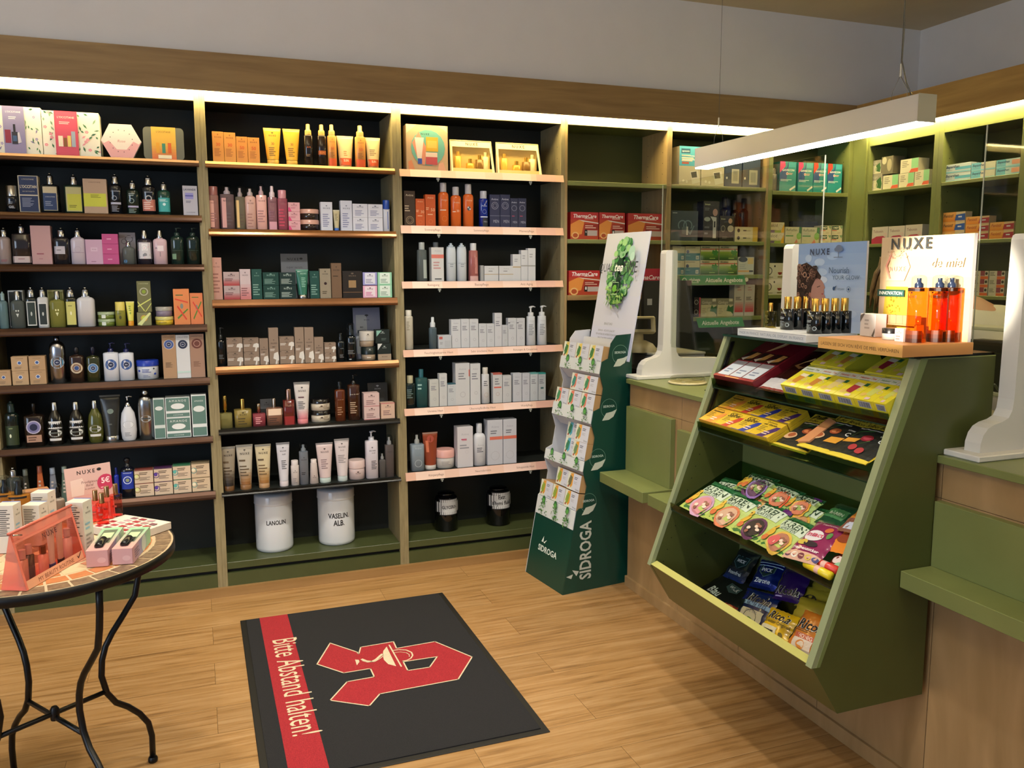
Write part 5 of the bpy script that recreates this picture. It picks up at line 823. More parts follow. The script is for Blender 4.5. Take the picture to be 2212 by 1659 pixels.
row(1.766,'second shelf of sixth bay',[
 (1659,1694,480,'box','cream and yellow stomach tablet carton',{'n':2,'c':'#cfc6a4','p':TC}),
 (1696,1731,490,'box','cream and green reflux remedy carton',{'c':'#cbc5a6','p':RF}),(1732,1770,491,'box','cream and green reflux remedy carton',{'c':'#cbc5a6','p':RF}),
 (1772,1795.5,487,'box','small dark green and cream carton',{'n':2,'c':'#cdc6a4','p':OM}),(1796.5,1820,487,'box','small dark green and cream carton',{'n':2,'c':'#cdc6a4','p':OM}),
 (1712,1766,478,'box','dark blue box behind the reflux cartons',{'c':'#1c2434','dy':.12,'d':.04})],.03)
CLK=[O(.1,.5,.16,.2,'#1c1a18'),T(.1,.5,.08,'#1c1a18','12','r'),E(.45,.8,.045,.055,'#1c1a18'),E(.78,.4,.13,.12,'#8a2a20'),R(.62,.42,.95,.6,'#cfc8b0'),R(.64,.08,.98,.16,'#8a7a3c'),L(.05,.06,.5,.16,1,'#8a8674')]
row(1.455,'third shelf of sixth bay',[
 (1657,1692,568,'box','white carton with clock and small cup',{'n':2,'c':'#cdc8b4','p':CLK})],.03)
# ---- right-hand wall
GK=[R(0,.62,1,1,'#8f8c80'),T(.38,.82,.6,'#b8b4a8','Ginkgo','ri'),PG([(.6,.2),(.62,.6),(.9,.8),(1,.4),(.95,.1)],'#2c5c30'),O(.5,.35,.16,.2,'#b4b49c'),L(.08,.1,.5,.3,2,'#a09c88')]
WG=[R(.62,.3,1,1,'#84bf8c'),PG([(.5,0),(1,0),(1,.28),(.62,.26)],'#d0583c'),L(.1,.4,.55,.9,4,'#8a8474')]
RW=dict(ax=0,yf=3.905)
row(2.079,'top shelf of the corner bay',[
 (1875,1905,376,'box','lower grey and cream ginkgo carton with leaf',{'c':'#c4bfa8','p':GK,'d':.05}),(1907,1940,378,'box','cream and green carton with orange foot',{'c':'#cbc6ae','p':WG,'d':.08}),
 (1941.5,1974,374,'box','cream and green carton with orange foot',{'c':'#cbc6ae','p':WG,'d':.08}),(1975.5,2007,367,'box','cream and green carton with orange foot',{'c':'#cbc6ae','p':WG,'d':.08}),
 (1875,1902,347,'box','upper grey and cream ginkgo carton with leaf',{'c':'#c4bfa8','p':GK,'d':.05,'yb':376}),
 (1903,1928,338,'box','brown grey carton on top beside the ginkgo carton',{'c':'#6f6a58','p':[E(.25,.78,.2,.24,'#b4b098'),E(.7,.5,.2,.4,'#a49c80')],'d':.09,'yb':376}),
 (1944,1983,343,'box','cream and green carton lying on top of three',{'c':'#cbc6ae','p':WG,'d':.08,'yb':373})],**RW)
TE=[T(.4,.74,.62,'#7a4a54','Tebonin','r'),R(0,0,1,.28,'#a8324c'),PG([(0,.28),(1,.28),(.7,.46),(.3,.44)],'#a8324c'),O(.84,.5,.07,.09,'#d8a8a8')]
row(1.76,'second shelf of the corner bay',[
 (1883,1918,490,'box','white and crimson tablet carton',{'c':'#c4bcb0','p':TE,'d':.07}),(1918.5,1954,488,'box','white and crimson tablet carton',{'c':'#c4bcb0','p':TE,'d':.07}),(1955,1992,485,'box','white and crimson tablet carton',{'c':'#c4bcb0','p':TE,'d':.07})],**RW)
BE=lambda k:[R(.4,.3,1,.62,'#5fb4d0') if k else R(0,.0,.4,1,'#6fbcd4'),T(.3,.7,.52,'#2c4a6c','Bepanthen','bi'),L(.05,.3,.4,.4,1,'#8a9ca4'),R(0,0,1,.16,'#8ac8d8')]
row(2.079,'top shelf of second right-wall bay',[
 (2041,2097,353,'box','pale blue and white ointment carton',{'n':2,'c':'#c6d4d8','p':BE(1),'d':.06}),(2098,2150,350,'box','pale blue and white ointment carton',{'n':2,'c':'#cbc8b8','p':BE(0),'d':.06}),
 (2152,2203,343,'box','blue and white ointment carton with salmon end',{'n':2,'c':'#b8d0d8','p':[BE(0),R(.66,.3,1,.85,'#dc9a84')],'d':.06})],**RW)
FE=lambda c:[GR(0,0,.6,1,'#e08a2c','#e8a85a',4),T(.26,.62,.42,'#b0542c' if c!='b' else '#5a4030','Fenistil','bi'),PG([(.55,.1),(.6,.7),(1,.8),(1,.1)],'#2456a8' if c=='b' else '#a82c40'),R(.7,.4,.86,.55,'#d8dce4')]
row(1.76,'second shelf of second right-wall bay',[
 (2035,2084,458,'box','orange gel carton with blue field',{'n':3,'c':'#d8c49c','p':FE('b'),'d':.05}),(2085.5,2136,467,'box','orange gel carton with red field',{'n':3,'c':'#d8b88c','p':FE('r'),'d':.05}),(2137.5,2190,479,'box','flat orange gel carton with red field',{'n':2,'c':'#d8b88c','p':FE('r'),'d':.05})],**RW)
EY=[R(.5,.4,.78,1,'#8a3448'),R(.78,.4,1,1,'#c4bcac'),E(.88,.68,.08,.08,'#2a2420'),R(.5,0,1,.34,'#d8642c'),L(.06,.4,.45,.9,3,'#6a645a')]
row(1.467,'third shelf of right wall',[
 (2100,2134,585,'box','cream and orange eye drop carton',{'n':3,'c':'#c8c2b0','p':EY,'d':.06}),(2135.5,2170,585,'box','cream and orange eye drop carton',{'n':3,'c':'#c8c2b0','p':EY,'d':.06})],**RW)
# ---------------- sales counter ----------------
XC=2.007; MOD=[-.587,-1.0697,-1.5365,-2.0057,-2.476,-2.95,-3.42,-3.9]
ct=thing('sales_counter','long counter with green worktop, pale wood fronts and narrow green bag rests','counter',(XC,-.585,0))
def cpart(g,nm,par=ct): g.xf(Matrix.Translation((-XC,.585,0))); return g.obj(nm,par)
g=G(); g.box(1.985,-3.95,1.048,2.62,-.585,1.071,GREEN,.002); cpart(g,'worktop')
g=G(); g.box(2.03,-3.9,1.03,2.6,-.6,1.0485,mt('#0c0c08')); cpart(g,'shadow_gap')
for i,(a,b) in enumerate(zip(MOD,MOD[1:])):
    g=G(); g.box(XC,b+.0015,.942,XC+.02,a-.0015,1.044,WOODC,.0006); cpart(g,'drawer_front')
    g=G(); g.box(XC,b+.0015,.05,XC+.02,a-.0015,.9405,WOODC,.0006); cpart(g,'front_panel')
g=G(); g.box(XC+.02,-3.9,.0,2.58,-.6,1.03,mt('#2a2216')); cpart(g,'carcass')
g=G(); g.box(XC-.012,-3.95,0,XC+.004,-.583,.052,WOODC,.001); cpart(g,'skirting_board')
def rest(ya,yb,zs,xs,zt=.936,th=.05):
    g=G(); g.box(XC-.026,yb,zs,XC-.0005,ya,zt,GREEN,.0012); cpart(g,'bag_rest_back')
    g=G(); g.box(xs,yb-(.008 if yb>-2 else 0),zs-th,XC-.0005,ya,zs,GREEN,.0015); cpart(g,'bag_rest_shelf')
rest(-.600,-1.020,.613,1.838); P2=on(1398,1067,0,1.838); rest(-1.075,-1.53,P2.z,1.838,.90); rest(-2.478,-3.9,.741,1.868,.936)
# ---------------- sweets display ----------------
def du(nm,cat_=None): pass
un=thing('sweets_display_unit','green slanted display unit with glass shelves of sweets hung on the counter front','display unit',(1.98,-2.016,.34))
def up_(g,nm,par=un): g.xf(Matrix.Translation((-1.98,2.016,-.34))); return g.obj(nm,par)
SIDE=[(1.57,.495),(1.884,1.352),(2.183,1.352),(2.183,1.0735),(1.983,1.0735),(1.983,.34),(1.666,.34)]
GSIDE=noisy('green_side_lacquer','#474d24','#4d5329',6,.38,.02,160)
for a,b,k in ((-1.577,-1.556,0),(-2.476,-2.452,1)):
    g=G(); g.prism(SIDE,1,a,b,GSIDE); up_(g,'side_panel')
    g=G(); yo=(a-.0002,b+.0002)
    fx=lambda z:1.57+(z-.495)*.3664
    g.prism([(fx(.495)-.004,.493),(fx(1.352)-.004,1.354),(fx(1.352)+.014,1.354),(fx(.495)+.013,.493)],1,yo[0],yo[1],mt('#8a9472',.3))
    up_(g,'edge_band')
    g=G(); g.box(1.884,a-.0002,1.352,2.183,b+.0002,1.3545,mt('#8f9a58',.3)); up_(g,'top_edge')
    if k:
        g=G(); g.prism([(fx(.495)+.013,.493),(fx(1.352)+.014,1.354),(fx(1.352)+.04,1.354),(fx(.495)+.026,.493)],1,a-.0012,a,mt('#71804e',.3)); up_(g,'bevel_edge')
g=G(); g.prism([(1.57,.497),(1.594,.506),(1.689,.352),(1.667,.338)],1,-2.452,-1.577,GSIDE); up_(g,'front_board')
g=G(); g.prism([(1.5695,.4975),(1.5945,.507),(1.5955,.5085),(1.5695,.499)],1,-2.452,-1.577,mt('#b9b76a',.4)); up_(g,'front_board_edge')
g=G(); g.box(1.68,-2.452,.34,1.97,-1.577,.356,GSIDE); up_(g,'bottom_panel')
g=G(); g.box(1.968,-2.452,.356,1.983,-1.577,1.073,GREEN); g.box(1.983,-2.452,1.0735,2.165,-1.577,1.082,GREEN); g.box(2.165,-2.452,1.0735,2.18,-1.577,1.35,GREEN); up_(g,'back_panel')
g=G(); g.box(1.872,-2.474,1.355,2.18,-1.56,1.3625,gl('#3f5f54')); up_(g,'glass_top')
g=G(); g.box(1.8715,-2.4745,1.3548,1.8735,-1.5595,1.3628,mt('#1b3a30',.15)); up_(g,'glass_edge')
for yy in (-1.5805,-2.4505):
    g=G()
    for q in (.006,.016): g.prism([(fx(1.0)+q+.012,1.0),(fx(1.335)+q+.012,1.335),(fx(1.335)+q+.018,1.335),(fx(1.0)+q+.018,1.0)],1,yy-.0022,yy+.0022,mt('#0c0e10',.3))
    up_(g,'rubber_seal')
g=G()
for z in range(18):
    for x in (.05,.2):
        X=fx(.5+z*.045)+x; g.add([(X,-1.5773,.5+z*.045),(X+.004,-1.5773,.5+z*.045),(X+.004,-1.5773,.504+z*.045),(X,-1.5773,.504+z*.045)],[(0,1,2,3)],mt('#11140a'))
up_(g,'shelf_pin_holes')
SL=math.radians(27); CS,SN=math.cos(SL),math.sin(SL)
GLASS=gl('#c4dccb')
for zf,dep,lh in ((1.165,.36,.034),(1.005,.235,.032),(.705,.345,.026)):
    xf=fx(zf)+.006; g=G()
    g.prism([(xf,zf),(xf+dep*CS,zf+dep*SN),(xf+dep*CS-.006*SN,zf+dep*SN+.006*CS),(xf-.006*SN,zf+.006*CS)],1,-2.450,-1.579,GLASS); s=up_(g,'glass_shelf')
    g=G(); g.prism([(xf-.001,zf-.002),(xf+.004,zf),(xf+.004-lh*SN*.5,zf+lh),(xf-.001-lh*SN*.5,zf+lh)],1,-2.450,-1.579,gl('#b9c9a4'))
    g.prism([(xf-.0015,zf-.004),(xf+.003,zf-.004),(xf+.003,zf+.001),(xf-.0015,zf+.001)],1,-2.450,-1.579,mt('#18301f',.2)); g.xf(Matrix.Translation((-1.98,2.016,-.34))); g.obj('glass_lip',s)
def slope_pl(zf,lift=0): # plane of a sloping shelf
    return V(fx(zf)+.006,-2,zf+.0065)+V(-SN,0,CS)*lift
def quad(bl,br,tl,P0,n,cen=None):
    """object frame from three photo points on the plane through P0 with normal n"""
    a,b,c=(onp(x,y,n,P0) for x,y in (bl,br,tl)); w=(b-a).length; X=(b-a)/w; Zv=c-a; Z=Zv-X*Zv.dot(X); h=Z.length; Z/=h; Y=Z.cross(X)
    return a,X,Y,Z,w,h
def mplace(root,a,X,Y,Z,w,d):
    c=a+X*(w/2)+Y*(d/2); root.matrix_world=Matrix(((X.x,Y.x,Z.x,c.x),(X.y,Y.y,Z.y,c.y),(X.z,Y.z,Z.z,c.z),(0,0,0,1)))
def K_bag(w,h,d,o):
    nx,ny=12,16; rr=random.Random(int(w*1e5)); ph=[rr.random()*6 for _ in range(6)]
    def th(u,v):
        b=max(0,1-abs(2*u-1)**2.6)**.6*max(0,1-abs(2*v-1)**3.2)**.6
        cr=.0016*math.sin(v*26+u*9+ph[0])*(1-b)+.0012*math.sin(u*31+ph[1])*math.sin(v*17+ph[2])
        return d/2*b+cr
    pin=lambda u,v:(u-.5)*w*(1-.035*math.sin(PI*v)**2)+.002*math.sin(v*22+ph[3])
    g=G(); vs=[];fs=[]
    for s in (-1,1):
        for j in range(ny+1):
            for i in range(nx+1):
                u,v=i/nx,j/ny; e=(i in (0,nx) or j in (0,ny)); zz=v*h+(.0016*(i%2) if j in (0,ny) else 0)
                vs.append((pin(u,v),s*(0 if e else max(.0004,th(u,v))),zz))
    N=(nx+1)*(ny+1)
    for s in (0,1):
        for j in range(ny):
            for i in range(nx): a=s*N+j*(nx+1)+i; fs.append((a,a+1,a+nx+2,a+nx+1))
    m=mt(o['c'],.22,o.get('m',0),0,0,.35); g.add(vs,fs,m,True)
    def bil(u,v,e):
        U,Vv=u*nx,v*ny; i,j=min(nx-1,int(U)),min(ny-1,int(Vv)); a,b=U-i,Vv-j
        p=[Vector(vs[(j+q)*(nx+1)+i+r]) for q in (0,1) for r in (0,1)]
        P=p[0]*(1-a)*(1-b)+p[1]*a*(1-b)+p[2]*(1-a)*b+p[3]*a*b
        return (P.x,P.y-e*1.6-.0006,v*h)
    pr(g,Sf(w,h,bil,12),[o.get('p')],.25)
    if o.get('hole'): g.box(-.012,-.0016,h*.945,.012,-.0012,h*.955,mt('#222'))
    return g.obj(o.get('nm','candy_bag')),d
def grid(ops,ny=8): # split tall rects so that they follow a bulging bag
    o=[]
    for q in flat(ops):
        if q[0]=='R' and abs(q[4]-q[2])>.12:
            k=max(2,int(abs(q[4]-q[2])*14)); o+= [R(q[1],q[2]+(q[4]-q[2])*i/k,q[3],q[2]+(q[4]-q[2])*(i+1)/k,q[5]) for i in range(k)]
        else: o.append(q)
    return o
UN=V(-SN,0,CS)
def lay(lst,loc,zf,items):
    L_=[]
    for it in items:
        K,desc,bl,br,tl,lift,d,o=it; n=o.get('nrm',UN); P0=o.get('P0') or slope_pl(zf,lift)
        a,X,Y,Z,w,h=quad(bl,br,tl,P0,n); h=o.get('h',h); w*=o.get('sw',.985)
        if 'p' in o and K is K_bag: o=dict(o,p=grid(o['p']))
        root,dd=K(w,h,d,o); mplace(root,a,X,Y,Z,w,dd); L_.append((root,desc,o.get('cat','bag' if K is K_bag else 'box'),''))
    reg(L_,loc)
# shelf 1: tea cartons and chocolates (y of the column edges measured along the shelf)
def cell(K,y0,y1,s0,s1,zf,t,n0,o):
    root,dd=K(y0-y1-.0012,s1-s0,t,o); c=slope_pl(zf,n0+t/2)+V(CS,0,SN)*s0; c.y=(y0+y1)/2
    root.matrix_world=Matrix(((0,SN,CS,c.x),(-1,0,0,c.y),(0,-CS,SN,c.z),(0,0,0,1))); return root
def tea_glass(c,g2): return [R(0,.72,1,.93,'#cfd4c8'),T(.5,.83,.8,g2,'Heisser Tee','bi'),L(.2,.7,.9,.76,1,'#8a9aa4'),PG([(.3,.2),(.62,.16),(.74,.56),(.34,.6)],c),PG([(.32,.5),(.72,.46),(.74,.58),(.34,.62)],'#e6dcc0'),O(.8,.36,.09,.12,'#d8c8a0'),E(.22,.2,.14,.12,'#d8b860'),R(.76,.5,.94,.62,'#2a6a44'),R(.5,.03,.74,.12,'#dcc0c0'),L(.1,.93,.6,.98,1,'#6a8a4a')]
def K_tea(w,h,d,o):
    root,dd=K_box(w,h,d,o); g=G(); pr(g,Sf(w,d,lambda u,v,e:((u-.5)*w,d/2-v*d,-e)),[R(.2,.52,.86,.9,'#a9b4c4'),[R(.24+i*.045,.56,.24+i*.045+(.012 if i%3 else .026),.86,'#3f4654') for i in range(13)],R(.2,.08,.86,.44,'#a4c4d4'),L(.28,.16,.8,.36,3,'#5a84a4')]); g.obj('end_label',root); return root,dd
YE=[-1.989,-2.073,-2.152,-2.236,-2.322,-2.398,-2.449]
TEAS=[('#c98a34','#5a7a4a','light ginger glass'),('#c8873a','#b0502c','amber glass'),('#d8c47a','#c04a3a','pale cream glass'),('#9c2c34','#c0503c','red elderberry glass'),('#c9cf6a','#5a8a4a','lemon glass'),('#c9cf6a','#c0503c','lemon glass cut by the side')]
L_=[]
for i in range(6):
    c,g2,ds=TEAS[i]; L_.append((cell(K_tea,YE[i],YE[i+1],.012,.142,1.165,.056,0,{'nm':'tea_carton','c':'#dcd132','p':tea_glass(c,g2)}),'yellow tea carton with '+ds,'box',''))
reg(L_,'front row of upper glass shelf'); L_=[]
for i in (0,1,3,4):
    c,g2,ds=TEAS[i]; L_.append((cell(K_tea,YE[i],YE[i+1],.146,.29,1.165,.056,.004,{'nm':'tea_carton','c':'#d4cb34','p':tea_glass(c,g2)}),'yellow tea carton with '+ds,'box',''))
reg(L_,'back row of upper glass shelf'); L_=[]
rib=[PG([(.18,.98),(.3,.99),(.34,.9),(.24,.86),(.2,.78)],'#d8a870'),PG([(.32,.96),(.5,.9),(.42,.84)],'#f0d8b0'),PG([(.62,.98),(.7,.99),(.56,.74),(.42,.62),(.36,.6),(.44,.74)],'#e0b070'),PG([(.58,.96),(.63,.97),(.52,.78),(.46,.74)],'#fff0d0')]
pk=lambda x:[R(x,.05,x+.29,.34,'#c4ccd8'),L(x+.05,.1,x+.25,.2,2,'#7a86a0'),R(x,.28,x+.29,.36,'#7f7c82'),R(x,.38,x+.29,.58,'#2a1410'),PG([(x+.08,.4),(x+.24,.44),(x+.28,.56),(x+.16,.57)],'#b88a4c'),PG([(x+.0,.42),(x+.1,.38),(x+.12,.48)],'#c0b8b0')]
L_.append((cell(K_box,-1.592,-1.832,.01,.33,1.165,.04,0,{'nm':'chocolate_box','c':'#6f1420','p':[pk(.03),pk(.35),pk(.67),rib,R(0,0,1,.04,'#8a1622'),L(.3,.0,.9,.035,1,'#c89a5a')]}),'dark red chocolate box with gold ribbon and three pictured packs','box',''))
L_.append((cell(K_bag,-1.838,-1.984,.01,.31,1.165,.03,0,{'nm':'chocolate_bag','c':'#2a120e','p':grid([R(0,0,1,.22,'#c0c0c8'),R(0,.0,1,.05,'#7a1622'),PG([(.3,.5),(.7,.78),(.95,.7),(.6,.44)],'#7a5a3a'),PG([(.4,.56),(.6,.7),(.66,.66)],'#d8b880'),R(0,.86,1,1,'#8a7c50')])}),'dark brown chocolate bag with a golden top beside yellow cartons','bag',''))
reg(L_,'upper glass shelf')
# shelf 2: cough sweets
def sal(c,nmz='Salbei',st='bi'): return [T(.4,.9,.5,'#4a3a14','Dallmanns','i'),T(.42,.76,.66,'#22180a',nmz,st),L(.1,.3,.55,.66,4,'#8a7424'),PG([(.3,.0),(.62,.0),(1,.66),(1,.4),(.86,.0)] if 0 else [(.38,.0),(.72,.0),(1,.5),(1,.72),(.8,.7)],c),L(.5,.16,.86,.4,2,'#e8d0c8'),R(0,0,1,.03,c)]
YD=[-1.585,-1.686,-1.788,-1.890,-1.992]; DC=[('#dd8a3c','orange flash','Hustensaft'),('#c0402c','red flash','Salbei'),('#2a3a9c','blue flash','Salbei'),('#4a2c6c','purple flash','mit Vitamin')]
def K_flat(w,h,d,o): return K_box(w,h,d,o)
for lev,ex in ((0,'lower one'),(1,'upper one')):
    for rw,rn in ((0,'front row'),(1,'back row')):
        L_=[]
        for i in range(4):
            c,ds,tx=DC[i]; L_.append((cell(K_flat,YD[i],YD[i+1],.012+rw*.094,.102+rw*.094,1.005,.0165,lev*.0172,{'nm':'pastille_carton','c':'#dcb82e' if i else '#dda832','p':sal(c,tx)}),'flat yellow pastille carton with '+ds+', '+ex,'box',''))
        reg(L_,rn+' of middle glass shelf')
FIG=lambda ch:[R(0,.72,1,1,'#d8bc3a'),R(.03,.07,.97,.72,'#1e211f'),T(.5,.9,.86,'#1a140a',"Dallmann's",'bi'),T(.5,.78,.8,'#2a1c0a','Salbei Bonbons','i'),R(0,0,1,.07,'#dcc83c'),L(.1,.66,.9,.7,1,'#d8d0c8'),PG([(.04,.5),(.2,.62),(.5,.68),(.24,.5)],'#3f6a3a'),T(.78,.58,.2,'#d8dcdc','VITAMIN'),T(.8,.48,.1,'#e8ecec','C'),E(.48,.48,.13,.09,'#8a2030' if ch else '#9c4a2a'),E(.48,.48,.09,.05,'#b04050' if ch else '#c87a4a'),[E(.42,.24,.09,.08,'#b03a40'),E(.62,.2,.09,.08,'#b03a40'),PG([(.44,.3),(.6,.44),(.61,.43)],'#5a8a4a')] if ch else [E(.2,.3,.17,.11,'#d8b088'),E(.22,.32,.1,.07,'#a85a34')],PG([(.5,.2),(.54,.34),(.84,.38),(.8,.22)] if not ch else [(.06,.32),(.08,.42),(.38,.44),(.36,.34)],'#dca040')]
L_=[]
for (y0,y1,s0,s1,n0,ch,ds) in [(-2.0,-2.17,.012,.215,0,0,'black and yellow sweets bag with fig pictures, beside the flat cartons'),(-2.13,-2.30,.02,.225,.022,0,'black and yellow sweets bag with fig pictures, middle of three'),(-2.27,-2.442,.012,.22,.030,1,'black and yellow sweets bag with cherry pictures')]:
    L_.append((cell(K_bag,y0,y1,s0,s1,1.005,.018,n0,{'nm':'candy_bag','c':'#c9b034','hole':1,'p':grid(FIG(ch))}),ds,'bag',''))
g=G(); g.box(-.03,-.012,0,.03,.012,.16,mt('#d8935c',.3)); 
reg(L_,'middle glass shelf')
for o_ in [0]:
    g=G(); P=slope_pl(1.005,.03); g.prism([(-.02,.0),(.02,.01),(.024,.13),(-.016,.145)],1,-.003,.003,mt('#d29468',.3)); r0=g.obj('candy_stick_pack',label='orange marbled pack slanting between two black and yellow sweets bags',cat='pack')
    c=P+V(CS,0,SN)*.03+UN*.012; c.y=-2.155; yw=.0; r0.matrix_world=Matrix(((0,SN,CS,c.x),(-1,0,0,c.y),(0,-CS,SN,c.z),(0,0,0,1)))@Matrix.Rotation(-.1,4,'Y')
# shelf 3: gummy bear bags
def BG(c1,c2,ring,sd=1,tx='BÄREN'): 
    r=random.Random(sd); tr=[PG([(x,.80-.05*r.random()),(x+.05,.93+.06*r.random()),(x+.1,.80-.05*r.random())],'#1f5a34') for x in [i*.09 for i in range(11)]]
    return [GR(0,.0,1,.82,c1,'#b4c878',7),R(0,.86,1,1,'#2a6a3c'),tr,R(.1,.52,.92,.8,'#c4d4c0'),T(.5,.7,.74,'#1c3a24',tx,'b'),T(.5,.57,.5,'#2c4a34','GARTEN','r'),E(.62,.22,.30,.30,ring),E(.62,.22,.24,.24,c2),[E(.62+.13*math.cos(k*1.3),.2+.11*math.sin(k*1.7),.055,.04,('#e0c8b8','#8a5a4a')[k%2]) for k in range(6)],E(.17,.34,.13,.14,'#d8b03c'),E(.15,.5,.09,.09,'#dcb84a'),E(.12,.52,.02,.02,'#1a1a10'),E(.2,.18,.1,.08,'#c86a3a')]
BZ=.705
lay(None,'lower glass shelf',BZ,[
 (K_bag,'green gummy sweets bag, dark purple window behind',(1580,1050),(1640,1068),(1596,1010),.045,.02,{'c':'#3f6a3c','p':BG('#8aa85c','#3a2434','#6a3a6a',3)}),
 (K_bag,'green gummy sweets bag at the back wall left',(1592,1046),(1650,1068),(1604,1014),.06,.02,{'c':'#3f6a3c','p':BG('#8aa85c','#5a3a5a','#8a6ab0',4)}),
 (K_bag,'green gummy sweets bag at the back wall middle',(1640,1072),(1694,1095),(1642,1024),.055,.02,{'c':'#3f6a3c','p':BG('#8aa85c','#c87a5c','#d8603c',5)}),
 (K_bag,'green gummy sweets bag at the back with purple tag',(1683,1092),(1742,1112),(1690,1050),.05,.02,{'c':'#3f6a3c','p':[BG('#8aa85c','#c87a5c','#d8a03c',6),R(.7,.8,.96,.9,'#5a2a7a')]}),
 (K_bag,'green gummy sweets bag with pink window, second layer',(1490,1085),(1550,1103),(1545,1022),.02,.022,{'c':'#4a7a44','p':BG('#9ab45c','#c88a98','#c47aa8',7)}),
 (K_bag,'green gummy sweets bag behind the orange ringed bag',(1600,1095),(1660,1110),(1617,1036),.03,.02,{'c':'#3f6a3c','p':BG('#8aa85c','#c8a05c','#d8603c',8)}),
 (K_bag,'dark green crumpled sweets bag at the back right',(1756,1122),(1806,1140),(1762,1066),.04,.02,{'c':'#1f4a30','p':[R(.1,.3,.9,.7,'#3f7a4a'),T(.5,.5,.6,'#c4d4c0','BÄREN','b')]}),
 (K_bag,'front green gummy sweets bag with lilac pink ring',(1464,1086),(1520,1114),(1528,1028),.035,.03,{'c':'#3f7038','p':BG('#a9bc5c','#c4828c','#b890b0',1)}),
 (K_bag,'front green gummy sweets bag with orange ring',(1515,1109),(1576,1138),(1562,1044),.04,.03,{'c':'#3f7038','p':BG('#a9bc5c','#c4a088','#c8724c',2)}),
 (K_bag,'front green gummy sweets bag with dark berries',(1570,1137),(1634,1166),(1604,1054),.05,.034,{'c':'#3f7038','p':[BG('#a9bc5c','#241a20','#5c3054',9),R(.76,.8,.97,.9,'#5c1f6a')]}),
 (K_bag,'green gummy sweets bag half hidden right of dark berries',(1668,1130),(1738,1150),(1700,1074),.035,.028,{'c':'#3f6a3c','p':BG('#9ab45c','#b88a5c','#c8a03c',11)}),
 (K_bag,'front green gummy sweets bag with yellow ring',(1625,1163),(1688,1196),(1676,1092),.05,.034,{'c':'#3f7038','p':[BG('#a9bc5c','#a87058','#cfa848',10),E(.5,.2,.14,.14,'#c85058')]}),
 (K_bag,'bright orange sweets bag with punched top',(1768,1180),(1838,1196),(1780,1098),.05,.02,{'c':'#d8812c','hole':1,'p':[T(.5,.72,.7,'#f0d8b8','Frucht','i'),E(.5,.34,.26,.2,'#8a3a1c')]}),
 (K_bag,'light orange sweets bag standing in the right corner',(1806,1140),(1856,1150),(1850,1058),.07,.02,{'c':'#cf8438','p':[T(.4,.62,.5,'#f0e0c8','Frucht','i'),R(0,0,1,.3,'#7a4a3a'),R(.2,.05,.9,.2,'#b4bcd0')]}),
 (K_bag,'brown and yellow wrapped sweets bag at right edge',(1774,1220),(1832,1238),(1812,1160),.03,.024,{'c':'#7a2a1c','p':[E(.3,.3,.2,.16,'#d8c8c8'),E(.7,.4,.2,.16,'#a83434'),E(.5,.15,.16,.12,'#8ac0a0'),R(0,.6,1,.9,'#d8a43c'),T(.5,.75,.5,'#5a1a10','GUT','b'),E(.8,.12,.14,.1,'#d8d0c8')]}),
 (K_bag,'magenta glucose sweets bag with white oval',(1684,1192),(1758,1212),(1742,1112),.06,.036,{'c':'#8a2c58','p':[R(0,0,1,.16,'#c9a08c'),[E(.14+.2*i,.08,.09,.07,('#3a1a4a','#d8d8d0','#6a2a3a','#c8b04a','#2a2a6a')[i]) for i in range(5)],T(.55,.88,.5,'#e0c8d0','Traubenmix','i'),E(.42,.55,.27,.2,'#d8d4dc'),T(.42,.58,.5,'#c03c5c','intact','bi'),E(.66,.74,.1,.1,'#c86a3c'),E(.8,.62,.06,.12,'#5a8a4a'),E(.3,.36,.14,.1,'#c8b04a'),E(.56,.34,.2,.09,'#2a1a2a'),T(.5,.22,.76,'#e8d8e0','Traubenzucker','b')]})])
# two rolls lying along the front lip
for (pa,pb,c,ds) in [((1740,1217),(1806,1250),'#dcc824','yellow glucose roll lying along the front lip of the lower glass shelf'),((1753,1208),(1812,1234),'#cf3a2c','red glucose roll lying behind the yellow roll on the lower glass shelf')]:
    P0=slope_pl(BZ,.03); a,b=onp(*pa,UN,P0),onp(*pb,UN,P0); b.y=max(b.y,-2.445); t=thing('glucose_roll',ds,'roll'); g=G(); g.tube([a,a.lerp(b,.02),b],[.010,.0125,.0125],mt(c,.3),12); g.obj('wrapper',t)
    g=G(); m1=a.lerp(b,.45); m2=a.lerp(b,.62); g.tube([m1,m2],[.0127,.0127],mt('#d8b0a8',.3),12,False); g.obj('label_band',t)
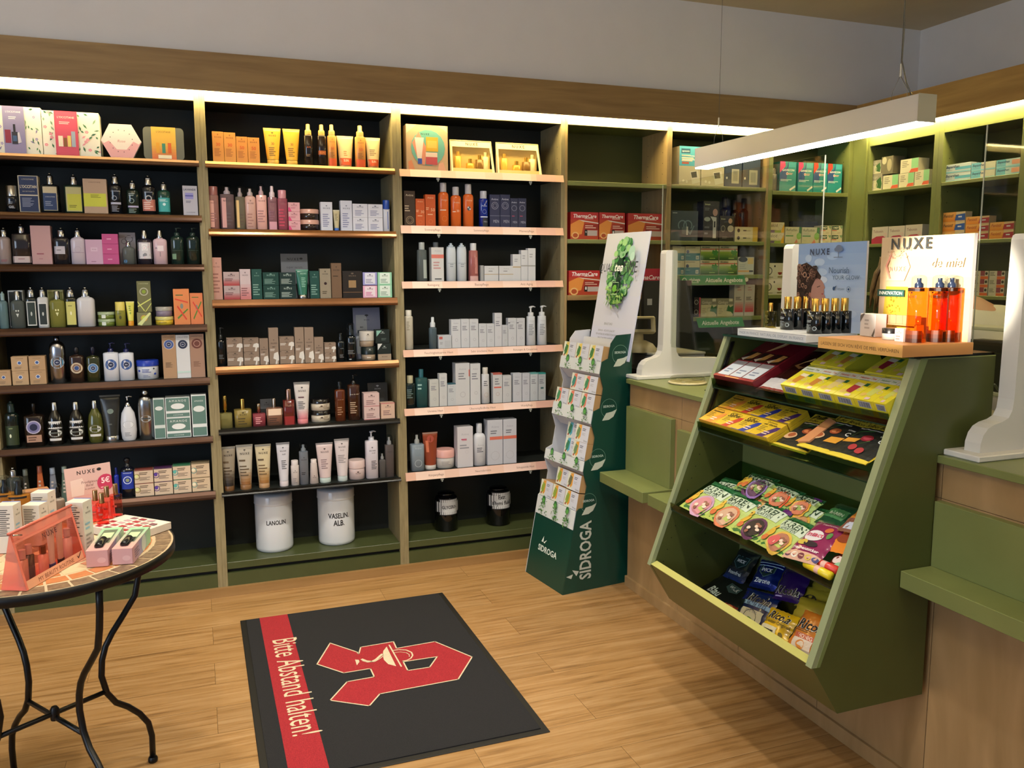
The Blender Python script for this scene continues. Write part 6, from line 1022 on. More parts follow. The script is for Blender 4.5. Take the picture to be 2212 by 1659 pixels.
# bottom bin
def bin_(desc,bl,br,tl,X0,tilt,d,o,K=K_bag):
    n=V(-math.cos(tilt),0,math.sin(tilt)); p=on(*bl,0,X0); return (K,desc,bl,br,tl,0,d,dict(o,nrm=n,P0=p))
RIC=lambda w=.7,y=.7,c='#14161a',x=.5:[T(x,y,w*1.05,'#e8e4d8','Ricola','bi'),T(x,y,w,c,'Ricola','bi')]
WI=lambda c,t,y=.2:[PG([(.2,.78),(.8,.78),(.8,.55),(.5,.36),(.2,.55)],'#4a6a6c'),PG([(.23,.76),(.77,.76),(.77,.56),(.5,.39),(.23,.56)],'#1c3034'),T(.5,.62,.4,'#dfe6e8','WICK','bi'),T(.5,y,.6,'#d0dcec',t,'b')]
T1=math.radians(40)
lay(None,'bottom bin',0,[
 bin_('olive yellow sweets bag at right, uppermost of the yellow ones',(1738,1290),(1792,1300),(1764,1252),1.86,T1,.02,{'c':'#9a8c2c','hole':1}),
 bin_('olive yellow sweets bag at right, second of the yellow ones',(1712,1305),(1786,1325),(1752,1266),1.83,T1,.02,{'c':'#a4962e','hole':1,'p':[E(.4,.4,.2,.12,'#22200c')]}),
 bin_('olive yellow sweets bag at right behind the bright one',(1704,1330),(1784,1355),(1722,1284),1.78,T1,.02,{'c':'#a8982c','hole':1}),
 bin_('deep purple herb sweets bag with white lettering',(1662,1288),(1722,1302),(1690,1224),1.80,T1,.03,{'c':'#2a1258','p':[RIC(.8,.3),L(.1,.06,.5,.14,1,'#a89ad0')]}),
 bin_('shiny blue lemon sweets bag',(1612,1262),(1668,1275),(1632,1202),1.80,T1,.03,{'c':'#14309c','m':.75,'p':[[R(.03,.86-.05*i,.97,.885-.05*i,'#b4d4f0') for i in (0,2)],PG([(.05,.5),(.3,.8),(.35,.6)],'#b4d4f0'),WI('','Zitrone',.24)]}),
 bin_('black and blue sweets bag with shield emblem',(1556,1243),(1600,1262),(1588,1178),1.86,T1,.025,{'c':'#1c2226','p':[GR(0,0,1,.4,'#16307c','#18222c',5),WI('','Atemfrei',.24)]}),
 bin_('flat black sweets bag with shield emblem, tilted at left',(1508,1268),(1530,1285),(1546,1238),1.78,math.radians(62),.02,{'c':'#14191c','h':.16,'sw':3.2,'p':[T(.3,.2,.3,'#c8d0d4','Blau','bi'),PG([(.4,.62),(.7,.62),(.7,.45),(.55,.36),(.4,.45)],'#3a5054'),T(.55,.52,.22,'#c8d0d4','WICK','bi')]}),
 bin_('navy herb sweets bag with light blue band',(1578,1335),(1642,1362),(1618,1270),1.72,T1,.03,{'c':'#0f2058','p':[RIC(.7,.8),R(.05,.56,.98,.68,'#8ab0d8'),T(.5,.62,.66,'#1a2a5c','AKTIV-FREI','b'),R(.14,.02,.86,.46,'#d8d4c0'),O(.5,.2,.2,.22,'#2a3a2c'),E(.5,.14,.12,.08,'#6a8a3c'),T(.5,.4,.4,'#6a6a8c','MENTHOL','r')]}),
 bin_('dark blue sweets box standing behind navy bag',(1600,1290),(1680,1312),(1618,1268),1.80,T1,.02,{'c':'#0c1a6c','p':[L(.5,.3,.8,.7,3,'#4a5ab0')]}),
 bin_('small red and brown sweets pack under black bag',(1552,1312),(1580,1326),(1566,1298),1.73,math.radians(55),.015,{'c':'#8a3420','p':[E(.5,.5,.3,.2,'#c07048')]}),
 bin_('bright yellow herb sweets bag in front',(1626,1366),(1688,1394),(1672,1310),1.68,T1,.034,{'c':'#dcb41c','p':[RIC(.7,.78),T(.52,.56,.86,'#3a3a1c','Kräuter Original','r'),R(.1,.1,.64,.42,'#d8d0b4'),R(.2,.2,.56,.3,'#1a1a14'),E(.8,.26,.07,.06,'#6a5a1c'),E(.9,.12,.05,.05,'#6a5a1c'),E(.04,.34,.05,.08,'#7a6a2c')]}),
 bin_('orange honey herb sweets bag at the front right corner',(1690,1391),(1752,1418),(1734,1312),1.67,T1,.03,{'c':'#cf7c28','p':[RIC(.9,.66,'#14161a',.55),L(.1,.46,.9,.54,2,'#7a4a1c'),R(.2,.0,.84,.3,'#e0d0c4'),R(.2,.3,.9,.42,'#b85a3c'),T(.55,.36,.5,'#e8d0c4','HONIG','b'),E(.5,.16,.14,.12,'#d8893c'),E(.06,.42,.06,.07,'#6a5a2c')]})])
# ---------------- cough-and-cold screens on the counter ----------------
WHT=noisy('white_lacquer','#cfcdc8','#d3d1cc',5,.4)
STP=[(2.046,1.089),(2.047,1.115),(2.056,1.14),(2.072,1.158),(2.095,1.168),(2.125,1.174),(2.148,1.184),(2.160,1.205),(2.164,1.235),(2.170,1.685),(2.174,1.697),(2.184,1.702),(2.222,1.702),(2.232,1.697),(2.236,1.685),(2.238,1.23),(2.243,1.2),(2.256,1.178),(2.28,1.168),(2.50,1.160),(2.50,1.089)]
def stand(y,lab,dx=0):
    t=thing('screen_stand',lab,'stand',(2.25,y,1.0715)); O_=Matrix.Translation((-2.25+dx,-y,-1.0715))
    g=G(); g.box(2.004,y-.06,1.0715,2.52,y+.06,1.089,WHT,.003); g.xf(O_); g.obj('foot_plate',t)
    g=G(); g.prism(STP,1,y-.026,y+.026,WHT); g.box(2.2065,y-.0265,1.24,2.2075,y+.0265,1.7,mt('#8f8d88')); g.xf(O_); g.obj('upright',t)
stand(-.605,'white screen stand on the worktop beside the round change dish')
stand(-1.545,'white screen stand behind the pale blue poster, only its left side visible')
stand(-2.535,'white screen stand at the right picture edge on the green worktop')
stand(-3.55,'white screen stand nearest the camera beyond the right picture edge')
for (a,b,c,d,lab) in [(-.52,-1.685,1.225,2.024,'clear acrylic screen held by the left white stand above the counter'),(-2.37,-3.9,1.225,2.024,'clear acrylic screen at the right edge held by the near white stand')]:
    t=thing('acrylic_screen',lab,'screen',(2.21,(a+b)/2,c)); g=G(); g.box(-.0022,b-(a+b)/2,0,.0022,a-(a+b)/2,d-c,gl('#f3f6f2',.02)); g.obj('pane',t)
    for yy in (a,b): g=G(); g.box(-.0024,yy-(a+b)/2-.0006,0,.0024,yy-(a+b)/2+.0006,d-c,mt('#aeb0a4',.2)); g.obj('polished_edge',t)
# ---------------- pendant lamp ----------------
lamp=thing('pendant_lamp','long white pendant lamp hanging on thin wires above the counter','pendant lamp',(2.136,-1.595,2.05)); PM=mt('#b4b4b6',.35,.2)
g=G(); g.box(-.036,-.62,.004,.036,.62,.086,PM,.001); g.obj('housing',lamp)
g=G(); g.box(-.036,-.6205,.003,.036,-.6185,.087,mt('#a09c86',.5)); g.obj('end_cap',lamp)
g=G(); g.box(-.033,-.615,-.0015,.033,.617,.0035,mt('#fff3dc',.5,0,0,15)); g.obj('diffuser',lamp)
for yy,s in ((.495,1),(-.505,-1)):
    g=G(); g.tube([(0,yy,.17),(0,yy,1.04)],.0011,mt('#77756f',.4,.6),6); g.tube([(0,yy,.165),(-.0,yy+.03,.12),(0,yy+.034,.085)],.001,mt('#77756f',.4,.6),6); g.tube([(0,yy,.165),(0,yy-.03,.12),(0,yy-.034,.085)],.001,mt('#77756f',.4,.6),6); g.lathe([(.003,.16),(.003,.2)],mt('#b0aea8',.3,.7),(0,yy,0),10); g.obj('suspension_wire',lamp)
g=G(); g.tube([(0,-.56,.085),(.0,-.53,.14),(0,-.508,.21),(.004,-.506,.3),(-.003,-.508,.42),(.008,-.53,.52),(.01,-.545,.6),(.012,-.56,1.04)],.0024,gl('#d8d8d0'),8); g.tube([(0,-.56,.085),(.0,-.53,.14),(0,-.508,.21),(.004,-.506,.3),(-.003,-.508,.42),(.008,-.53,.52),(.01,-.545,.6),(.012,-.56,1.04)],.0012,mt('#8f8a80'),6); g.obj('power_cable',lamp)
# ---------------- cosmetics display trays on top of the sweets unit ----------------
TOPZ=1.3628
g=G(); x0,x1,ya,yb=1.884,2.10,-1.635,-2.012
g.box(x0,yb,TOPZ,x1,ya,TOPZ+.026,mt('#d0d4d8',.3),.001); pr(g,Sf(ya-yb,.026,lambda u,v,e:(x0-e,ya-u*(ya-yb),TOPZ+v*.026)),[T(.5,.5,.94,'#8a96a8','MADE IN FRANCE  NATURAL OIL DISPLAY  IN FRANCE','r'),R(0,.9,1,1,'#b9bec4')])
g.obj('display_tray',label='white cardboard display tray with small print on the sweets unit',cat='display tray')
x0,x1,ya,yb=1.805,2.065,-2.165,-2.50
g=G(); m=mt('#c58a4e',.45); Z1=TOPZ+.034; g.box(x0,yb,TOPZ,x1,ya,Z1,m,.001)
pr(g,Sf(ya-yb,.034,lambda u,v,e:(x0-e,ya-u*(ya-yb),TOPZ+v*.034)),[R(0,0,1,1,'#d0a05c'),T(.5,.48,.93,'#4a3418','LASSEN SIE SICH VON RÊVE DE MIEL VERFÜHREN','r')])
g.obj('display_tray',label='honey coloured display tray with German slogan on the sweets unit',cat='display tray')
TZ1=TOPZ+.0262; TZ2=TOPZ+.0342
def card(nm,lab,ya,yb,z0,z1,x,col,ops,cat,th=.008,side='#c9c4c4'):
    w=ya-yb; h=z1-z0; g=G(); g.box(-w/2,0,0,w/2,th,h,mt(side,.5)); sf=pflat(w,h,0); pr(g,sf,[R(0,0,1,1,col)]+ops,.35)
    return g.obj(nm,label=lab,cat=cat,loc=(x,(ya+yb)/2,z0),rot=(0,0,-PI/2))
random.seed(9)
curl=[]
for i in range(95):
    a=random.random(); x=.0+.31*random.random()**.8; y=.32+.42*random.random()
    if x>.22 and y<.6: continue
    r=.012+.022*random.random(); curl.append(O(min(.33,max(.03,x)),y,r*.55,r,random.choice(['#4a3630','#6a4c40','#8a6454','#2c211e','#a07c68'])))
skin='#b0847a'
lady=[PG([(.0,.02),(.0,.74),(.14,.78),(.3,.7),(.38,.62),(.3,.4),(.26,.12),(.1,.0)],'#3a2a26'),
 PG([(.22,.0),(.24,.2),(.22,.34),(.24,.5),(.3,.6),(.38,.58),(.41,.55),(.445,.49),(.425,.47),(.435,.44),(.42,.425),(.445,.4),(.46,.36),(.44,.31),(.36,.28),(.35,.2),(.42,.12),(.5,.0)],skin),
 PG([(.24,.56),(.3,.6),(.34,.58),(.3,.59)],'#3a2620'),PG([(.32,.5),(.37,.515),(.37,.505),(.32,.49)],'#4a322c'),PG([(.39,.425),(.43,.43),(.42,.41),(.4,.41)],'#a04a4c'),E(.215,.4,.018,.03,'#b87c6a'),PG([(.48,.03),(.6,.06),(.62,.03),(.5,.0)],skin)]
sky=[GR(0,0,1,1,'#c4d4ea','#8fb0e0',8)]+[E(random.random()*.9+.05,random.random()*.8+.05,.05+.05*random.random(),.04,random.choice(['#b4cdec','#c9d8ee','#a9c8ee'])) for _ in range(16)]
def treemark(x,y,c,s=1): return [E(x,y,.035*s,.028*s,c),E(x-.025*s,y-.008*s,.022*s,.016*s,c),E(x+.025*s,y-.008*s,.022*s,.016*s,c),R(x-.004,y-.075*s,x+.006,y,c),R(x-.05*s,y-.078*s,x+.05*s,y-.072*s,c)]
card('display_poster','pale blue poster of curly haired person looking up behind the black bottles',-1.713,-2.05,TZ1,1.697,2.085,'#a9c4ea',sky+[lady,curl,T(.36,.9,.3,'#26385c','NUXE','bw'),treemark(.64,.93,'#6a7c9c',1.3),T(.3,.86,.12,'#6a7c9c','PARIS','rw'),T(.66,.69,.3,'#3c5c84','Nourish','r'),T(.76,.61,.38,'#3c5c84','YOUR GLOW','r'),E(.6,.485,.018,.02,'#1f4a7a'),PG([(.6,.5),(.64,.52),(.61,.47)],'#1f4a7a'),T(.7,.48,.1,'#3c5c84','VEGAN','i'),O(.81,.48,.024,.028,'#1f4a7a'),E(.81,.48,.012,.012,'#1f4a7a')],'poster')
hon=[E(.1+.16*random.random(),.1+.36*random.random(),.008,.008,'#b08a24') for _ in range(46)]
card('display_poster','cream and honey coloured poster standing behind the amber spray bottles',-2.151,-2.492,TZ2,1.703,2.05,'#d8bd94',[GR(0,0,1,1,'#dcb48c','#e0c8a0',5),PG([(.05,.05),(.08,.5),(.34,.5),(.34,.02)],'#d8b83c'),hon,PG([(.14,.62),(.06,.94),(.3,.86)] if 0 else [(.09,.84),(.16,.7),(.08,.56),(.3,.56),(.36,.7),(.3,.84)],'#e0c0a0'),[E(.1+.22*random.random(),.78+.08*random.random(),.006,.006,'#c89a7c') for _ in range(30)],PG([(.15,.82),(.1,.71),(.15,.58),(.13,.58),(.08,.71),(.13,.82)],'#d08c7c'),T(.22,.68,.2,'#c0988a','NUXE','rw'),T(.36,.93,.46,'#3f4448','NUXE','bw'),T(.3,.88,.14,'#8a8478','PARIS','rw'),T(.76,.74,.34,'#c4b8a8','de miel','i'),R(-.0,.4,.32,.47,'#1f4f46'),T(.16,.435,.28,'#e4e4d8','INNOVATION','b')],'poster',.012,'#d0cccc')
def topitem(K,desc,pb,w,h,d,o,zt,cat='bottle'):
    P=on(pb[0],pb[1],2,zt); root,dd=K(w,h,d,o); root.rotation_euler=(0,0,-PI/2+o.get('rz',0)); root.location=(P.x+dd/2,P.y,zt+.0003); return (root,desc,cat,'')
# eight tall black oil bottles with gold caps; the front one of each row carries the print
L_=[]; BLK='s#0a1216'
def oil(x,y,prt,ds):
    o={'nm':'oil_bottle','c':BLK,'sq':7,'hb':.645,'sh':.02,'cap':'cyl','cc':GLD,'cr':.44,'nk':.4,'dr':.62,'p':prt and [NX('#b9c4c8',.84,.5,1),L(.15,.5,.8,.62,2,'#c4ccd0'),L(.1,.1,.66,.42,5,'#8a969c'),O(.82,.24,.09,.12,'#b9c4c8')]}
    root,dd=K_bot(.058,.118,None,o); root.rotation_euler=(0,0,-PI/2); root.location=(x,y,TZ1+.0003); L_.append((root,ds,'bottle',''))
for (px,by,dx,pt,ds) in [] and [(1699,712,0,1,'black oil bottle with gold cap, printed front, far left one'),(1757,720,0,1,'black oil bottle with gold cap, printed front, in the middle'),(1722,708,.048,0,'black oil bottle with gold cap, second row left'),(1778,712,.052,0,'black oil bottle with gold cap, right behind the middle one'),(1738,702,.10,0,'black oil bottle with gold cap, third row left'),(1796,708,.10,0,'black oil bottle with gold cap, third row right'),(1812,706,.148,0,'black oil bottle with gold cap, rearmost row right')]:
    P=on(px if dx==0 else px,by,2,TZ1); 
    if dx==0: oil(P.x+.022+.003,P.y,pt,ds); base=P.x+.025
    else: oil(base+dx,{1722:-1.742,1778:-1.905,1738:-1.742,1796:-1.905,1812:-1.908}[px],pt,ds)
for (px,by,n,nm) in ((1690,712,3,'left file'),(1748,721,5,'right file')):
    P=on(px,by,2,TZ1)
    for i in range(n): oil(P.x+.02+.0415*i,P.y,i==0,'black oil bottle with gold cap, '+nm+(', printed foremost one' if i==0 else ', '+ORD[i]+' row'))
reg(L_,'pale tray'); L_=[]
P=on(1654,708,2,TZ1); root,dd=K_bot(.056,.092,None,{'nm':'oil_bottle','c':'t#efe8b0','sq':6,'hb':.68,'sh':.03,'cap':'cyl','cc':GLD,'cr':.28,'nk':.25,'dr':.5,'liq':'l#b9ac3c','p':[L(.2,.3,.7,.8,5,'#6a6428')]}); root.rotation_euler=(0,0,-PI/2); root.location=(P.x+.02,P.y,TZ1+.0003); tag(root,'clear yellow oil bottle with gold cap at the left end of the white tray','bottle')
# amber sprays
for px,py,dx,ds in [(1962,740,0,'amber'),(2007,739,0,'amber'),(2033,738.5,0,'amber')]:
    P=on(px,py,2,TZ2); o={'nm':'spray_bottle','c':'t#f2b458','sq':3.5,'hb':.82,'sh':.015,'cap':'dome','cc':'#2a3450','cr':.75,'nk':.4,'dr':.95,'p':[NX('#3a0f08',.86,.6,.8),R(0,.94,1,1,'#2c0f08'),GR(0,0,1,.22,'#3a140a','#6a2c10',3)]}
    root,dd=K_bot(.053,.19,None,o); root.rotation_euler=(0,0,-PI/2); root.location=(P.x+.027,P.y,TZ2+.0003); L_.append((root,'amber spray bottle with clear cap','bottle',''))
reg(L_,'honey coloured tray')
P=on(1871,727,2,TZ2); g=G(); g.box(-.036,-.02,0,.036,.02,.07,mt('#d4d0cc',.35),.001); pr(g,pflat(.072,.07,-.02),[L(.3,.3,.7,.8,3,'#a9a4a0'),PG([(.0,.9),(.0,.6),(.3,1),(.2,1)],'#6a625c'),PG([(.8,.05),(1,.4),(1,.2),(.9,.0)],'#5a544e')]); g.obj('gift_carton',label='white gift carton with dark diagonal corner ribbons, leftmost on the honey coloured tray',cat='box',loc=(P.x+.025,P.y,TZ2+.0003),rot=(0,0,-PI/2-.12))
g=G(); dm=mt('#cf9068',.45)
for i in range(6): g.box(-.075+i*.025,-.012,.042,-.0515+i*.025,.012,.068,dm,.001)
g.box(-.078,-.014,.038,.078,.014,.042,dm); g.box(-.082,-.014,0,-.074,.014,.068,dm); g.box(.074,-.014,0,.082,.014,.042,dm)
P=on(1912,730,2,TZ2); g.obj('lip_balm_rack',label='salmon coloured cardboard rack with a row of small slots on the honey tray',cat='rack',loc=(P.x+.05,P.y,TZ2+.0003),rot=(0,0,-PI/2))
root,dd=K_jar(.05,.034,None,{'c':'#c9c4bc','cc':'#17161a','lf':.45,'lp':[]}); P=on(1909,734,2,TZ2); root.location=(P.x+.026,P.y,TZ2+.0003); root.rotation_euler=(0,0,-PI/2); tag(root,'small white jar with black lid below the salmon coloured rack','jar')
g=G(); g.box(-.016,-.012,0,.016,.012,.038,mt('#cfb8b0',.4)); pr(g,pflat(.032,.038,-.012),[NX('#6a5a58',.7,.6,1.3),L(.15,.1,.85,.5,2,'#8a7a78')]); P=on(1940,738,2,TZ2); g.obj('sample_carton',label='tiny pink sample carton beside the first amber spray bottle',cat='box',loc=(P.x+.014,P.y,TZ2+.0003),rot=(0,0,-PI/2))
# change dish and card on the worktop
WT=1.0713
P=on(1485,828,2,WT); t=thing('change_dish','round clear money dish on a cream base on the green worktop','dish',(P.x,P.y,WT)); g=G(); g.lathe([(.085,0),(.092,.004),(.09,.009),(.08,.011)],mt('#c4b88f',.3),seg=36); g.obj('base_ring',t)
g=G(); g.lathe([(.082,.011),(.083,.026),(.076,.033),(.06,.035),(.0,.035)],gl('#e6e6da'),seg=36,cap=False); g.lathe([(.03,.013),(.055,.02),(.07,.017)],gl('#f0f0e4'),seg=30,cap=False); g.obj('clear_cover',t)
P=on(1548,845,2,WT); g=G(); g.box(-.03,-.045,0,.03,.045,.004,GREEND); g.obj('payment_mat',label='small flat olive mat lying on the worktop beside the sweets unit',cat='mat',loc=(P.x,P.y,WT),rot=(0,0,.2))
# card reader-like grey box behind the unit edge
g=G(); g.prism([(-.05,0),(.05,0),(.05,.085),(-.03,.085)],1,-.04,.04,mt('#a8adb4',.4)); P=on(1530,800,2,WT); g.obj('paper_dispenser',label='light grey slanted box on the worktop behind the sweets unit edge',cat='box',loc=(2.44,-.76,WT))
# ---------------- behind the counter ----------------
t=thing('cash_drawer','grey cash drawer box on the worktop left of the white stand','cash drawer',(2.36,-.31,0))
g=G(); g.box(-.155,-.16,1.0722,.155,.15,1.165,mt('#6f7174',.45),.004); g.box(-.158,-.163,1.165,.158,.153,1.176,mt('#8a8a80',.4),.002); g.obj('drawer_body',t)
g=G(); g.box(-.159,.05,1.085,-.155,.09,1.10,mt('#3a3a3a')); g.obj('lock',t)
g=G(); g.box(2.19,-.575,0,2.9,-.03,1.0712,mt('#17150f',.6)); g.obj('back_cupboard',label='dark cupboard under the cash drawer at the left counter end',cat='cupboard')
P=on(1378,738,1,-.33); t=thing('customer_display','beige customer display with a dark screen on a curved foot','display',(P.x,-.33,1.1762),(0,0,-.25)); bg=mt('#9c9478',.5)
g=G(); g.lathe([(.10,0),(.098,.02),(.08,.042),(.045,.058),(.03,.062),(.028,.10)],bg,seg=26,dr=.75); g.obj('foot',t)
g=G(); g.box(-.09,-.022,0,.09,.022,.092,bg,.008); g.box(-.07,-.0235,.022,.062,-.0215,.076,mt('#0e1114',.15)); g.xf(Matrix.Translation((.0,-.01,.095))@Matrix.Rotation(-.2,4,'X')); g.obj('screen_head',t)
a_,b_=on(1392,604,1,-.13),on(1494,604,1,-.13); t=thing('till_monitor','large black till monitor seen from behind, beside the white stand','monitor',((a_.x+b_.x)/2,-.13,1.0722)); bk=mt('#16171a',.5); w2=(b_.x-a_.x)/2
g=G(); g.prism([(-w2,.07),(w2+.035,.02),(w2,.475),(-w2,.475)],1,0,.03,bk); g.obj('monitor_back',t)
g=G(); g.box(-.1,.032,.0,.1,.09,.02,bk,.004); g.tube([(0,.05,.02),(0,.05,.2)],.03,bk,12); g.obj('monitor_foot',t)
g=G(); g.box(-.03,-.002,.22,-.02,-.0003,.34,mt('#2a2ae0',.5,0,0,1.2)); g.obj('power_light',t)
g=G(); g.box(-w2+.02,-.002,.34,-w2+.05,-.0003,.375,mt('#8a8a8a')); g.obj('sticker',t)
g=G(); g.box(2.52,-.98,1.10,2.78,-.62,1.13,mt('#c4c2b4',.4)); g.box(2.52,-.98,1.1303,2.525,-.62,1.165,mt('#cfcdc0',.4)); g.obj('desk_tray',label='white rimmed desk tray behind the worktop near the left stand',cat='tray')
g=G(); g.box(2.64,-1.30,.0,2.76,-.6,1.098,mt('#2a261c',.5)); g.obj('back_desk',label='dark desk behind the counter carrying the white tray',cat='desk')
P=on(1532,742,1,-.2); t=thing('office_chair','black office chair back behind the counter below the green banner','chair',(P.x,-.2,.56)); g=G(); g.prism([(-.2,.06),(.2,.06),(.22,.3),(.17,.5),(.0,.56),(-.17,.5),(-.22,.3)],1,-.03,.03,mt('#111214',.7)); g.xf(Matrix.Scale(.6,4,(1,0,0))); g.obj('backrest',t)
g=G(); g.lathe([(.14,-.08),(.155,-.05),(.14,-.02)],mt('#111214',.7),seg=20); g.obj('seat',t)
g=G(); g.tube([(0,0,-.5),(0,0,-.08)],.025,bk,10)
for k in range(5): a=k*1.2566; g.tube([(0,0,-.5),(.16*math.cos(a),.16*math.sin(a),-.54)],.018,bk,8)
g.obj('star_base',t)
# right side: grey shelf frame with a black device
t=thing('back_rack','grey metal rack with black devices behind the worktop at right','rack',(2.68,-2.35,0)); gm=mt('#a8a48c',.4)
Pa=on(2098,704,0,2.66); zt=Pa.z
g=G(); g.box(-.03,-.5,zt-.012,.08,.5,zt,gm,.002); g.obj('top_board',t)
for zz in (on(2150,848,0,2.66).z,on(2150,898,0,2.66).z):
    g=G(); g.box(-.03,-.5,zz-.012,.08,.5,zz,gm,.002); g.obj('shelf',t)
for yy in (-.48,.48): g=G(); g.box(-.03,yy-.012,0,-.01,yy+.012,zt-.012,gm); g.obj('post',t)
g=G(); g.box(-.01,-.4,on(2150,848,0,2.66).z,.07,.4,zt-.05,mt('#14140f',.4),.005); g.obj('black_device',t)
g=G(); g.tube([on(2148,830,0,2.6)+V(-2.68,2.35,0),on(2156,842,0,2.64)+V(-2.68,2.35,0),on(2162,850,0,2.7)+V(-2.68,2.35,0)],.004,mt('#6a6a5c'),8); g.obj('cable',t)
# cables hanging at the left counter end
g=G(); g.tube([(2.06,-.545,1.03),(2.03,-.55,.92),(2.06,-.55,.80),(2.1,-.53,.72)],.0035,mt('#8a8f98'),8); g.obj('hanging_cable',label='grey cable hanging down at the left end of the counter',cat='cable')
g=G(); g.tube([(2.00,-.535,.64),(2.04,-.535,.655),(2.08,-.535,.645),(2.11,-.53,.60)],.0035,mt('#8a8f98'),8); g.obj('looped_cable',label='looped grey cable low at the left end of the counter',cat='cable')
# ---------------- person bending behind the posters ----------------
def skin_body(name,pts,edges,rad,mat,par,lev=2,root=0):
    me=bpy.data.meshes.new(name); me.from_pydata(pts,edges,[]); o=bpy.data.objects.new(name,me); SC.collection.objects.link(o); o.parent=par
    md=o.modifiers.new('s','SKIN'); md.use_smooth_shade=True
    for i,r in enumerate(rad): me.skin_vertices[0].data[i].radius=(r,r) if not isinstance(r,tuple) else r
    me.skin_vertices[0].data[root].use_root=True
    md=o.modifiers.new('u','SUBSURF'); md.levels=lev; md.render_levels=lev; me.materials.append(mat); return o
ps=thing('person','person with brown blond hair and white coat bending over behind the posters','person',(3.02,-1.85,0))
SK=mt('#c08a70',.5); COAT=noisy('white_coat_cloth','#c8c4ba','#d0ccc2',12,.8,.2,50); PAN=mt('#24272e',.8)
# coordinates relative to the person's feet; bends towards +y (left in the photo) and forward
B=[(0,0,.92),(.0,.06,1.08),(-.02,.16,1.25),(-.04,.27,1.40),(-.05,.36,1.47),(-.06,.41,1.50),  # pelvis..neck
 (.17,.22,1.40),(.19,.30,1.16),(.08,.42,1.02),(-.23,.2,1.40),(-.27,.30,1.16),(-.18,.44,1.02), # arms
 (.1,-.01,.88),(.11,.0,.48),(.11,-.02,.1),(.11,-.0,.04),(-.1,-.01,.88),(-.11,.0,.48),(-.11,-.02,.1),(-.11,.0,.04)]
Ed=[(0,1),(1,2),(2,3),(3,4),(4,5),(3,6),(6,7),(7,8),(3,9),(9,10),(10,11),(0,12),(12,13),(13,14),(14,15),(0,16),(16,17),(17,18),(18,19)]
Rd=[.15,.15,.165,.15,.07,.055,.062,.05,.036,.062,.05,.036,.095,.065,.045,.04,.095,.065,.045,.04]
skin_body('body',B,Ed,[r*.93 for r in Rd],SK,ps)
skin_body('white_coat',B[:4]+[B[6],B[7],B[8],B[9],B[10],B[11]]+[(.02,-.02,.74),(-.02,-.02,.74)],[(0,1),(1,2),(2,3),(3,4),(4,5),(5,6),(3,7),(7,8),(8,9),(0,10)],[.17,.17,.185,.165,.08,.066,.05,.08,.066,.05,.19,.19][:11]+[.05],COAT,ps)
skin_body('trousers',[B[0],B[12],B[13],B[14],B[16],B[17],B[18]],[(0,1),(1,2),(2,3),(0,4),(4,5),(5,6)],[.15,.1,.075,.06,.1,.075,.06],PAN,ps)
for sx in (.11,-.11):
    g=G(); g.lathe([(.045,0),(.05,.02),(.045,.06),(.03,.08)],mt('#15161a',.5),(sx,.04,0),18,2.2); g.obj('shoe',ps)
# head with face looking down-left
Hc=V(-.10,.50,1.575); Hm=Matrix.Translation(Hc)@Matrix.Rotation(math.radians(150),4,'Z')@Matrix.Rotation(math.radians(-28),4,'X')
bm=bmesh.new() if 'bmesh' in globals() else None
import bmesh
bm=bmesh.new(); bmesh.ops.create_uvsphere(bm,u_segments=28,v_segments=20,radius=1)
for v in bm.verts:
    x,y,z=v.co; X=x*.076; Y=y*.095; Z=z*.115
    if z<0: X*=1-.28*(-z)**1.3; Y*=1-.12*(-z)
    if y<-.3: # face side is local -y
        n=math.exp(-((x/.16)**2+((z+.08)/.2)**2)); Y-=.024*n
        for sx in (-.38,.38): Y+=.009*math.exp(-(((x-sx)/.18)**2+((z-.1)/.12)**2))
        Y-=.006*math.exp(-((x/.25)**2+((z+.48)/.08)**2)); Y-=.008*math.exp(-((x/.3)**2+((z+.8)/.14)**2))
    v.co=(X,Y,Z)
bm.transform(Hm); me=bpy.data.meshes.new('head'); bm.to_mesh(me); bm.free(); me.materials.append(SK)
for p in me.polygons: p.use_smooth=True
hd=bpy.data.objects.new('head',me); SC.collection.objects.link(hd); hd.parent=ps
g=G()
for sx in (-.03,.03): g.lathe([(.0001,-.011),(.008,-.008),(.011,0),(.008,.008),(.0001,.011)],mt('#e8e4e0',.2),(sx,-.083,.01),12); g.lathe([(.0001,-.005),(.004,-.003),(.005,0),(.004,.003),(.0001,.005)],mt('#2c2018',.2),(sx,-.092,.01),10)
g.xf(Hm); g.obj('eyes',ps)
g=G(); g.tube([(-.022,-.088,-.052),(0,-.094,-.05),(.022,-.088,-.052)],[.002,.005,.002],mt('#a05a50',.4),8); g.xf(Hm); g.obj('mouth',ps)
for sx in (-1,1): g=G(); g.lathe([(.004,-.028),(.012,-.014),(.014,.01),(.01,.026),(.002,.03)],SK,(sx*.076,.008,-.005),12,.45); g.xf(Hm); g.obj('ear',ps)
HAIR=noisy('brown_blond_hair','#4a3524','#9a7c54',30,.5,.5,160,(1,1,.25))
g=G(); rr=random.Random(5)
prof=[(.02,.128),(.06,.115),(.085,.075),(.095,.02),(.098,-.04),(.092,-.10),(.08,-.135)]
S=40; vs=[];fs=[]
for j,(r,z) in enumerate(prof):
    for i in range(S):
        a=2*PI*i/S; q=1+.05*math.sin(a*11+j)+.03*math.sin(a*23); front=math.sin(a)<-.55; rz=r*q; zz=z+(.004*math.sin(a*9))
        if front and z<.05: zz=max(z,.055); 
        vs.append((rz*math.cos(a)*.95,rz*math.sin(a)*1.14+.006,zz))
for j in range(len(prof)-1):
    for i in range(S): a=j*S+i;b=j*S+(i+1)%S; fs.append((a,b,b+S,a+S))
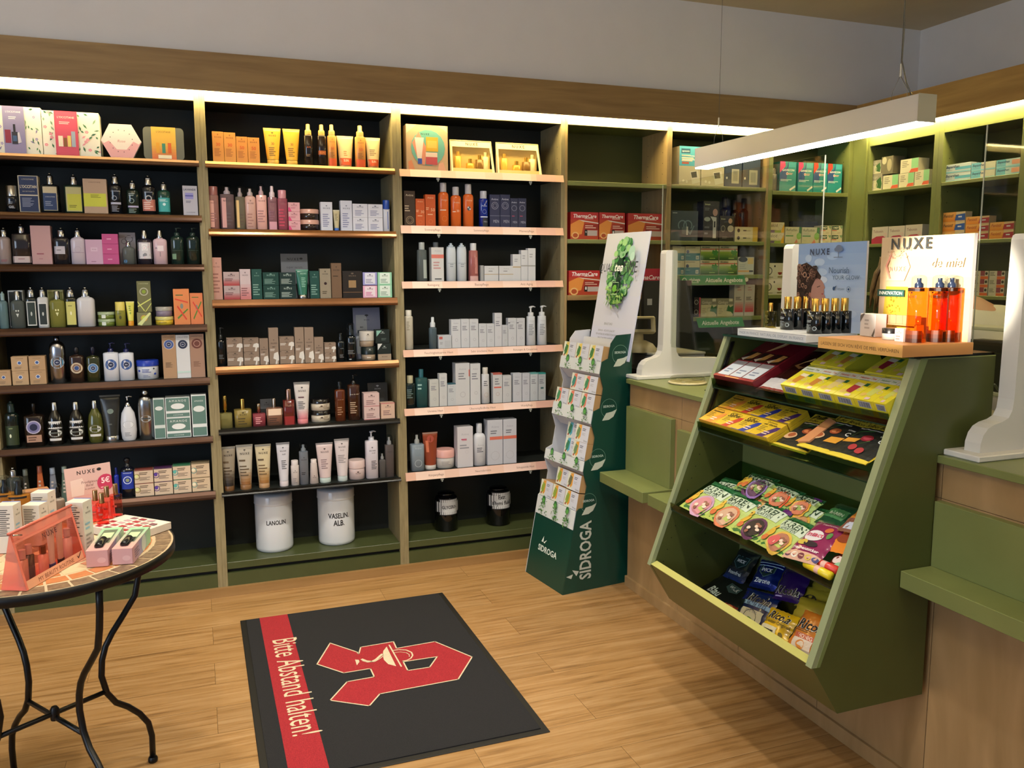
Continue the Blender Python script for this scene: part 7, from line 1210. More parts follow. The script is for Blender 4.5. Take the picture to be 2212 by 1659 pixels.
fs.append(tuple(range(S))); g.add(vs,fs,HAIR,True)
for k in range(46):
    a=PI*.02+ (PI*.96)*rr.random() if rr.random()<.8 else PI*1.1; x=.095*math.cos(a); y=.1*math.sin(a)
    g.tube([(x*.7,y*.7,.09),(x*1.02,y*1.05,.02),(x*1.08,y*1.06,-.06),(x*(.95+.1*rr.random()),y*1.0,-.13-.04*rr.random())],[.006,.008,.007,.002],HAIR,6)
g.xf(Hm); g.obj('hair',ps)
for s,(wx,wy,wz) in ((1,B[8]),(-1,B[11])):
    pts=[(wx,wy,wz),(wx-.01*s,wy+.05,wz-.012),(wx-.012*s,wy+.08,wz-.02)]; ed=[(0,1),(1,2)]; rd=[.028,.032,.03]
    for k,(dx,l) in enumerate([(-.027,.062),(-.009,.075),(.01,.07),(.027,.055)]):
        b0=len(pts); pts+=[(wx+dx,wy+.095,wz-.022),(wx+dx*1.1,wy+.095+l*.55,wz-.03),(wx+dx*1.15,wy+.095+l,wz-.05)]; ed+=[(2,b0),(b0,b0+1),(b0+1,b0+2)]; rd+=[.010,.009,.0075]
    b0=len(pts); pts+=[(wx-.035*s,wy+.045,wz-.02),(wx-.052*s,wy+.075,wz-.035),(wx-.055*s,wy+.1,wz-.045)]; ed+=[(1,b0),(b0,b0+1),(b0+1,b0+2)]; rd+=[.012,.010,.008]
    skin_body('hand',pts,ed,rd,SK,ps,1)
# ---------------- herbal tea floor display ----------------
OG=V(1.592,-.222,0); A0=math.atan2(-.9915,.13); TH_=math.atan(.19)
sd_=thing('tea_floor_display','dark green cardboard floor stand for herbal teas in front of the counter end','display stand',OG,(0,0,A0))
LEAN=Matrix.Rotation(-TH_,4,'X'); SW=.372
DG='#0f3d33'; CG=mt(DG,.35); CWH=mt('#c4c8d2',.5)
# leaned frame: x along the front, y depth, z up the sloping front
def leaf3(x,y,s=1): return [E(x,y+.0*s,.045*s,.05*s,'#3f7a34')]
def herbs(n,seed,sc=1.0):
    r=random.Random(seed); o=[]
    for k in range(3):
        cx=.19+.33*k
        for i in range(n):
            y=.02+.8*r.random(); hw=.10*(1-y*.75); x=cx+(r.random()*2-1)*hw; a=r.random()*6.28; l=.03*sc
            o.append(PG([(x,y),(x+l*math.cos(a)+.008,y+.09*math.sin(a)+.03),(x+1.6*l*math.cos(a),y+.16*math.sin(a)),(x+l*math.cos(a)-.008,y+.09*math.sin(a)-.03)],r.choice(['#2f6a30','#4a8a3c','#3c7a34','#6aa050','#245a2c'])))
        o+=[E(cx,.9,.04,.05,'#2c6a38'),E(cx,.84,.03,.03,'#5aa04c')]
    return o
def lpart(g,nm,par=sd_): g.xf(LEAN); return g.obj(nm,par)
g=G(); g.box(0,-.0005,0,SW,.004,.33,CG); pr(g,pflat(SW,.33,-.0005,0,SW/2),[T(.47,.5,.5,'#d8e4e0','SIDROGA','b'),PG([(.28,.6),(.33,.7),(.335,.6)],'#d8e4e0'),PG([(.34,.6),(.42,.66),(.37,.59)],'#d8e4e0')]); lpart(g,'front_panel')
BANDS=[(.33,.425,0),(.625,.677,0),(.867,.93,0),(1.117,1.177,0)]
for k,(a,b,_) in enumerate(BANDS):
    g=G(); g.box(-.002,-.003,a,SW+.002,0,b,CWH)
    pr(g,pflat(SW+.004,b-a,-.003,a,SW/2),[R(0,0,1,1,'#cdd4da'),herbs(30 if k else 44,k+2)]); lpart(g,'printed_band')
    g=G(); g.box(0,0,a+.005,SW,.115,a+.01,CWH); lpart(g,'tray_floor')
    if k: g=G(); g.add([(0,0,a),(SW,0,a),(SW,.06,a-.045),(0,.06,a-.045)],[(0,1,2,3)],CWH); g.add([(0,.06,a-.045),(SW,.06,a-.045),(SW,.115,a-.045),(0,.115,a-.045)],[(0,1,2,3)],CWH); lpart(g,'tray_underside')
g=G(); g.box(0,.115,.3,SW,.118,1.30,CWH); lpart(g,'back_panel')
NOT=[(0,.0),(0,.425),(.012,.44),(.035,.445),(.035,.555),(.012,.6),(0,.625),(0,.677),(.035,.70),(.035,.80),(.012,.845),(0,.867),(0,.93),(.035,.95),(.035,1.05),(.012,1.095),(0,1.117),(0,1.177),(.035,1.2),(.035,1.275),(.06,1.32)]
def side(x0,x1,mat_out,mat_in):
    c,s=math.cos(TH_),math.sin(TH_); P=[(y*c+z*s,z*c-y*s) for y,z in NOT]; P+=[(.40,1.29),(.40,0)]
    g=G(); g.prism(P,0,x0,x1,mat_out)
    return g,P
g,P=side(SW+.001,SW+.006,CG,CWH)
sfS=Sf(.4,1.3,lambda u,v,e:(SW+.006+e,u*.4,v*1.3))
def badge(u,v): return [O(u,v,.115,.12,'#6a8f80'),T(u+.0,v+.008,.17,'#b4c8c0','SIDROGA','b'),PG([(u-.10,v-.046),(u-.04,v-.018),(u+.05,v-.014),(u+.12,v-.006),(u+.07,v-.034),(u+.0,v-.045)],'#b8c0b4')]
pr(g,sfS,[badge(.82,.915),badge(.66,.71),badge(.50,.52),badge(.37,.35)])
vs,fs,tw=text2d('SIDROGA','b'); sc=.30/tw
g.add([(SW+.0068,.165-b*sc*1.35,.06+a*sc) for a,b in vs],fs,mt('#b8c0b8',.5)); 
g.add([(SW+.0068,.08,.085),(SW+.0068,.055,.12),(SW+.0068,.095,.108)],[(0,1,2)],mt('#b8c0b8',.5)); g.add([(SW+.0068,.05,.075),(SW+.0068,.02,.09),(SW+.0068,.06,.098)],[(0,1,2)],mt('#b8c0b8',.5))
g.obj('side_panel',sd_)
g,P=side(-.006,-.001,CWH,CWH); g.obj('side_panel',sd_)
g=G(); c,s=math.cos(TH_),math.sin(TH_); g.box(.0,.395,.0,SW,.4,1.28,mt('#0a1512',.6)); g.obj('rear_panel',sd_)
# header card
g=G(); HX0,HW,HZ0,HZ1=.02,.378,1.2,1.857; g.box(HX0,.146,HZ0,HX0+HW,.150,HZ1,mt('#c0c4dc',.45)); hs=pflat(HW,HZ1-HZ0,.146,HZ0,HX0+HW/2)
r=random.Random(12); bl=[]
for i in range(230):
    t_=r.random(); y=.44+.5*t_; hw=.12+.15*math.sin(PI*min(1,t_*1.1)); x=.5+(r.random()*2-1)*hw; rr_=.02+.045*r.random()*(1-abs(x-.5)*2)
    cc=r.choice(['#8fc090','#6aa868','#4a8f50','#9ccf88','#5a9a60']) if abs(x-.5)>.09 or t_>.75 else r.choice(['#1f5a34','#163f2a','#2c6a3c','#0f3324'])
    bl.append(E(x,y,rr_,rr_*.9,cc))
for i in range(90):
    x=.5+(r.random()*2-1)*.2; y=.42+.12*r.random(); a=r.random()*6.28; l=.05; bl.append(PG([(x,y),(x+l*math.cos(a)+.012,y+.5*l*math.sin(a)+.008),(x+1.7*l*math.cos(a),y+l*math.sin(a)),(x+l*math.cos(a)-.012,y+.5*l*math.sin(a)-.008)],r.choice(['#3f7a3c','#5f9a44','#86b45c','#2f6a38','#9cc070'])))
bl+=[E(.76,.84,.07,.08,'#a4ccbc'),E(.79,.8,.05,.06,'#b4d8c8')]
pr(g,hs,[GR(0,0,1,1,'#c4c8e0','#c8ccd8',4),bl,R(.495,.6,.5,.72,'#a8c8a0'),R(.43,.5,.58,.505,'#a8c8a0'),R(.43,.595,.58,.6,'#a8c8a0'),R(.43,.5,.435,.6,'#a8c8a0'),R(.575,.5,.58,.6,'#a8c8a0'),E(.5,.55,.05,.05,'#6ab03c'),T(.24,.715,.36,'#3a4048','QUALI','rc'),T(.52,.72,.2,'#f0f4ee','tea','bi'),T(.78,.72,.34,'#3a4048','TIME','rc'),T(.5,.27,.2,'#5a6070','ERKÄLTUNG?','rc'),T(.48,.215,.4,'#5a6070','SIDROGA - HÖCHSTE QUALITÄT','rc'),T(.48,.185,.48,'#5a6070','FÜR NATÜRLICHE UNTERSTÜTZUNG BEI','rc'),T(.48,.155,.36,'#5a6070','ERKÄLTUNGSBESCHWERDEN','rc')])
lpart(g,'header_card')
# tea boxes: leaned with the stand
def leaned(K,x0,x1,z0,z1,y,d,o):
    root,dd=K(x1-x0-.001,z1-z0-.001,d,o); root.matrix_world=Matrix.Translation(OG)@Matrix.Rotation(A0,4,'Z')@LEAN@Matrix.Translation(((x0+x1)/2,y+d/2,z0)); return root
def tb(acc,lf): return [R(.0,.0,.42,1,'#d4d8cc'),PG([(.18,.95),(.42,1),(.42,.3),(.3,.1)],acc),PG([(.1,.1),(.3,.3),(.36,.75),(.16,.85)],lf),PG([(.06,.3),(.2,.5),(.12,.7)],lf),E(.3,.22,.06,.06,acc),E(.12,.16,.05,.05,'#a8483a'),R(.42,0,1,1,'#c8ccdc'),L(.5,.66,.86,.84,2,'#4a5266'),L(.5,.4,.8,.56,3,'#a4a8b4'),T(.82,.12,.28,'#4a5a5c','Sidroga','r')]
BW=.121
def trow(loc,z0,cells):
    L_=[]
    for x,lv,y,acc,lf,ds in cells:
        L_.append((leaned(K_box,.003+x*(BW+.0015),.003+x*(BW+.0015)+BW,z0+lv*.0865,z0+(lv+1)*.0865,y,.085,{'nm':'tea_box','c':'#a8865c','p':tb(acc,lf)}),ds,'box',''))
    reg(L_,loc)
Y_,O_1,B_,N_='#d8c060','#d87c64','#4fa4c0','#d89a3c'
trow('top tray of floor display',1.128,[(i,.52-.03,.002,Y_,'#3f7a3c','white and yellow herbal tea box') for i in range(3)])
for o in list(SC.objects):
    pass
trow('second tray of floor display',.878,[(i,.55,.002,O_1,'#3f8a5c','lower white and coral herbal tea box') for i in range(3)]+[(1,1.58,.004,O_1,'#3f8a7c','upper white and coral herbal tea box'),(2,1.58,.002,O_1,'#3f8a5c','upper white and coral herbal tea box')])
trow('third tray of floor display',.636,[(1,.5,.03,B_,'#2f7a5c','lower white and blue herbal tea box'),(1,1.5,.03,B_,'#2f7a5c','upper white and blue herbal tea box'),(2,.5,.002,N_,'#6a8a5c','lower white and amber herbal tea box'),(2,1.5,.002,N_,'#6a8a5c','upper white and amber herbal tea box')])
trow('lowest tray of floor display',.34,[(i,1.0,.002,N_,'#8aa03c','lower white and orange herbal tea box') for i in range(3)]+[(1,2.05,.012,N_,'#8aa03c','upper white and orange herbal tea box'),(2,2.05,.002,N_,'#6a6a4c','upper white and orange herbal tea box')])
# ---------------- mosaic table ----------------
TX,TY,TZ,TR=-.451,-1.601,.80,.357
tb_=thing('mosaic_table','round iron garden table with mosaic top carrying pink cosmetics','table',(TX,TY,0)); IR=mt('#0c0c0e',.35,.3)
g=G(); g.lathe([(0.001,TZ-.03),(TR-.004,TZ-.03),(TR,TZ-.028),(TR,TZ-.001),(TR-.003,TZ),(TR-.005,TZ-.002)],IR,seg=72); g.obj('table_rim',tb_)
g=G(); g.lathe([(TR-.0045,-.004),(TR-.0045,-.0015),(.0001,-.0015)],mt('#c4ae8c',.7),(0,0,TZ),72,cap=False)
rt=random.Random(3); TM=[noisy('brown_mosaic_tile','#5a4636','#8a7258',60,.45),noisy('terracotta_mosaic_tile','#b06c40','#c07c4c',40,.45),noisy('rose_mosaic_tile','#b0785c','#c48a6c',40,.45),mt('#c9b48f',.6)]
def ring(r0,r1,n,m,off=0):
    gp=.0035
    for i in range(n):
        a0=2*PI*(i+off)/n+gp/r1; a1=2*PI*(i+1+off)/n-gp/r1; j=[(rt.random()-.5)*.004 for _ in range(4)]; P=[(r0+gp+j[0],a0),(r1-gp+j[1],a0),(r1-gp,(a0+a1)/2),(r1-gp+j[2],a1),(r0+gp+j[3],a1),(r0+gp,(a0+a1)/2)]
        v=[(r*math.cos(a),r*math.sin(a),TZ-.0004) for r,a in P]; b=[(x,y,TZ-.002) for x,y,_ in v]; k=len(v); g.add(v+b,[tuple(range(k))]+[(q,(q+1)%k,k+(q+1)%k,k+q) for q in range(k)],m if not isinstance(m,list) else rt.choice(m))
ring(.300,.350,36,TM[0]); ring(.248,.296,30,TM[1],.3); ring(.18,.245,20,[TM[3],TM[1],TM[2]],.1); ring(.10,.177,12,[TM[3],TM[2]]); ring(.02,.097,6,[TM[1],TM[0]])
g.obj('mosaic_top',tb_)
LP=[(.300,.775),(.296,.70),(.287,.64),(.272,.58),(.23,.53),(.19,.485),(.166,.45),(.152,.41),(.147,.36),(.16,.30),(.187,.256),(.225,.225),(.262,.185),(.29,.14),(.30,.09),(.298,.012)]
for th in (34.5,-55.5,124.5,-145.5):
    a=math.radians(th); g=G(); g.tube([(r*math.cos(a),r*math.sin(a),z) for r,z in LP],.0095,IR,12); l=g.obj('leg',tb_)
    g=G(); g.lathe([(.013,0),(.0155,.004),(.0155,.012),(.012,.018)],IR,(.298*math.cos(a),.298*math.sin(a),0),16); g.obj('foot',l)
for th in (34.5,-55.5):
    a=math.radians(th); g=G(); dz=.0 if th>0 else -.012; g.tube([(-.158*math.cos(a),-.158*math.sin(a),.305+dz),(.158*math.cos(a),.158*math.sin(a),.305+dz)],.0075,IR,10); g.obj('stretcher',tb_)
g=G(); g.lathe([(.012,.285),(.013,.29),(.013,.318),(.008,.326)],IR,seg=12); g.obj('stretcher_bolt',tb_)
HF=V(FW.x,FW.y,0).normalized()
def hz(P,px,py): return onp(px,py,HF,P).z
TT=TZ+.0004
def tfoot(a,b,zt=TT):
    p,q=on(*a,2,zt),on(*b,2,zt); d=q-p; return p,q,d.length,math.atan2(d.y,d.x)
def tput(root,p,q,d,rz,z=TT):
    n=V(-math.sin(rz),math.cos(rz),0); c=(p+q)/2+n*(d/2); root.location=(c.x,c.y,z+.0004); root.rotation_euler=(0,0,rz)
# two pink and green gift cartons with windows
L_=[]
for a,b,bk,tp in [((187,1227),(231,1229),(265,1176),(187,1192)),((243,1221),(284,1223),(322,1174),(243,1187))]:
    p,q,w,rz=tfoot(a,b); e=on(*bk,2,TT); n=V(-math.sin(rz),math.cos(rz),0); dep=(e-q).dot(n); sh=(e-q).dot((q-p).normalized()); rz2=rz
    ang=math.atan2((e-q).y,(e-q).x); rzf=ang-PI/2; dep=(e-q).length; h=hz(p,*tp)-TT; w=w*math.cos(rz-rzf)
    L_.append((rzf,dep,w,h,p,q))
R2=[]
for k,(rzf,dep,w,h,p,q) in enumerate(L_):
    t=thing('gift_carton',None,None); g=G(); g.box(-w/2,-dep/2,0,w/2,dep/2,h,mt('#c4989c',.4),.001)
    pr(g,pflat(w,h,-dep/2),[E(.7,.4,.2,.14,'#d0a8ac')])
    top=Sf(w,dep,lambda u,v,e:((u-.5)*w,-dep/2+v*dep,h+e)); sde=Sf(dep,h,lambda u,v,e:(w/2+e,-dep/2+u*dep,v*h))
    pr(g,top,[GR(0,0,1,1,'#cf9a98','#8fc09a',9),R(.16,.3,.84,.9,'#5a6a58'),R(.24,.32,.76,.52,'#14161c'),R(.24,.52,.76,.76,'#b4d0a0')]); pr(g,sde,[[R(i/9,0,(i+1)/9,1,c) for i,c in enumerate(['#c898a0','#c498a4','#b494a8','#a494b4','#9498b8','#94a8b4','#98b8ac','#9cc4a4','#9cc8a0'])],E(.6,.5,.12,.12,'#c4ccc4'),L(.1,.2,.4,.8,4,'#7a6a80')])
    g.obj('carton_body',t); g=G(); g.lathe([(w*.2,0),(w*.2,dep*.28),(w*.12,dep*.3)],mt('#0f1116',.2),seg=14); g.xf(Matrix.Translation((0,-dep*.1,h+.004))@Matrix.Rotation(PI/2,4,'X')); g.obj('bottle_cap',t)
    tput(t,p,p+V(math.cos(rzf),math.sin(rzf),0)*w,dep,rzf); R2.append((t,'pink to green carton with window lying on the table','box',''))
reg(R2,'near the rim')
# make-up palette tray
A=on(208,1146,2,TT);Bp=on(270,1113,2,TT+.02)
t=thing('palette_tray','white display tray with red and mauve colour squares on the table','tray')
pl,pf,prr=on(206,1139,2,TT+.022),on(270,1112,2,TT+.022),on(346,1124,2,TT+.022)
X=(prr-pf); w=X.length; X/=w; rz=math.atan2(X.y,X.x); dd=(pl-pf).length; n=V(X.y,-X.x,0)  # towards camera
w=max(w,.2); g=G(); g.box(0,-dd,0,w,0,.022,mt('#cfc4b8',.4),.001)
rp=random.Random(2); ops=[R(.0,0,1,1,'#d2c8bc')]
for i in range(5):
    for j in range(5):
        if i+j<8 and not(i<1 and j>2): ops.append(R(.08+i*.18,.06+j*.185,.08+i*.18+.12,.06+j*.185+.12,rp.choice(['#8a2430','#a04048','#7a5058','#a88080','#9a2c38','#b09098'])))
pr(g,Sf(w,dd,lambda u,v,e:(u*w,-dd+v*dd,.022+e)),ops); pr(g,Sf(w,.022,lambda u,v,e:(u*w,-dd-e,v*.022)),[L(.3,.3,.8,.7,1,'#a89a90')])
g.obj('tray_body',t); t.location=(pf.x,pf.y,TT+.0004); t.rotation_euler=(0,0,rz)
ZP=TT+.0235
L_=[]
for (px,py,h,ds) in [((222),1133,.098,'nearest one'),(233,1122,.105,'behind the nearest'),(252,1116,.105,'farthest right'),(208,1128,.1,'half hidden left')]:
    P=on(px,py,2,ZP); root,d_=K_bot(.036,h,None,{'nm':'perfume_mini','c':'t#ffc4b8','sq':6,'hb':.68,'sh':.03,'cap':'cyl','cc':'m#c49a6c','cr':.42,'nk':.3,'dr':.8,'liq':'g#ff9080','lv':.45,'p':[T(.5,.82,.7,'#8a3a34','NUXE','bw'),L(.25,.4,.75,.6,1,'#a04a40')]}); root.location=(P.x,P.y+.014,ZP); root.rotation_euler=(0,0,-.1); L_.append((root,'coral perfume miniature with gold cap, '+ds,'bottle',''))
reg(L_,'palette tray')
# promotional poster on the table
p=on(152,1138,2,TT); q=on(250,1117,2,TT); w=(q-p).length; rz=math.atan2((q-p).y,(q-p).x); hh=hz(p,149,1016)-TT
g=G(); g.box(-w/2,0,0,w/2,.004,hh,mt('#c4a8a4',.5)); pr(g,pflat(w,hh,0),[GR(0,0,1,.6,'#cf8088','#cfa8a0',6),R(0,.6,1,1,'#ccaaa4'),PG([(.1,.5),(.1,.78),(.36,.8),(.4,.7),(.36,.5)],'#d8c0b8'),T(.45,.9,.4,'#2a2426','NUXE','bw'),E(.74,.91,.05,.035,'#2a2426'),T(.5,.72,.36,'#7a5a58','Prodigieux','i'),T(.5,.66,.16,'#6a4a48','floral','i'),T(.5,.6,.22,'#8a6a68','le parfum','i'),E(.86,.66,.19,.19,'#b8385c'),T(.86,.7,.2,'#f0d8dc','5€','b'),L(.74,.52,.98,.6,2,'#e0a8b8'),R(.08,.42,.2,.46,'#1a1416'),E(.14,.3,.025,.025,'#1a1416'),E(.14,.18,.022,.022,'#1a1416'),L(.3,.2,.8,.36,1,'#e0b0b0'),E(.5,.2,.16,.1,'#d87c88')])
g.xf(Matrix.Rotation(-.10,4,'X')); g.obj('promotion_poster',label='pink promotional poster with round 5€ sticker standing on the table',cat='poster',loc=((p.x+q.x)/2,(p.y+q.y)/2,TT+.0004),rot=(0,0,rz))
# white cartons with blue line (corner towards the camera)
def wcart(cb,rb,lb,tpc,desc,sc=1):
    c=on(*cb,2,TT); r_=on(*rb,2,TT); l_=on(*lb,2,TT); w=min(.048,(r_-c).length); rz=math.atan2((r_-c).y,(r_-c).x); n=V(-math.sin(rz),math.cos(rz),0); d=min(.05,max(.03,(l_-c).length)); h=hz(c,*tpc)-TT
    g=G(); g.box(0,0,0,w,d,h,mt('#cfc8be',.4),.0008); pr(g,Sf(w,h,lambda u,v,e:(u*w,-e,v*h)),[NX('#6a6660',.8,.5),L(.15,.45,.85,.62,2,'#8ab0c4'),L(.15,.1,.85,.4,4,'#9a948c')]); pr(g,Sf(d,h,lambda u,v,e:(-e,d-u*d,v*h)),[L(.1,.35,.95,.92,14,'#4a4440')]); pr(g,Sf(w,d,lambda u,v,e:(u*w,v*d,h+e)),[R(.86,0,.98,1,'#3a5cae')])
    g.obj('skincare_carton',label=desc,cat='box',loc=(c.x,c.y,TT+.0004),rot=(0,0,rz))
wcart((186,1200),(209,1186),(160,1185),(179.5,1086),'tallest white carton with blue edge stripe right behind the coral pouch')
wcart((110,1165),(134,1150),(86,1152),(108,1065),'white carton with blue edge stripe in the middle of the table')
wcart((90,1180),(116,1165),(58,1166),(86,1092),'lower white carton with blue edge stripe left of the middle one')
wcart((36,1195),(58,1180),(6,1180),(31,1092),'white carton with printed side text at the left picture edge')
L_=[]
for cx,by,tp in ((16,1135,1027),(46,1142,1029)):
    P=on(cx,by,2,TT); h=hz(P,cx,tp)-TT; root,d_=K_bot(.062,h,None,{'nm':'oil_bottle','c':'l#b8782c','sq':4,'hb':.66,'sh':.03,'cap':'dome','cc':'#0e0e10','cr':.62,'nk':.6,'dr':.8,'p':[R(0,.94,1,1,'#14100c'),L(.2,.3,.8,.7,3,'#7a4a1c')]}); root.location=(P.x,P.y,TT+.0004); L_.append((root,'amber oil bottle with clear cap and black collar','bottle',''))
reg(L_,'back of the mosaic table')
P=on(128,1120,2,TT); root,d_=K_bot(.04,hz(P,122,1045)-TT,None,{'nm':'travel_bottle','c':'#8a7a6c','sq':3,'hb':.6,'cap':'dome','cc':'#14120f','cr':.6,'nk':.5}); root.location=(P.x,P.y,TT+.0004); tag(root,'small beige bottle with black neck beside the middle white carton','bottle')
g=G(); P=on(76,1130,2,TT); h=hz(P,76,1058)-TT; g.box(-.045,-.02,0,.045,.02,h,mt('#9c6c44',.5),.001); pr(g,pflat(.09,h,-.02),[L(.1,.6,.9,.9,2,'#7a5434')]); g.obj('kraft_carton',label='kraft brown carton between amber bottles and white cartons on the table',cat='box',loc=(P.x,P.y,TT+.0004),rot=(0,0,.3))
# coral pouch with minis
p,q,w,rz=tfoot((58,1277),(185,1203)); e=on(12,1270,2,TT); d=max(.05,abs((e-p).dot(V(-math.sin(rz),math.cos(rz),0)))); d=min(d,.075); h=hz(q,178,1093)-TT
pt=thing('gift_pouch','coral transparent gift pouch filled with travel sizes at the front of table','pouch'); CR=gq('#ffb8a4',.2); CRD=mt('#cf6a58',.3)
g=G(); tk=.006
def pp(u,v,s): return (u*w-w/2, s*d*(1-v)**1.0*.5+ (0), v*h)
g.add([pp(0,0,-1),pp(0,0,1),pp(0,1,1)],[(0,1,2)],CR); g.add([pp(1,0,-1),pp(1,0,1),pp(1,1,1)],[(0,1,2)],CR); g.add([pp(0,0,1),pp(1,0,1),pp(1,1,1),pp(0,1,1)],[(0,1,2,3)],gq('#ffc0b0',.2))
g.add([pp(0,0,-1),pp(1,0,-1),pp(1,0,1),pp(0,0,1)],[(0,1,2,3)],CRD); g.obj('pouch_shell',pt)
sf=Sf(w,h,lambda u,v,e:((u-.5)*w,-d/2*(1-v)-e,v*h)); g=G(); pr(g,sf,[R(0,0,1,.15,'#d89a78'),R(0,.84,1,1,CR)]); pr(g,sf,[R(.0,.8,1,.86,'#d87c68'),R(0,0,.03,1,'#d8705c'),R(.97,0,1,1,'#d8705c'),T(.5,.07,.6,'#6a3a30','MY BEAUTY ROUTINE','r'),T(.55,.72,.24,'#5a2c28','NUXE','bw'),PG([(.86,.1),(.88,.04),(.95,.14),(.94,.145),(.88,.07),(.87,.1)],'#3a1c1a')]); g.obj('printed_front',pt)
g=G(); pr(g,sf,[R(.03,.15,.97,.8,gl('#f4cfc4',.05))]); g.obj('clear_window',pt)
g=G(); g.tube([(-w/2-.004,0,h),(w/2+.004,0,h)],.004,CRD,8); g.tube([(-w/2,-.01,h-.004),(-w/2+.03,-.012,h-.012)],.0022,mt('#c8c4c0',.2,1),8); g.obj('zip_edge',pt)
for x,c2,hh_,k in ((-.34,'#b98a7c',.62,'b'),(-.24,'#4a3a34',.66,'b'),(-.02,'#c98a7c',.5,'s'),(.12,'#d4ccc4',.74,'t'),(.27,'#c9b4a4',.76,'t'),(.4,'#c49a94',.6,'b')):
    g=G(); r=w*.055; H_=h*hh_
    if k=='t': g.lathe([(r*.7,0),(r*.75,H_*.14),(r,H_),(r*.9,H_+.002)],mt(c2,.4),(x*w,0,.003),14,.45); g.lathe([(r*.78,0),(r*.78,H_*.12)],mt('#2a4a8c' if x<.2 else '#22252c'),(x*w,0,.0025),14,.7)
    else: g.lathe([(r,0),(r,H_*.68),(r*.4,H_*.7),(r*.4,H_*.72)],mt(c2,.25),(x*w,0,.003),14,.6,4); g.lathe([(r*.6,0),(r*.6,H_*.26)],mt('#c8a4a0' if k=='b' else '#b08a6c',.25,0 if k=='b' else 1),(x*w,0,.003+H_*.72),12)
    g.obj('travel_size',pt)
tput(pt,p,q,d,rz)
# clear bag at the far left
g=G(); P=on(2,1180,2,TT); 
for i in range(4): g.prism([(-.03,0),(.03,0),(.02,.05+.01*i),(-.024,.045)],1,-.02+.012*i,-.016+.012*i,lq('#c4bcb4',.1))
g.obj('sachet_bundle',label='small heap of clear sachets at the left picture edge of the table',cat='sachets',loc=(P.x,P.y-.02,TT+.0004),rot=(0,0,.4),kind='stuff')
# ---------------- floor mat ----------------
MX0,MX1,MY0,MY1=.121,1.090,-1.735,-.355
def carpet(n,c1,c2):
    x=noisy(n,c1,c2,420,.95,.9,600,detail=3,lo=.35,hi=.65); return x
mtb=thing('floor_mat','charcoal entrance mat with red stripe, German text and red gothic A','mat',((MX0+MX1)/2,(MY0+MY1)/2,0))
OFF=Matrix.Translation((-(MX0+MX1)/2,-(MY0+MY1)/2,0))
g=G(); g.box(MX0,MY0,0,MX1,MY1,.004,mt('#0f0e0c',.6),.002); g.xf(OFF); g.obj('rubber_border',mtb)
PLC=carpet('charcoal_pile','#101013','#1f1f25'); PLR=carpet('red_pile','#8c1420','#b42832'); PLW=carpet('cream_pile','#c9b89a','#e6d8bc')
g=G(); g.box(MX0+.026,MY0+.026,.001,MX1-.026,MY1-.012,.0075,PLC); g.xf(OFF); g.obj('pile',mtb)
def flp(px,py): P=on(px,py,2,.008); return (P.x,P.y)
g=G(); z=.0079
sx0,sx1=on(575,1420,2,.008).x,on(640,1420,2,.008).x
a0,a1=.206,.332
g.add([(a0,MY0+.026,z),(a1,MY0+.026,z),(a1,MY1-.012,z),(a0,MY1-.012,z)],[(0,1,2,3)],PLR); g.xf(OFF); g.obj('red_stripe',mtb)
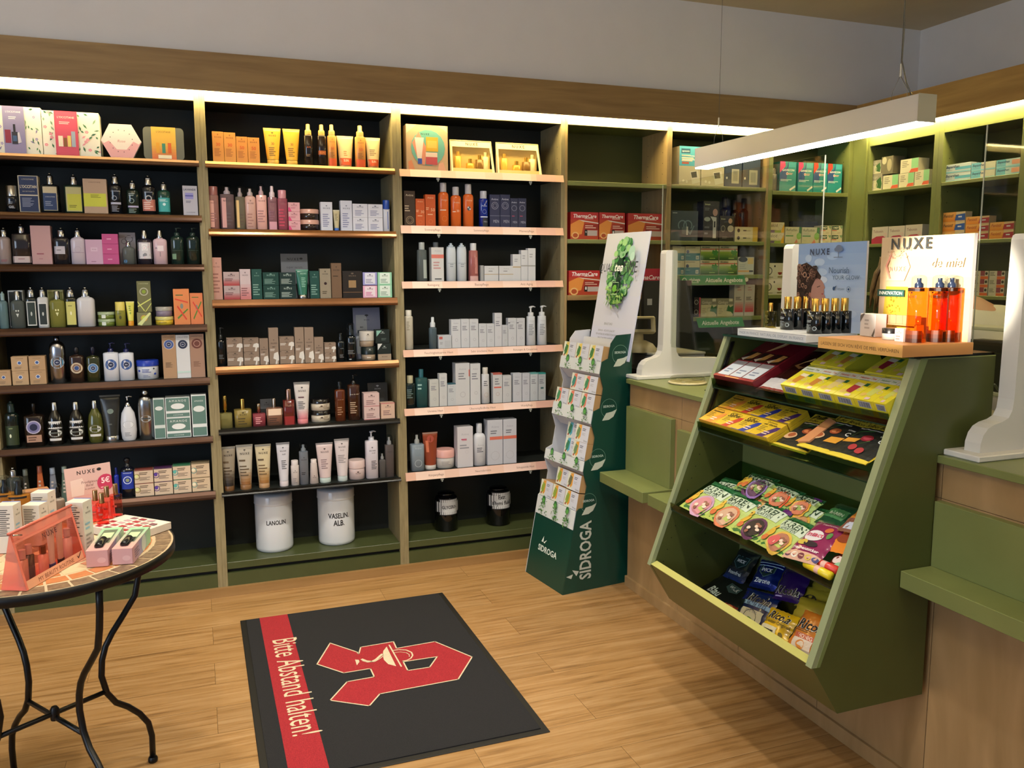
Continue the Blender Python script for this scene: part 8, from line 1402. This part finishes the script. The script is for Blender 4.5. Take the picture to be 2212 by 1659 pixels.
# text reads towards the camera, tops of the letters to the right
ya,yb=flp(585,1383)[1],flp(655,1590)[1]; 
cc=lambda s:s
vs,fs,tw=text2d('Bitte Abstand halten!','r'); Lg=ya-yb; sc=Lg/tw
P1=flp(591,1400); P2_=flp(645,1560); xm=(a0+a1)/2
g=G(); g.add([(xm-.028+b*sc*1.55,ya-a*sc,z+.0006) for a,b in vs],fs,PLW); g.xf(OFF); g.obj('lettering',mtb)
def fm(x,y): return flp(500+x/3.0722,1250+y/3.0722)
OUT=[(655,428),(832,487),(845,500),(858,455),(1075,418),(1095,463),(1350,418),(1597,520),(1505,668),(985,765),(915,845),(655,808),(768,684),(948,652),(922,597),(745,626),(568,568)]
HOLE=[(1140,552),(1365,518),(1315,588),(1170,610)]
from mathutils.geometry import tessellate_polygon
def poly(pts,holes,mat,zz,nm):
    P=[fm(*p) for p in pts]; Hs=[[fm(*p) for p in h] for h in holes]; allp=P+[p for h in Hs for p in h]
    tri=tessellate_polygon([[V(x,y,0) for x,y in P]]+[[V(x,y,0) for x,y in h] for h in Hs]); g=G(); g.add([(x,y,zz) for x,y in allp],[tuple(t) for t in tri],mat); g.xf(OFF); return g.obj(nm,mtb)
poly(OUT,[HOLE],PLR,z+.0003,'red_emblem')
g=G()
for PP in (OUT,HOLE):
    P=[fm(*p) for p in PP]
    for (x0,y0),(x1,y1) in zip(P,P[1:]+P[:1]):
        dx,dy=x1-x0,y1-y0; l=math.hypot(dx,dy); nx,ny=-dy/l*.0028,dx/l*.0028; ex,ey=dx/l*.0028,dy/l*.0028
        g.add([(x0+nx-ex,y0+ny-ey,z+.0007),(x1+nx+ex,y1+ny+ey,z+.0007),(x1-nx+ex,y1-ny+ey,z+.0007),(x0-nx-ex,y0-ny-ey,z+.0007)],[(0,1,2,3)],PLW)
def band(pts,wd,zz=z+.001):
    P=[fm(*p) for p in pts]
    for i in range(len(P)-1):
        (x0,y0),(x1,y1)=P[i],P[i+1]; l=math.hypot(x1-x0,y1-y0) or 1; w2=(wd[i] if isinstance(wd,list) else wd)/2; nx,ny=-(y1-y0)/l*w2,(x1-x0)/l*w2
        g.add([(x0+nx,y0+ny,zz),(x1+nx,y1+ny,zz),(x1-nx,y1-ny,zz),(x0-nx,y0-ny,zz)],[(0,1,2,3)],PLW)
g.add([(*fm(*p),z+.001) for p in [(1030,452),(1008,480),(1003,508),(1012,540),(1040,568),(1093,582)]],[tuple(range(6))],PLW)
band([(1046,440),(1128,585)],.006); band([(1003,500),(985,515),(960,538),(930,552),(895,548),(862,535)],.012); band([(1010,512),(985,532),(950,552),(905,556),(868,546)],.004)
g.add([(*fm(*p),z+.001) for p in [(820,538),(845,540),(850,553),(832,576)]],[tuple(range(4))],PLW)
band([(1070,478),(1110,472),(1160,475),(1195,490),(1203,510),(1190,530),(1165,543),(1135,548)],.006); band([(1080,492),(1120,487),(1160,492),(1180,505),(1180,520)],.003)
g.xf(OFF); g.obj('cream_outline',mtb)
